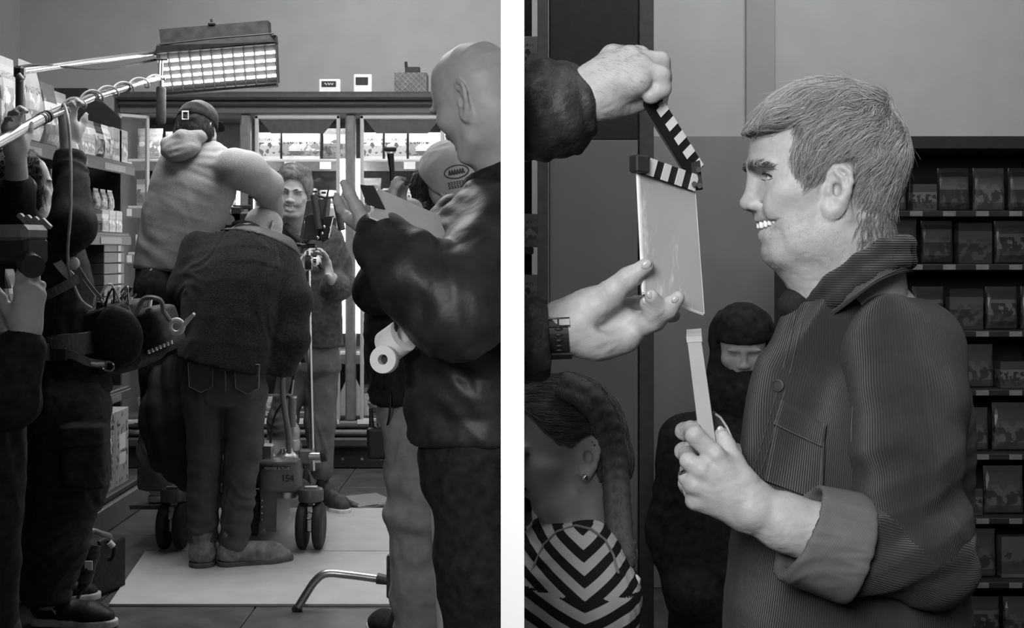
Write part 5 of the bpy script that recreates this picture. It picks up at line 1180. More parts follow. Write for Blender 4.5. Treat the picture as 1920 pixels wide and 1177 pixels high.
# ---- film camera on the dolly column
cm = thing('film_camera', 'black film camera with accessories hidden between the two operators', 'camera', P(470, 420, 6.25))
cb0 = np.array([-1.30, 6.25, 1.42]); MB().box(cb0+np.array([0, 0, -.07]), (.16, .16, .06), ch=.01).build('fluid_head', M_dark, cm); MB().box(cb0+np.array([0, 0, .04]), (.15, .26, .14), ch=.01).build('camera_body', M_black, cm); MB().cyl(cb0+np.array([0, .13, .04]), cb0+np.array([0, .30, .04]), .05).build('lens', M_black, cm, True); MB().box(cb0+np.array([0, .32, .04]), (.18, .06, .14), ch=.006).build('matte_box', M_black, cm)
MB().box(P(445, 402, 6.15), (.05, .06, .075), ch=.006).build('viewfinder', M_black, cm); MB().cyl(P(426, 412, 6.1), P(430, 412, 6.05), .025).build('eyepiece', M_mid, cm, True); MB().cyl(P(470, 398, 6.2), P(470, 372, 6.2), .013).build('mount_stem', M_black, cm, True); MB().ball(P(470, 368, 6.2), .014, 10).build('ball_mount', M_black, cm, True, False); MB().box(P(455, 388, 6.2), (.09, .03, .02), ch=.003).build('top_handle', M_black, cm)
MB().cyl(P(523, 400, 6.3), P(523, 354, 6.3), .008).build('antenna_post', M_black, cm, True); MB().cyl(P(523, 355, 6.3), P(523, 349, 6.3), .018).build('antenna_disc', M_black, cm, True)
# ---- director's monitor on its pole
mo = thing('monitor_stand', 'chrome pole with clamp head carrying the small monitor', 'stand', P(583, 885, 5.9))
MB().tube(pp([(578, 470, 5.86), (580, 600, 5.86), (584, 780, 5.86), (587, 882, 5.86)]), .0095, 12).build('pole', M_chrome, mo, True); MB().tube(pp([(575, 510, 5.87), (577, 600, 5.87), (581, 780, 5.87), (584, 880, 5.87)]), .006, 10).build('inner_pole', M_alu, mo, True)
MB().box(P(578, 493, 5.86), (.034, .035, .07), ch=.006).build('clamp_head', M_chrome, mo); MB().lathe([(.018, 0), (.03, .006), (.03, .02), (.02, .03)], P(588, 490, 5.85), (1, -.1, 0), 20).build('grip_disc', M_chrome, mo, True); MB().tube(pp([(596, 492, 5.84), (600, 498, 5.84), (604, 504, 5.84)]), [.008, .01, .01], 8).build('wing_lever', M_black, mo, True)
MB().box(P(573, 855, 5.86), (.06, .05, .065), ch=.008).build('lower_clamp', M_dolL, mo); MB().cyl(P(580, 855, 5.85), P(602, 855, 5.85), .02).build('clamp_screw', M_alu, mo, True); MB().cyl(P(602, 855, 5.85), P(612, 853, 5.85), .028).build('clamp_knob', M_rubber, mo, True)
mn = thing('field_monitor', 'black field monitor cage with two leather grips and antenna', 'monitor', P(590, 462, 5.86)); D = 5.86
MB().prism(pp([(575, 377, D), (614, 372, D), (606, 452, D), (562, 447, D)]), (.012, .03, 0)).build('screen_case', mat('monitor_back', .05, .35, .5), mn); MB().prism(pp([(578, 405, D-.01), (604, 402, D-.01), (598, 450, D-.01), (571, 447, D-.01)]), (0, -.045, 0)).build('battery', M_black, mn)
MB().tube(spline(pp([(575, 445, 5.83), (572, 412, 5.82), (579, 402, 5.82), (590, 402, 5.82)]), 5), .004, 8).build('cage_rail', M_chrome, mn, True)
MB().prism(pp([(606, 408, D), (625, 405, D), (617, 447, D), (604, 455, D)]), (.01, -.05, 0)).build('receiver', M_black, mn); stroke('receiver_edge', pp([(624, 407, 5.80), (616, 446, 5.80)]), .004, M_chrome, mn)
for a, b in (((588, 366, 5.8), (598, 430, 5.78)), ((629, 370, 5.82), (641, 431, 5.80))): MB().tube(pp([a, b]), [.0155, .0165], 14).build('leather_grip', mat('black_leather', .025, .4, .5, bump=.4, bscale=300), mn, True)
stroke('grip_bar', pp([(590, 364, 5.81), (608, 371, 5.82), (630, 369, 5.82)]), .006, M_black, mn); MB().tube(pp([(617, 348, 5.79), (606, 410, 5.79)]), [.003, .008], 8).build('antenna', M_black, mn, True)
for (x, y) in ((591, 359), (607, 361), (631, 363)): MB().box(P(x, y, 5.81), (.02, .012, .01), ch=.002).build('thumbscrew', M_black, mn)
MB().box(P(578, 461, 5.85), (.07, .03, .02), ch=.004).cyl(P(556, 458, 5.85), P(566, 459, 5.85), .008).build('tilt_plate', M_black, mn)
for (x, y) in ((608, 425), (604, 437), (596, 445)): MB().ball(P(x, y, 5.79), .008, 8).build('connector', M_chrome, mn, True, False)
# ---- dark coat draped beside the dolly
S = Sdf(); S.chain(pp([(335, 690, 5.62), (318, 730, 5.6), (312, 790, 5.58), (322, 850, 5.58), (345, 895, 5.58)]), [.06, .085, .10, .085, .045], .06, (.2, 1, 0), .7); S.chain(pp([(345, 700, 5.6), (350, 780, 5.58), (350, 880, 5.58)]), [.05, .08, .06], .06, (.2, 1, 0), .7); S.chain(pp([(310, 700, 5.6), (296, 760, 5.57), (300, 830, 5.57)]), [.04, .05, .05], .04)
def fold(V, N): return .012*np.abs(np.sin(V[:, 0]*38+V[:, 2]*6+2*vnoise(V*5, 1)))-.006
ct = skin('draped_coat', [(S, .008)], mat('black_coat', .014, .7, .3, var=.2, scale=20), None, wr=.008, wscale=(9, 9, 4), seed=71, disp=fold); tag(ct, 'black coat draped over the side of the dolly', 'coat')
# ---- light-stand leg in the foreground
ls = thing('light_stand', 'bent steel tripod leg of a light stand beside the khaki trousers', 'stand', p0(735, 1140, 4.76))
MB().tube(spline(pp([(556, 1143, 4.77), (575, 1112, 4.77), (592, 1088, 4.77), (612, 1075, 4.77), (650, 1077, 4.77), (712, 1085, 4.76)]), 8), .0155, 14).build('bent_leg', M_alu, ls, True); MB().cyl(P(554, 1146, 4.77), P(560, 1138, 4.77), .019).build('foot', M_rubber, ls, True); MB().cyl(P(708, 1084, 4.76), P(730, 1088, 4.75), .021, .017).build('leg_socket', M_dark, ls, True); MB().box(P(734, 1080, 4.75), (.035, .035, .16), ch=.006).build('hub', M_dark, ls); MB().cyl(P(735, 1110, 4.75), P(735, 880, 4.75), .010).build('post', M_dark, ls, True); MB().cyl(P(735, 1065, 4.73), P(735, 1040, 4.73), .018).build('collar', M_dark, ls, True)
# ---- battery case on the floor
pb = thing('power_case', 'black battery case with handle and chunky cable connector on the floor', 'case', p0(185, 1120, 4.95)); z0 = 0
S = Sdf(); bc = p0(187, 1100, 5.03); S.loft(bc+np.array([0, 0, .01]), bc+np.array([0, 0, .2]), (.05, .11), (.05, .11), (.35, .9, 0), .012, .01, 6.); skin('case_body', [(S, .007)], M_cloth_black, pb)
MB().tube(spline([P(160, 1020, 4.9), P(172, 996, 4.92), P(190, 1000, 4.95), P(206, 1006, 5.0), P(205, 1020, 5.0)], 6), .011, 10).build('handle', M_mid, pb, True)
ax0, ax1 = P(178, 1022, 4.84), P(154, 1105, 4.80); d_ = ax1-ax0
for k, (a, b, r_) in enumerate(((0, .12, .024), (.12, .3, .03), (.3, .55, .026), (.55, .62, .03), (.62, .85, .028), (.85, 1, .02))): MB().cyl(ax0+d_*a, ax0+d_*b, r_).build('connector_section', M_rubber if k % 2 else M_black, pb, True)
MB().box(ax0+d_*.42+np.array([.005, -.027, 0]), (.03, .004, .035), ch=.001).build('sticker', M_paper, pb)
MB().tube(spline(pp([(185, 1018, 4.9), (200, 1012, 4.93), (214, 1025, 4.95), (212, 1045, 4.95), (202, 1048, 4.95)]), 6), .009, 8).build('cable', M_rubber, pb, True); MB().cyl(P(204, 1016, 4.93), P(212, 1024, 4.94), .012).build('cable_boot', M_lightplastic, pb, True)
stroke('trailing_cable', spline(pp([(154, 1105, 4.80), (146, 1120, 4.78), (140, 1130, 4.78), (135, 1138, 4.8)]), 5), .007, M_rubber, pb)
# ================================================================ CLAPPER BAY: background
def wx(px, D): return (px-CX)/F*D
def wz(py, D): return CAMZ+(CY-py)/F*D
FZ = -.23
M_panel = mat('grey_laminate', .17, .7, .3, var=.03, scale=5); M_panelD = mat('charcoal_laminate', .02, .6, .3)
o = box('wall_lower_panel', ((wx(1225, 5.97)+4.8)/2, 5.985, (wz(255, 5.97)+FZ)/2), (4.8-wx(1225, 5.97), .03, wz(255, 5.97)-FZ), M_wallD); struct(o)
struct(box('trim_1', ((wx(1398, 5.99)+wx(1452, 5.99))/2, 5.985, wz(50, 5.99)), (wx(1452, 5.99)-wx(1398, 5.99), .03, 1.02), mat('plaster_pilaster', .31, .8, .2, var=.03, scale=6)))
pl = thing('display_pillar', 'tall charcoal and grey display pillar behind the raised clapper', 'pillar', (wx(1112, 4.4), 4.6, FZ))
x0, x1 = wx(1030, 4.4), wx(1196, 4.4); zs_ = wz(262, 4.4)
box('grey_panel', ((x0+x1)/2, 4.43, (zs_+FZ)/2), (x1-x0, .06, zs_-FZ), M_panel, pl); box('dark_panel', ((x0+x1)/2, 4.43, (zs_+2.9)/2), (x1-x0, .06, 2.9-zs_), M_panelD, pl); box('side_panel', (x1+.03, 4.68, 1.34), (.05, .56, 3.14), mat('pillar_side', .06, .6), pl); box('edge_post', (x0-.022, 4.42, 1.34), (.036, .08, 3.14), M_dark, pl)
sl = thing('corner_shelving', 'narrow shelving with pale goods between partition and pillar', 'shelf', (wx(1000, 4.7), 4.8, FZ)); xa, xb = .03, x0-.05
for z in (wz(1000, 4.7), wz(780, 4.7), wz(585, 4.7), wz(470, 4.7), wz(135, 4.7)): box('shelf_board', ((xa+xb)/2, 4.85, z), (xb-xa, .4, .025), M_dark, sl)
box('back_panel', ((xa+xb)/2, 5.07, 1.3), (xb-xa, .03, 3.06), M_black, sl)
for k, (py, mi, lab) in enumerate(((135, 0, 'pale carton high up in the narrow shelving by the partition'), (470, 1, 'pale grey carton in the middle of the narrow shelving'), (585, 0, 'white carton on the shelf just above the lower sleeve'), (780, 2, 'grey carton low in the narrow shelving behind the girl'))):
    package('carton', 0, PR[mi], ((xa+xb)/2, 4.75, wz(py, 4.7)+.013), 0, lab, 'goods in the narrow shelving', .72)
# dark shelving on the right
SD = 5.0; sx0, sx1 = wx(1500, SD), wx(2000, SD)
rs_ = thing('wall_shelving', 'black wall shelving full of goods behind the grey-haired man', 'shelf', ((sx0+sx1)/2, 5.2, FZ))
box('back_panel', ((sx0+sx1)/2, 5.42, (wz(262, SD)+FZ)/2), (sx1-sx0, .03, wz(262, SD)-FZ), M_black, rs_); box('top_board', ((sx0+sx1)/2, 5.2, wz(268, SD)), (sx1-sx0, .45, .05), M_black, rs_)
for x in (sx0, sx1): box('side_board', (x, 5.2, (wz(262, SD)+FZ)/2), (.03, .44, wz(262, SD)-FZ), M_black, rs_)
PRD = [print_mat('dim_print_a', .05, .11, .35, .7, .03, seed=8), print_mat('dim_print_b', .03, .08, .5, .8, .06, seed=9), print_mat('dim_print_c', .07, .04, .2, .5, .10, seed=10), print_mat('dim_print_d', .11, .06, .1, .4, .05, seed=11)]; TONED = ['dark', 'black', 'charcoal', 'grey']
rows = [395, 495, 620, 730, 850, 970, 1090, 1210]; rg = random.Random(11); G2 = 'goods on the dark wall shelving'
for ri, py in enumerate(rows):
    z = wz(py, SD); box('shelf_board', ((sx0+sx1)/2, 5.2, z-.012), (sx1-sx0-.03, .42, .024), M_black, rs_)
    x = sx0+.03; n = 0
    for px in range(1530, 1990, 62): box('price_tag', (wx(px, SD), 4.987, z-.012), (.05, .004, .02), M_mid, rs_, ch=.001)
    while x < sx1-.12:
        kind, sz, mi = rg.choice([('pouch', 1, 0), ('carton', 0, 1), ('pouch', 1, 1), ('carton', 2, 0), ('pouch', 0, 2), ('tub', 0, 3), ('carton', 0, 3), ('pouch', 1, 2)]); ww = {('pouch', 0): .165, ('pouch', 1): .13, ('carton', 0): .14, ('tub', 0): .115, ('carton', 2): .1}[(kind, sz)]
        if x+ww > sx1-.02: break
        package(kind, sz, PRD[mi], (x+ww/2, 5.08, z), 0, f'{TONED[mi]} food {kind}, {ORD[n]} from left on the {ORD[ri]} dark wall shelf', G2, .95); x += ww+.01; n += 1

# ---- hooded bystander far behind
t = person('bystander in black beanie and hood far behind the held box', np.array([wx(1370, 4.2), 4.2, FZ])); D = 4.2; fr = (-.1, -1, 0)
hd = Head(P(1392, 655, D), (-.12, -1, -.1), (0, 0, 1), .24); H = Sdf(); hd.face(H); H.cap(hd.W(-.05, 0, -.3), P(1390, 760, D), .058, .065, .04)
B = Sdf(); B.trunk([(P(1385, 1150, D), (.15, .1)), (P(1385, 850, D), (.17, .11)), (P(1388, 760, D), (.1, .08))], fr); B.chain(pp([(1285, 830, D), (1262, 1000, D), (1300, 1110, D-.08)]), [.05, .045, .03]); B.chain(pp([(1490, 830, D), (1510, 1000, D), (1480, 1110, D-.08)]), [.05, .045, .03]); hand(B, P(1310, 1112, D-.06), (.8, .3, -.2), (0, 1, 0), .16); hand(B, P(1470, 1112, D-.06), (-.8, .3, -.2), (0, 1, 0), .16, side=-1)
B.chain(pp([(1350, 1180, D), (1350, 1370, D)]), [.08, .05]); B.chain(pp([(1425, 1180, D), (1425, 1370, D)]), [.08, .05])
skin('body', [(H, .0055), (B, .012)], M_skinL, t)
BN = Sdf(); hd.base(BN, grow=.05); BN.clip(hd.W(0, 0, .14), -hd.u, .006); BN.ell(hd.W(-.05, 0, .42), np.array([.32, .28, .2])*hd.z, .05, hd.R); skin('beanie', [(BN, .007)], M_blackc, t, wr=.003)
HO = Sdf(); hd.base(HO, grow=.13); HO.clip(hd.W(.12, 0, 0), hd.f, .02); HO.cap(hd.W(-.1, 0, -.5), hd.W(0, 0, -.62), .12, .13, .06); ho = skin('hood', [(HO, .008)], M_blackc, t, wr=.006, wscale=(16, 16, 16))
J = Sdf(); J.trunk([(P(1380, 1200, D), (.22, .16)), (P(1385, 1000, D), (.22, .16)), (P(1388, 850, D), (.22, .145)), (P(1390, 775, D), (.13, .09))], fr, .05, .08); J.chain(pp([(1285, 825, D), (1262, 1000, D), (1300, 1112, D-.08), (1345, 1118, D-.05)]), [.085, .08, .075, .07], .05); J.chain(pp([(1490, 825, D), (1510, 1000, D), (1480, 1112, D-.08), (1435, 1118, D-.05)]), [.085, .08, .075, .07], .05); skin('black_jacket', [(J, .012)], M_blackc, t, wr=.008, wscale=(9, 9, 7))
T = Sdf(); T.chain(pp([(1350, 1180, D), (1350, 1370, D)]), [.11, .08]); T.chain(pp([(1425, 1180, D), (1425, 1370, D)]), [.11, .08]); skin('trousers', [(T, .015)], M_blackc, t)

# ---- girl with braid and striped top at lower left
t = person('girl with plaited hair and striped top in the lower left of the bay', np.array([wx(1050, 2.2), 2.2, FZ])); D = 2.2; RCLIP = (WT+.001, 0, 0); fr = (-1, 0, 0)
hd = Head(P(1062, 832, D), (-.97, -.18, -.12), (-.1, 0, 1), .222, .98); H = Sdf(); hd.face(H); hd.ear(H, 1, lat=.30); H.chain([hd.W(-.12, 0, -.25), P(1085, 960, D), P(1085, 1010, D)], [.046, .048, .06], .04); H.clip(RCLIP, (-1, 0, 0))
B = Sdf(); B.trunk([(P(1070, 1300, D), (.12, .08)), (P(1075, 1080, D), (.13, .085)), (P(1085, 1010, D), (.08, .07))], fr); B.chain(pp([(1095, 1040, 2.1), (1110, 1200, 2.08), (1060, 1300, 2.08)]), [.04, .035, .027]); B.chain(pp([(1095, 1040, 2.32), (1110, 1200, 2.34)]), [.04, .035]); B.clip(RCLIP, (-1, 0, 0))
bd = skin('body', [(H, .0045), (B, .009)], M_skinL, t)
MB().ball(hd.W(-.035, .345, -.215), .006, 12).build('earring', M_chrome, bd, True, False)
HS = Sdf(); hd.base(HS, grow=.045)
GP = np.array([(.60, .42), (.30, .30), (.22, .18), (.12, .06), (.04, .02), (-.03, .07), (-.12, .10), (-.19, .05), (-.18, -.12), (-.14, -.20), (-.2, -.32), (-.5, -.3), (-.75, .2), (-.5, .7), (.3, .72)])
def extr(S, hd, poly, k=.006):
    g = _poly_sdf(np.asarray(poly)); c, f, up, z = hd.c, hd.f, hd.u, hd.z
    def fn(X, Y, Z):
        dx, dy, dz = X-c[0], Y-c[1], Z-c[2]; u = (dx*f[0]+dy*f[1]+dz*f[2])/z; v = (dx*up[0]+dy*up[1]+dz*up[2])/z
        fu = np.clip((u+.75)/1.5*(GN-1), 0, GN-1.001); fv = np.clip((v+.75)/1.5*(GN-1), 0, GN-1.001); iu = fu.astype(int); iv = fv.astype(int); au = fu-iu; av = fv-iv
        return -z*(g[iu, iv]*(1-au)*(1-av)+g[iu+1, iv]*au*(1-av)+g[iu, iv+1]*(1-au)*av+g[iu+1, iv+1]*au*av)
    return S.op('c', (-99,)*3, (99,)*3, fn, k)
extr(HS, hd, GP, .01); HS.ell(hd.W(-.33, .05, -.2), np.array([.14, .2, .16])*hd.z, .04, hd.R); HS.clip(RCLIP, (-1, 0, 0))
hs = skin('hair', [(HS, .0055)], mat('girl_hair_base', .07, .6, .3), t, wr=.002, wscale=(60, 60, 60))
H_girl = hair_mat('girl_hair', .05, .22, .4, .5)
tgt = hd.W(-.42, .2, .0)
hair('hair_strands', HS, 3000, 8, .009, lambda p: (tgt[None, :]-p)*8+np.array([0, 0, .2]), .0006, H_girl, hs, .0055, .002, jit=.12)
def braid(path, r, name):
    pts = spline(path, 12); S = Sdf(); n = len(pts); L_ = 0
    for k in range(3):
        q = []
        for i, p in enumerate(pts):
            x, y, d = frame_of(pts[min(i+1, n-1)]-pts[max(i-1, 0)], (0, 1, 0)); a = i*.85+k*2*math.pi/3; q.append(p+r*.85*math.sin(a)*x+r*.6*math.sin(2*a)*y)
        S.chain(q, [r*.62]*(n-6)+list(np.linspace(r*.62, r*.25, 6)), .004)
    return S
BS = braid(pp([(1058, 722, 2.13), (1100, 742, 2.11), (1132, 785, 2.12), (1148, 840, 2.14), (1155, 900, 2.14), (1158, 955, 2.12), (1163, 1010, 2.10), (1172, 1065, 2.08)]), .0155, 'b')
br_ = skin('braid', [(BS, .0042)], mat('girl_hair_base', .07, .6, .3), t); hair('braid_strands', BS, 700, 3, .005, lambda p: np.tile([.25, 0, -1.], (len(p), 1)), .0005, H_girl, br_, .0042, .001)
J = Sdf(); J.trunk([(P(1060, 1330, D), (.16, .12)), (P(1065, 1150, D), (.15, .115)), (P(1072, 1060, D), (.145, .11)), (P(1085, 1020, D), (.1, .08))], fr, .04, .06); J.chain(pp([(1098, 1052, 2.10), (1110, 1120, 2.08), (1115, 1230, 2.07)]), [.066, .068, .062], .04); J.clip(RCLIP, (-1, 0, 0))
x_ch = wx(1090, 2.1); 
def stripe(V): return np.where(V[:, 2] > wz(1100, 2.08), (V[:, 2]+np.abs(V[:, 0]-x_ch)*-.75), V[:, 2]-np.abs(V[:, 0]-x_ch)*.45)
M_str = mat('striped_jersey', .5, .85, .2, var=.05); nt = M_str.node_tree; b = nt.nodes['Principled BSDF']; a = nt.nodes.new('ShaderNodeAttribute'); a.attribute_name = 'stripe'
mm = nt.nodes.new('ShaderNodeMath'); mm.operation = 'MULTIPLY'; mm.inputs[1].default_value = 2*math.pi/.036; ms = nt.nodes.new('ShaderNodeMath'); ms.operation = 'SINE'; mr = nt.nodes.new('ShaderNodeMapRange'); mr.inputs[1].default_value = -.12; mr.inputs[2].default_value = .12; mr.inputs[3].default_value = .012; mr.inputs[4].default_value = .46
nt.links.new(a.outputs['Fac'], mm.inputs[0]); nt.links.new(mm.outputs[0], ms.inputs[0]); nt.links.new(ms.outputs[0], mr.inputs[0]); nt.links.new(mr.outputs[0], b.inputs['Base Color'])
jk = skin('striped_top', [(J, .0045)], M_str, t, wr=.003, wscale=(16, 16, 10), attr={'stripe': stripe})
stroke('shoulder_piping', [hit(J, x, y, 1.95, 2.3, .003) for x, y in ((1000, 1062), (1020, 1020), (1045, 996), (1080, 985), (1110, 992), (1135, 1012), (1150, 1040), (1160, 1075))], .0022, mat('braid_piping', .2, .7), jk)
for k, (x, y) in enumerate(((1176, 1080), (1186, 1088), (1180, 1100), (1172, 1092))): MB().ball(P(x, y, 2.07), .014, 10, (1, .6, .8)).build('hair_tie', M_paper, br_, True, False)

# ================================================================ CLAPPER BAY: the clapper hands
t = person('crew member reaching in from the partition with clapperboard, sleeves and hands only', np.array([.06, 1.66, FZ])); S = Sdf()
def q_(px, py, D): return P(px, py, D)
# raised hand gripping the clap stick
S.chain(pp([(960, 214, 1.66), (1060, 200, 1.66), (1098, 186, 1.655), (1118, 172, 1.65)]), [.034, .031, .0275, .03], .012)
for a in ((1146, 106, 1.665), (1180, 104, 1.648), (1203, 124, 1.632), (1200, 154, 1.622)): S.cap(q_(1108, 172, 1.652), q_(*a), .0275, .0135, .014)
S.ell(q_(1160, 148, 1.64), (.038, .026, .030), .02)
S.chain(pp([(1150, 106, 1.665), (1198, 108, 1.69), (1222, 128, 1.70), (1226, 160, 1.69)]), [.0155, .0145, .013, .011], .007)
S.chain(pp([(1184, 108, 1.648), (1238, 116, 1.66), (1242, 145, 1.665), (1238, 194, 1.655)]), [.0138, .0125, .0115, .0092], .005)
S.chain(pp([(1202, 130, 1.63), (1239, 143, 1.63), (1241, 166, 1.632), (1220, 180, 1.628)]), [.0138, .0122, .0115, .0105], .004)
S.chain(pp([(1122, 196, 1.64), (1150, 196, 1.65), (1178, 194, 1.655), (1198, 192, 1.655)]), [.020, .016, .0125, .011], .014)
S.ell(q_(1128, 192, 1.645), (.024, .022, .014), .016)
# lower hand steadying the board from beneath
S.chain(pp([(960, 632, 1.67), (1035, 618, 1.67), (1065, 612, 1.67)]), [.033, .029, .030], .012)
S.chain(pp([(1066, 600, 1.672), (1110, 585, 1.67), (1132, 572, 1.665)]), [.026, .028, .024], .02); S.chain(pp([(1066, 622, 1.672), (1120, 630, 1.675), (1168, 632, 1.675)]), [.026, .028, .022], .02); S.ell(q_(1120, 607, 1.675), (.042, .022, .034), .02); S.ell(q_(1165, 612, 1.68), (.03, .02, .024), .015)
S.ell(q_(1150, 600, 1.648), (.028, .014, .016), .014, None, 's')
S.chain(pp([(1112, 580, 1.66), (1150, 546, 1.645), (1178, 522, 1.635), (1211, 499, 1.63)]), [.022, .0155, .0128, .0105], .01)
S.chain(pp([(1186, 622, 1.672), (1214, 606, 1.655), (1224, 588, 1.645), (1212, 569, 1.64)]), [.0145, .0122, .0108, .0088], .006)
S.chain(pp([(1190, 614, 1.675), (1226, 598, 1.655), (1236, 576, 1.640), (1222, 556, 1.628)]), [.0145, .0125, .0108, .009], .006)
S.chain(pp([(1186, 604, 1.685), (1228, 600, 1.665), (1250, 580, 1.645), (1270, 559, 1.640)]), [.015, .0132, .0118, .0092], .006)
S.chain(pp([(1165, 580, 1.70), (1200, 575, 1.715), (1236, 588, 1.715), (1262, 591, 1.712)]), [.0165, .0135, .0115, .0095], .008)
S.chain([np.array([0, 1.66, wz(212, 1.66)]), np.array([0, 1.67, wz(630, 1.67)])], .008, .004); S.clip((-.010, 0, 0), (-1, 0, 0))
bd = skin('body', [(S, .0028)], M_skin, t, wr=.0007, wscale=(70, 70, 70))
nm = mat('fingernail', .37, .3, .5, var=.02)
def nail(px, py, D, rx, rz, ang): 
    c, s_ = math.cos(ang), math.sin(ang); MB().ball(hit(S, px, py, 1.55, 1.75, .0), 1., 10, (rx, .0018, rz), np.array([(c, 0, s_), (0, 1, 0), (-s_, 0, c)])).build('fingernail', nm, bd, True, False)
nail(1212, 496, 1.62, .0075, .0055, .6); nail(1266, 561, 1.68, .006, .0045, .7); nail(1209, 564, 1.63, .004, .005, .2); nail(1218, 553, 1.65, .004, .0055, .4)
# arm hairs
hair('arm_hair', S, 420, 4, .0024, lambda p: np.tile([.75, 0, -.4], (len(p), 1)), .00009, H_dark, bd, .004, .0004, jit=.14, keep=lambda V: (V[:, 2] > wz(180, 1.66)) & (V[:, 0] > wx(1105, 1.66)) & (V[:, 0] < wx(1200, 1.66)), tip=.001)
def puff(V, N): return .004*np.abs(np.sin(V[:, 0]*95+4*vnoise(V*9, 3)+V[:, 2]*14))+.003*vnoise(V*np.array([50, 30, 30]), 5)
SL = Sdf(); SL.chain(pp([(940, 208, 1.66), (1010, 208, 1.66), (1058, 202, 1.66), (1088, 192, 1.657)]), [.062, .057, .052, .037], .02); SL.clip(RCLIP, (-1, 0, 0)); SL.clip(q_(1101, 190, 1.657), (1, 0, .25), .004)
sl_ = skin('jacket_sleeve', [(SL, .004)], M_puffer2, t, wr=.003, wscale=(40, 25, 25), seed=81, disp=puff)
SL = Sdf(); SL.chain(pp([(930, 640, 1.67), (985, 636, 1.67), (1012, 632, 1.67)]), [.055, .05, .046], .02); SL.clip(RCLIP, (-1, 0, 0)); SL.clip(q_(1023, 630, 1.67), (1, 0, .0), .004); skin('jacket_sleeve', [(SL, .004)], M_puffer2, t, wr=.003, wscale=(40, 25, 25), seed=82, disp=puff)
CF = Sdf(); CF.cap(q_(1019, 631, 1.67), q_(1024, 630, 1.67), .044, .043, .004); CF.clip(q_(1027, 630, 1.67), (1, 0, 0), .002); CF.clip(q_(1014, 630, 1.67), (-1, 0, 0), .002); skin('elastic_cuff', [(CF, .003)], M_puffer2, sl_)
# watch on the lower wrist
wt = thing('wrist_watch', 'black rubber watch strap with steel buckle on the lower wrist', 'watch', q_(1045, 620, 1.65)); axw = unit(q_(1065, 612, 1.67)-q_(1035, 620, 1.67)); cw = q_(1046, 622, 1.67); x, y, d = frame_of(axw+np.array([0, 0, -.22]))
n = 40; V = []; f_ = []
for k in range(n):
    a = 2*math.pi*k/n
    for (rr_, h) in ((.0318, -.0125), (.0345, -.0125), (.0345, .0125), (.0318, .0125)): V.append(cw+d*h+rr_*(math.cos(a)*x*1.02+math.sin(a)*y*1.0))
for k in range(n):
    for j in range(4): f_.append((k*4+j, k*4+(j+1) % 4, ((k+1) % n)*4+(j+1) % 4, ((k+1) % n)*4+j))
MB().add(V, f_).build('strap', mat('silicone_strap', .014, .5, .4), wt)
def ws(a, h, r_=.0352): return cw+d*h+r_*(math.cos(a)*x*1.02+math.sin(a)*y)
best = min(np.linspace(0, 2*math.pi, 200), key=lambda a: ws(a, 0)[1])       # side that faces the viewer
up_s = 1 if ws(best+.3, 0)[2] > ws(best, 0)[2] else -1
for k in range(5): a = best+up_s*(.15-k*.22); MB().ball(ws(a, 0, .0345), 1., 10, (.0055, .0016, .0024), np.array([d, unit(ws(a, 0)-cw), np.cross(d, unit(ws(a, 0)-cw))])).build('strap_hole', M_black, wt, True, False)
MB().tube([ws(best+up_s*q, h, .0362) for q, h in ((.55, -.0145), (.55, .0145), (.25, .0145), (.25, -.0145))], .0016, 8, closed=True).build('buckle', M_chrome, wt, True); MB().tube([ws(best+up_s*.56, 0, .0362), ws(best+up_s*.22, 0, .0365)], .0014, 6).build('buckle_pin', M_chrome, wt, True)
band('keeper_loop', [ws(best-up_s*.95, h, .0372) for h in (-.0165, 0, .0165)], .012, .003, mat('silicone_strap', .014, .5, .4), wt, up=unit(ws(best-up_s*.95+.1, 0)-ws(best-up_s*.95, 0)))

# ---- clapperboard
cl = thing('clapperboard', 'open clapperboard with striped sticks and blank milky board', 'clapperboard', q_(1255, 590, 1.66))
bc = [q_(1198, 318, 1.63), q_(1303, 358, 1.69), q_(1320, 588, 1.695), q_(1209, 548, 1.635)]
M_slate = mat('milky_acrylic', .42, .22, .5, var=.04, scale=8, bump=.04, bscale=160); nt = M_slate.node_tree; b = nt.nodes['Principled BSDF']
tc = nt.nodes.new('ShaderNodeTexCoord'); mp = nt.nodes.new('ShaderNodeMapping'); mp.inputs['Scale'].default_value = (26, 26, 6); n1 = nt.nodes.new('ShaderNodeTexNoise'); n1.inputs['Scale'].default_value = 1.; n1.inputs['Detail'].default_value = 7; n1.inputs['Roughness'].default_value = .75
r1 = nt.nodes.new('ShaderNodeValToRGB'); r1.color_ramp.elements[0].position = .54; r1.color_ramp.elements[1].position = .70; r1.color_ramp.elements[0].color = (.40,)*3+(1,); r1.color_ramp.elements[1].color = (.8,)*3+(1,)
nt.links.new(tc.outputs['Object'], mp.inputs[0]); nt.links.new(mp.outputs[0], n1.inputs['Vector']); nt.links.new(n1.outputs['Fac'], r1.inputs['Fac']); nt.links.new(r1.outputs['Color'], b.inputs['Base Color'])
nb = unit(np.cross(bc[1]-bc[0], bc[3]-bc[0])); nb = nb if nb[1] > 0 else -nb
MB().prism(bc, nb*.005).build('board', M_slate, cl)
M_edge = mat('frosted_board_edge', .75, .4, .4)
for a, b_ in ((0, 3), (3, 2), (2, 1)): MB().tube([bc[a]+nb*.0025, bc[b_]+nb*.0025], .0028, 6).build('board_edge', M_edge, cl, True)
MB().tube([q_(1201, 520, 1.645), q_(1206, 552, 1.645)], .002, 6).build('back_plate_edge', M_edge, cl, True)
M_sb = mat('stick_black', .012, .35, .45); M_sw = mat('stick_white', .62, .4, .4, var=.04)
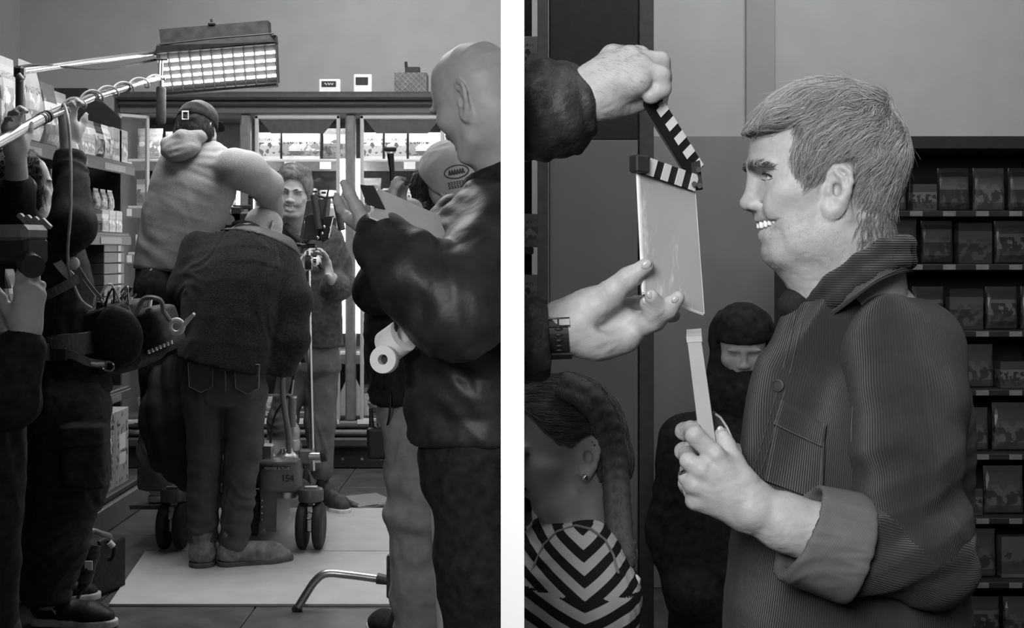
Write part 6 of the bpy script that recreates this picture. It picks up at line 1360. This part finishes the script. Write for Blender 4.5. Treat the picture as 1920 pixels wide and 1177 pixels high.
def stick(a, b_, hgt, dep, up, nst, name, wf=(0., 1.), start=0):
    a, b_ = np.asarray(a), np.asarray(b_); L_ = np.linalg.norm(b_-a); X = unit(b_-a); Zv = np.asarray(up, float); Zv = unit(Zv-X*np.dot(Zv, X)); Yv = np.cross(Zv, X); Yv = Yv if Yv[1] > 0 else -Yv
    s0 = MB().box((a+b_)/2+Yv*dep/2, (L_, dep, hgt), np.array([X, Yv, Zv]), .0015).build(name, M_sb, cl); w_ = L_/nst
    for k in range(start, nst, 2):
        q = [a+X*(k*w_+sh*w_*.28)+Zv*hgt*(wf[0]-.5+(wf[1]-wf[0])*sh) for k, sh in ((k, 0), (k+1, 0), (k+1, 1), (k, 1))]
        q = [p_ - Yv*.0006 for p_ in q]; MB().prism(q, -Yv*.0008).build('white_stripe', M_sw, s0)
    return s0
lo_s = stick(q_(1213, 311, 1.628), q_(1304, 343, 1.685), .0235, .02, (0, 0, 1), 7, 'lower_stick', (.02, .98), 0)
MB().box(q_(1199, 308, 1.627), (.019, .024, .022), np.array([unit((1, .35, -.1)), unit((-.35, 1, 0)), (0, 0, 1)]), .002).build('end_block', mat('end_block_black', .02, .5), cl)
up_v = unit(q_(1300, 300, 1.66)-q_(1280, 316, 1.66))
us_ = stick(q_(1306, 322, 1.687), q_(1216, 178, 1.64), .026, .02, (.84, 0, .54), 11, 'upper_stick', (.42, .99), 0)
MB().prism([q_(1296, 305, 1.68), q_(1312, 300, 1.68), q_(1318, 355, 1.69), q_(1300, 356, 1.69)], (0, .022, 0)).build('hinge_plate', mat('hinge_metal', .035, .4, .5), cl)
for (x_, y_) in ((1310, 318), (1302, 345), (1312, 348)): MB().cyl(q_(x_, y_, 1.676), q_(x_, y_, 1.69), .0036).build('hinge_screw', M_black, cl, True)
# ================================================================ CLAPPER BAY: the grey-haired presenter
t = person('grey-haired man in corduroy overshirt smiling in profile', np.array([wx(1600, 1.8), 1.8, FZ]))
HDm = 1.73; hd = Head(P(1540, 330, HDm), (-1, -.02, 0), (0, 0, 1), 328/F*HDm, 1.0)
H = Sdf(); hd.base(H)
for sg in (-1, 1):
    hd.ell(H, .405, sg*.125, -.005, (.055, .085, .05), .07, 's'); hd.ell(H, .372, sg*.13, .056, (.05, .1, .03), .05); hd.ell(H, .21, sg*.215, -.10, (.11, .065, .08), .1)
    hd.ell(H, .298, sg*.132, -.012, (.054, .062, .046), .015); hd.ell(H, .348, sg*.14, -.014, (.04, .06, .011), .006, 's')
    hd.ell(H, .285, sg*.17, -.185, (.075, .055, .085), .06); hd.ell(H, .395, sg*.055, -.168, (.042, .03, .034), .03); hd.ell(H, .10, sg*.2, -.33, (.14, .05, .1), .1)
    H.cap(hd.W(.0, sg*.205, -.33), hd.W(.24, sg*.12, -.44), .05*hd.z, .05*hd.z, .1*hd.z)
    H.chain([hd.W(.368, 0, -.250), hd.W(.345, sg*.08, -.243), hd.W(.262, sg*.185, -.236)], [.014*hd.z, .013*hd.z, .007*hd.z], .014*hd.z)
    H.chain([hd.W(.338, 0, -.338), hd.W(.32, sg*.08, -.322), hd.W(.262, sg*.185, -.262)], [.02*hd.z, .016*hd.z, .007*hd.z], .014*hd.z)
    # laughter lines
    H.chain([hd.W(.36, sg*.09, -.16), hd.W(.29, sg*.19, -.21), hd.W(.235, sg*.21, -.29)], .007*hd.z, .02*hd.z, mode='s')
    for dv in (-.012, -.032, -.055): H.chain([hd.W(.245, sg*.215, dv), hd.W(.19, sg*.26, dv*1.9)], .0035*hd.z, .008*hd.z, mode='s')
    for dv in (.12, .155, .19): H.chain([hd.W(.43, 0, dv), hd.W(.38, sg*.14, dv+.006), hd.W(.30, sg*.24, dv)], .003*hd.z, .006*hd.z, mode='s')
H.cap(hd.W(.382, 0, .02), hd.W(.416, 0, -.14), .03*hd.z, .036*hd.z, .045*hd.z); hd.ell(H, .424, 0, -.158, (.044, .04, .038), .03); hd.ell(H, .405, .035, -.2, (.02, .014, .008), .01, 's')
EF = (.82, .0692, .833, -.033); hd.ear(H, 1, lat=.295, fit=EF); hd.ear(H, -1, lat=.295, fit=EF)
def hpx(px, py, Dn): return ((P(1540, 330, HDm)[0]-(px-CX)/F*Dn)/hd.z, ((CY-py)/F*Dn-(CY-330)/F*HDm)/hd.z)
MW = [hpx(*q) for q in ((1408, 414, 1.72), (1425, 416, 1.71), (1442, 412.5, 1.70), (1458, 410, 1.695), (1450, 420, 1.695), (1438, 428, 1.70), (1424, 433, 1.71), (1404, 436, 1.72))]
def mouth_cut():
    g = _poly_sdf(np.asarray(MW)); c, f, up, z = hd.c, hd.f, hd.u, hd.z
    def fn(X, Y, Z):
        dx, dy, dz = X-c[0], Y-c[1], Z-c[2]; u = (dx*f[0]+dy*f[1]+dz*f[2])/z; v = (dx*up[0]+dy*up[1]+dz*up[2])/z
        fu = np.clip((u+.75)/1.5*(GN-1), 0, GN-1.001); fv = np.clip((v+.75)/1.5*(GN-1), 0, GN-1.001); iu = fu.astype(int); iv = fv.astype(int); au = fu-iu; av = fv-iv
        return -z*(g[iu, iv]*(1-au)*(1-av)+g[iu+1, iv]*au*(1-av)+g[iu, iv+1]*(1-au)*av+g[iu+1, iv+1]*au*av)
    lo, hi = hd.W(.5, -.25, -.4), hd.W(.2, .25, -.2); H.op('s', np.minimum(lo, hi), np.maximum(lo, hi), fn, .0025)
mouth_cut()
H.chain(pp([(1568, 430, 1.735), (1590, 500, 1.745), (1605, 580, 1.76)]), [.062, .06, .07], .05); H.cap(P(1500, 478, 1.73), P(1548, 548, 1.735), .022, .034, .04)
# trunk and arms (one continuous body under the shirt)
B = Sdf(); fr = (-1, 0, 0)
B.trunk([(P(1592, 1250, 1.8), (.17, .13)), (P(1630, 850, 1.8), (.17, .115)), (P(1635, 680, 1.79), (.16, .10)), (P(1610, 590, 1.765), (.09, .075))], fr)
AU = [(1690, 700, 1.70), (1700, 860, 1.62), (1720, 1045, 1.592)]; B.chain(pp(AU), [.045, .045, .04]); B.chain(pp([(1650, 660, 1.94), (1690, 1040, 1.98), (1520, 960, 1.85), (1420, 900, 1.76)]), [.055, .045, .038, .03])
Hn = Sdf(); Hn.chain(pp([(1720, 1050, 1.59), (1560, 1010, 1.58), (1470, 978, 1.58), (1410, 952, 1.58)]), [.045, .040, .034, .0285], .012)
K = [(1340, 852, 1.575), (1312, 878, 1.57), (1300, 908, 1.575), (1304, 938, 1.585)]
for kx in K: Hn.cap(P(1402, 945, 1.582), P(*kx), .027, .0125, .014)
Hn.ell(P(1358, 908, 1.582), (.034, .019, .030), .016); Hn.ell(P(1418, 962, 1.56), (.016, .012, .013), .012)
for kx in K: Hn.ell(P(kx[0]+2, kx[1]+1, kx[2]-.006), (.0098, .0085, .0098), .007)
for kx in K[:3]: Hn.cap(P(1392, 940, 1.562), P(kx[0]+6, kx[1]+4, kx[2]-.009), .0042, .0045, .010)
Hn.chain(pp([K[0], (1303, 817, 1.576), (1298, 808, 1.60), (1318, 800, 1.63)]), [.0122, .0118, .0108, .010], .003)
Hn.chain(pp([K[1], (1291, 864, 1.574), (1288, 852, 1.60), (1310, 846, 1.63)]), [.0118, .0108, .0102, .0095], .003)
Hn.chain(pp([K[2], (1288, 895, 1.585), (1290, 880, 1.61), (1310, 876, 1.63)]), [.0112, .0104, .0098, .009], .003)
Hn.chain(pp([K[3], (1295, 918, 1.60), (1300, 905, 1.62)]), [.0108, .0098, .009], .003)
Hn.chain(pp([(1392, 903, 1.578), (1376, 866, 1.588), (1362, 836, 1.60), (1353, 814, 1.605)]), [.018, .0118, .0105, .0088], .008)
# far hand: fingertips curl round the far side of the box
for y_, d_, x_ in ((808, 1.66, 1282), (846, 1.655, 1281), (906, 1.65, 1288)): Hn.chain(pp([(1400, y_+55, 1.76), (1330, y_+18, 1.74), (1290, y_+4, 1.70), (x_, y_, d_), (x_+14, y_-6, d_-.02)]), [.016, .0125, .0115, .0108, .0098], .004)
Hn.ell(P(1400, 890, 1.76), (.035, .022, .03), .02)
bd = skin('body', [(H, .0026), (B, .012), (Hn, .0026)], M_skin, t, wr=.0005, wscale=(80, 80, 80))
hd.eyeballs(M_eye, M_iris, bd)
for sg in (-1, 1):
    for k, (px_, py_, hx_, hy_, l_) in enumerate(((1427, 420, 4.4, 8.2, .035), (1434.5, 419, 4.0, 7.4, .08), (1442, 417, 4.0, 6.2, .115), (1449.5, 415, 3.6, 4.8, .14))):
        Dt = HDm-l_*hd.z; u_, v_ = hpx(px_, py_, Dt); q = Dt/F
        MB().box(hd.W(u_, sg*l_, v_), (hx_*2*q, .007, hy_*2*q), np.array([hd.f, hd.s, hd.u]), .0016).build('tooth', M_teeth, bd, True, False)
MI = Sdf(); MI.ell(hd.W(.245, 0, -.285), np.array([.085, .125, .07])*hd.z, .01, hd.R); skin('mouth_inside', [(MI, .004)], mat('mouth_inside', .05, .5), bd)
MB().ball(P(1352, 809, 1.599), 1., 10, (.0055, .0018, .0075), np.array([(.95, 0, .3), (0, 1, 0), (-.3, 0, .95)])).build('thumbnail', nm, bd, True, False)
rg_ = unit(P(1288, 866, 1.578)-P(*K[1])); c_ = P(1296, 869, 1.5765); x, y, d = frame_of(rg_)
# hair
HP = np.array([hpx(*q) for q in ((1389, 251, 1.73), (1420, 247, 1.70), (1478, 240, 1.675), (1486, 262, 1.67), (1480, 300, 1.665), (1488, 335, 1.66), (1504, 368, 1.66), (1518, 352, 1.66), (1542, 334, 1.655), (1552, 312, 1.655), (1570, 300, 1.655), (1592, 304, 1.655), (1602, 330, 1.655), (1596, 365, 1.655), (1587, 394, 1.66), (1612, 416, 1.68), (1640, 445, 1.70), (1657, 466, 1.73), (1690, 440, 1.73), (1740, 300, 1.73), (1720, 180, 1.73), (1640, 110, 1.73), (1540, 120, 1.73), (1488, 152, 1.73), (1452, 178, 1.73), (1422, 206, 1.73), (1398, 236, 1.73))])
HS = Sdf(); hd.base(HS, grow=.03); HS.chain(pp([(1402, 243, 1.73), (1432, 225, 1.73), (1480, 200, 1.73), (1540, 180, 1.73)]), [.006, .016, .020, .018], .02); HS.chain(pp([(1415, 243, 1.69), (1450, 225, 1.68), (1500, 205, 1.68)]), [.008, .016, .018], .02); HS.chain(pp([(1415, 243, 1.77), (1450, 225, 1.78), (1500, 205, 1.78)]), [.008, .016, .018], .02)
HS.ell(P(1545, 200, 1.73), (.085, .07, .030), .02); HS.ell(P(1650, 285, 1.73), (.03, .06, .05), .02)
extr(HS, hd, HP, .022)
hs = skin('hair', [(HS, .004)], mat('grey_hair_base', .15, .7, .2), t, wr=.0028, wscale=(70, 70, 40), seed=91)
FL = [(1420, 232, -1, .35), (1470, 200, -1, .3), (1540, 172, -1, .12), (1610, 180, -.9, -.15), (1660, 230, -.55, .6), (1690, 300, -.15, 1), (1680, 380, -.3, 1), (1620, 300, -.65, .75), (1640, 400, -.5, .85), (1600, 240, -.85, .5), (1530, 240, -.9, .5), (1490, 290, -.3, 1), (1510, 340, -.25, 1), (1550, 290, -.55, .8), (1600, 380, -.2, 1)]
FP = np.array([P(a, b, HDm) for a, b, _, _ in FL]); FD = np.array([(a, b) for _, _, a, b in FL])
def flow_m(p):
    w_ = 1/(((p[:, None, 0]-FP[None, :, 0])**2+(p[:, None, 2]-FP[None, :, 2])**2)+2e-4)**1.5; w_ /= w_.sum(1)[:, None]; d = w_@FD
    return np.stack([d[:, 0], .12*np.sign(HDm-p[:, 1])*-1+0*d[:, 0], -d[:, 1]], 1)
H_main = hair_mat('silver_hair', .10, .62, .42, .4)
near = lambda V: V[:, 1] < HDm+.05
hair('hair_strands', HS, 14000, 8, .0066, flow_m, .00028, H_main, hs, .004, .0026, keep=near, seed=3, jit=.16, tip=.0030, clump=.55)
hair('hair_strands', HS, 1200, 8, .006, flow_m, .0004, H_main, hs, .006, .003, keep=lambda V: ~near(V), seed=4, tip=.003, clump=.4)
hair('loose_hair', HS, 160, 9, .006, flow_m, .0003, H_main, hs, .004, .004, keep=near, seed=5, jit=.7, tip=.014)
def proj(V): return CX+V[:, 0]/V[:, 1]*F, CY-(V[:, 2]-CAMZ)/V[:, 1]*F
def in_brow(V, cx_=1428, cy_=310, rx=24, ry=3.6):
    a_, b_ = proj(V); return (((a_-cx_)/rx)**2+((b_-cy_+((a_-1424)/26)**2*-8+2)/ry)**2 < 1) & (V[:, 1] < HDm-.004)
hair('eyebrow', H, 230, 4, .0022, lambda p: np.tile([.9, 0, .22], (len(p), 1)), .0003, hair_mat('brow_strands', .02, .14), bd, .0026, .0012, keep=in_brow, tip=.001)
hair('eyebrow', H, 120, 3, .003, lambda p: np.tile([.5, 1, .2], (len(p), 1)), .0003, hair_mat('brow_strands', .02, .14), bd, .003, .0012, keep=lambda V: (V[:, 1] > HDm+.002) & (V[:, 1] < HDm+.02) & (V[:, 0] < P(1410, 0, HDm)[0]) & (np.abs(V[:, 2]-wz(313, HDm)) < .004))
def in_nape(V): a_, b_ = proj(V); return (a_ > 1618+14*vnoise(V*60, 3)+(460-b_)*-.35) & (a_ < 1675) & (b_ > 385) & (b_ < 462) & (b_ > 385+(1640-a_)*.35) & (V[:, 1] < HDm+.03)
hair('nape_hair', H, 600, 5, .0035, lambda p: np.tile([-.25, 0, -1.], (len(p), 1)), .0003, hair_mat('nape_strands', .04, .25), bd, .003, .002, keep=in_nape, tip=.002)
stroke('upper_lash_line', [hit(H, *q, 1.6, 1.75, .0005) for q in ((1429, 326), (1434, 325.5), (1440, 327), (1447, 331))], .0011, mat('lash', .015, .6), bd, 5)
stroke('lid_crease', [hit(H, *q, 1.6, 1.75, .0) for q in ((1428, 336), (1434, 338), (1442, 337), (1449, 334))], .0006, mat('lid_fold', .12, .6), bd, 5)
hair('stubble', H, 2600, 2, .0014, lambda p: np.tile([.3, 0, -.8], (len(p), 1)), .00013, hair_mat('stubble_strands', .10, .5), bd, .004, .0002, keep=lambda V: (V[:, 1] < HDm) & (V[:, 2] < hd.W(0, 0, -.22)[2]-(V[:, 0]-P(1450, 0, HDm)[0])*-.1*0) & (V[:, 2] > hd.W(0, 0, -.56)[2]) & (V[:, 0] < P(1560, 0, HDm)[0]), tip=.001)
# ---- corduroy overshirt
M_cord = mat('dark_corduroy', .028, .85, .15, var=.14, scale=14, sheen=.12); add_wave(M_cord, 'cord', 320, .8, .0011, .10)
AX = np.array([P(1625, 700, 1.79), P(1592, 1250, 1.8)])
def cord_t(V):
    tt = np.clip((V[:, 2]-AX[0][2])/(AX[1][2]-AX[0][2]), -.3, 1.2)[:, None]; c = AX[0]+(AX[1]-AX[0])*tt; q = V-c
    a = np.arctan2(q[:, 1]/.20, q[:, 0]/.145); a = np.where(a > math.pi*.5, a-2*math.pi, a); return a*.172
J = Sdf(); rings = [(P(1582, 1260, 1.8), (.205, .165)), (P(1588, 1050, 1.8), (.203, .160)), (P(1606, 900, 1.8), (.20, .145)), (P(1622, 790, 1.8), (.198, .135)), (P(1627, 690, 1.79), (.18, .116)), (P(1622, 615, 1.775), (.125, .086))]
J.trunk(rings, fr, .045, .07, 2.2); J.chain(pp([(1550, 590, 1.72), (1525, 575, 1.73)]), [.05, .03], .05); J.ell(P(1512, 530, 1.735), (.045, .045, .035), .01, None, 's')
J.chain(pp([(1500, 640, 1.73), (1470, 740, 1.74), (1440, 850, 1.75)]), [.03, .035, .03], .06)
def cordfold(V, N): return .005*np.sin(V[:, 2]*26+V[:, 0]*30+3*vnoise(V*6, 2))*np.clip(vnoise(V*5, 6)+.3, 0, 1)
sh_ = skin('overshirt', [(J, .0048)], M_cord, t, wr=.004, wscale=(9, 9, 5), seed=92, attr={'cord': cord_t}, disp=cordfold)
SV = Sdf(); UA = pp([(1688, 665, 1.685), (1698, 760, 1.64), (1698, 860, 1.61), (1712, 980, 1.592), (1728, 1040, 1.588)]); FA = pp([(1728, 1040, 1.588), (1660, 1032, 1.58), (1575, 1018, 1.578)])
SV.chain(UA, [.080, .072, .0695, .066, .060], .012); SV.ell(P(1745, 1062, 1.588), (.028, .04, .026), .03); SF = Sdf(); SF.chain(pp([(1742, 1046, 1.586), (1660, 1032, 1.58), (1575, 1018, 1.578)]), [.0605, .0575, .057], .012)
def cord_s(V):
    a, b = UA[0], UA[3]; ab = b-a; tt = ((V-a)@ab)/(ab@ab); q = V-(a+tt[:, None]*ab); x, y, d = frame_of(ab, (0, 1, 0)); return np.arctan2(q@x, -(q@y))*.07
def cord_f(V):
    a, b = FA[0], FA[2]; ab = b-a; tt = ((V-a)@ab)/(ab@ab); q = V-(a+tt[:, None]*ab); x, y, d = frame_of(ab, (0, 1, 0)); return np.arctan2(q@x, -(q@y))*.06
def sleevefold(V, N):
    c = P(1690, 1000, 1.55); r = np.linalg.norm(V-c, axis=1); g = np.exp(-(r/.11)**2)
    return -.011*g*np.clip(np.sin((V[:, 2]-c[2])*75+(V[:, 0]-c[0])*-38+1.2), -.3, 1)+.003*np.sin(V[:, 0]*40-V[:, 2]*28+3*vnoise(V*7, 5))*(1-g)
sv = skin('sleeve', [(SV, .0042)], M_cord, sh_, wr=.0035, wscale=(12, 12, 7), seed=93, attr={'cord': cord_s}, disp=sleevefold); skin('forearm_sleeve', [(SF, .0042)], M_cord, sv, wr=.003, wscale=(12, 12, 12), seed=95, attr={'cord': cord_f}, disp=sleevefold)
S2 = Sdf(); S2.chain(pp([(1655, 665, 1.90), (1690, 850, 1.97), (1695, 1040, 1.98), (1560, 980, 1.90), (1490, 940, 1.82)]), [.08, .07, .06, .055, .05], .03); skin('sleeve', [(S2, .008)], M_cord, sh_, wr=.003, attr={'cord': cord_t})
# turned-back cuff with paler lining
M_lin = mat('cuff_lining', .11, .7, .3, var=.06); add_wave(M_lin, 'cord', 480, .25, .0008, .3)
ca, cb_ = P(1588, 1026, 1.578), P(1512, 1003, 1.578); ax_ = unit(cb_-ca); 
CU = Sdf(); CU.cap(ca, cb_, .0685, .0635, .01); CU.clip(P(1492, 1002, 1.578), ax_+np.array([0, 0, .18]), .004); CU.clip(P(1606, 1030, 1.578), -ax_, .004); CU.cap(P(1500, 990, 1.578), P(1400, 960, 1.578), .052, .044, .008, mode='s')
def cord_c(V): q = V-ca; return (q@np.cross(ax_, [0, 1, 0]))*.6+(q@ax_)*.9
skin('turned_cuff', [(CU, .0026)], M_lin, sv, wr=.0018, wscale=(20, 20, 14), seed=94, attr={'cord': cord_c})
# collar: a folded leaf running round the neck, near and far side in one sheet
def leaf(name, A, Bp, thick, m, parent, bulge=.0, attr_s=1., n=8, nv=7):
    A = spline(A, n); Bp = spline(Bp, n); V = []; f = []; at = []
    N_ = len(A)
    for sgn in (0, 1):
        for i in range(N_):
            for j in range(nv):
                v = j/(nv-1); p = A[i]*(1-v)+Bp[i]*v; tu = unit(A[min(i+1, N_-1)]-A[max(i-1, 0)]); nn_ = unit(np.cross(tu, Bp[i]-A[i])); V.append(p+nn_*(bulge*math.sin(v*math.pi)-(thick if sgn else 0))); at.append(v*attr_s)
    o_ = N_*nv
    for i in range(N_-1):
        for j in range(nv-1): a = i*nv+j; f.append((a, a+1, a+nv+1, a+nv)); f.append((o_+a, o_+a+nv, o_+a+nv+1, o_+a+1))
    for i in range(N_-1):
        for j in (0, nv-1): a = i*nv+j; f.append((a, a+nv, o_+a+nv, o_+a) if j == 0 else (a, o_+a, o_+a+nv, a+nv))
    for j in range(nv-1):
        for i in (0, N_-1): a = i*nv+j; f.append((a, o_+a, o_+a+1, a+1) if i == 0 else (a, a+1, o_+a+1, o_+a))
    me = MB().add(V, f).mesh(name); q = me.attributes.new('cord', 'FLOAT', 'POINT'); q.data.foreach_set('value', np.asarray(at, np.float32)); return link(name, me, m, parent, True)
MIR = 1.74
A = [(1522, 562, 1.715), (1560, 530, 1.675), (1612, 492, 1.662), (1655, 465, 1.675), (1688, 458, 1.71), (1700, 458, MIR)]; Bq = [(1541, 607, 1.70), (1588, 573, 1.648), (1640, 534, 1.632), (1678, 516, 1.652), (1700, 511, 1.70), (1708, 510, MIR)]
Af = pp(A)+pp([(x_, y_, 2*MIR-d_) for x_, y_, d_ in A[-2::-1]]); Bf = pp(Bq)+pp([(x_, y_, 2*MIR-d_) for x_, y_, d_ in Bq[-2::-1]])
co = leaf('collar', Af, Bf, .004, M_cord, sh_, .004, .052)
CB = Sdf(); CB.chain(Af, .012, .01, None); CB.chain([(a*.5+b_*.5)+np.array([0, 0, -.004]) for a, b_ in zip(Af, Bf)], .010, .01); skin('collar_stand', [(CB, .006)], M_cord, co, attr={'cord': lambda V: V[:, 2]})
stroke('collar_stitching', [p+np.array([0, -.001, .006]) for p in spline(Bf[:6], 6)], .0007, M_stitchD, co, 4)
# under-shirt neckline
# placket, buttons, pocket and seams follow the cloth
def on(pts, off=.001, S_=None, r0=1.5, r1=1.95): return [hit(S_ or J, x_, y_, r0, r1, off) for x_, y_ in pts]
def line(name, pts, r, m, parent, off=.001, S_=None): return stroke(name, on(pts, off, S_), r, m, parent, 5)
def dense(pts, n=6): return [tuple(q) for q in spline([np.array(p, float) for p in pts], n)]
line('placket_stitching', dense([(1503, 600), (1490, 660), (1472, 730), (1450, 810), (1425, 890)]), .00045, M_stitchD, sh_, .004); line('placket_stitching', dense([(1490, 590), (1478, 650), (1460, 720), (1438, 800), (1412, 880)]), .00045, M_stitchD, sh_, .004)
M_btn = mat('dark_button', .03, .3, .5)
for (x_, y_) in ((1459, 722), (1409, 890)):
    p_ = hit(J, x_, y_, 1.5, 1.95, .004); MB().lathe([(.0085, 0), (.009, .0015), (.0085, .003), (.006, .0032), (.0055, .002)], p_, (-.5, -.85, .1), 18).build('button', M_btn, sh_, True)
pk = [(1463, 750), (1505, 772), (1548, 797), (1547, 815), (1543, 838)]; pk2 = [(1450, 793), (1495, 815), (1541, 836)]
def patch_on(name, quad, m, parent, off, nu=9, nv=6, scale=.05):
    (a, b_, c, d) = [np.array(q, float) for q in quad]; V = []; at = []
    for lay in (off, -.004):
        for i in range(nu):
            for j in range(nv):
                u, v = i/(nu-1), j/(nv-1); q = (a*(1-u)+b_*u)*(1-v)+(d*(1-u)+c*u)*v; V.append(hit(J, q[0], q[1], 1.5, 1.95, lay)); at.append(u*scale)
    f = []; o_ = nu*nv
    for i in range(nu-1):
        for j in range(nv-1): k = i*nv+j; f.append((k, k+nv, k+nv+1, k+1))
    for i in range(nu-1):
        for j in (0, nv-1): k = i*nv+j; f.append((k, o_+k, o_+k+nv, k+nv))
    for j in range(nv-1):
        for i in (0, nu-1): k = i*nv+j; f.append((k, k+1, o_+k+1, o_+k))
    me = MB().add(V, f).mesh(name); q = me.attributes.new('cord', 'FLOAT', 'POINT'); q.data.foreach_set('value', np.asarray(at, np.float32)); return link(name, me, m, parent, True)
pocket_o = patch_on('chest_pocket', [(1463, 750), (1548, 797), (1542, 940), (1432, 900)], M_cord, sh_, .0065, 12, 9, .075)
flap = patch_on('pocket_band', [(1464, 749), (1550, 796), (1543, 838), (1450, 795)], M_cord, pocket_o, .0095, 10, 5, .075)
line('pocket_stitching', dense(pk2, 6), .00045, M_stitchD, flap, .0102); line('pocket_stitching', dense([(1548, 800), (1544, 838), (1541, 880), (1540, 935)]), .00045, M_stitchD, flap, .0085)
line('armhole_seam', dense([(1642, 610), (1622, 650), (1606, 710), (1598, 770), (1596, 830)]), .00045, M_stitchD, sh_, .006); line('yoke_seam', dense([(1612, 590), (1650, 602), (1690, 612)]), .00045, M_stitchD, sh_, .006)
UN = Sdf(); UN.chain(pp([(1500, 575, 1.735), (1520, 590, 1.735)]), [.03, .035], .02); skin('undershirt', [(UN, .006)], M_blackc, t)
TR = Sdf(); TR.loft(P(1590, 1500, 1.8), P(1592, 1200, 1.8), (.18, .13), (.19, .14), fr, .04); TR.chain(pp([(1590, 1450, 1.72), (1590, 2600, 1.74)]), [.1, .07]); TR.chain(pp([(1590, 1450, 1.9), (1590, 2600, 1.9)]), [.1, .07]); skin('trousers', [(TR, .016)], M_jeans, t)
# ring on the finger
MB().tube([P(1291, 876, 1.585)+.0135*(math.cos(a)*unit(np.array([.3, 1, 0]))+math.sin(a)*unit(np.array([.8, 0, .5]))) for a in np.linspace(0, 2*math.pi, 20, endpoint=False)], .0018, 6, closed=True).build('finger_ring', M_chrome, bd, True)
# ---- the slim box and the booklet he holds
bx_ = thing('slim_box', 'slim pale box held upright by the grey-haired man', 'box', P(1320, 830, 1.62)); q = [P(1288, 633, 1.60), P(1314, 631, 1.60), P(1352, 900, 1.60), P(1322, 905, 1.60)]; dv = np.array([.012, .085, .004])
MB().prism(q, dv).build('box_body', mat('pale_box_card', .36, .45, .4, var=.03), bx_); MB().prism([q[0]+np.array([-.001, -.001, .001]), q[1]+np.array([.001, -.001, .001]), q[1]+np.array([.0018, -.001, -.006]), q[0]+np.array([-.0002, -.001, -.006])], dv*1.03).build('box_lid', mat('box_lid_card', .42, .45, .4), bx_)
lq = [q[0]*(1-t_)+q[3]*t_ for t_ in (.22, .62, .62, .22)]; MB().prism([lq[0]+dv*.2+np.array([-.0012, 0, 0]), lq[1]+dv*.2+np.array([-.0012, 0, 0]), lq[1]+dv*.8+np.array([-.0012, 0, 0]), lq[0]+dv*.8+np.array([-.0012, 0, 0])], (.002, 0, 0)).build('side_print', M_dark, bx_)
bk = thing('booklet', 'dark round-cornered booklet held beside the slim box', 'booklet', P(1365, 860, 1.66)); MB().prism(pp([(1335, 772, 1.66), (1350, 782, 1.66), (1362, 800, 1.66), (1396, 878, 1.66), (1398, 900, 1.66), (1345, 880, 1.66)]), (.004, .012, .0)).build('cover', M_dark, bk); stroke('page_edge', pp([(1341, 776, 1.6585), (1351, 783, 1.6585), (1363, 801, 1.6585), (1396, 878, 1.6585)]), .0016, M_lightplastic, bk)
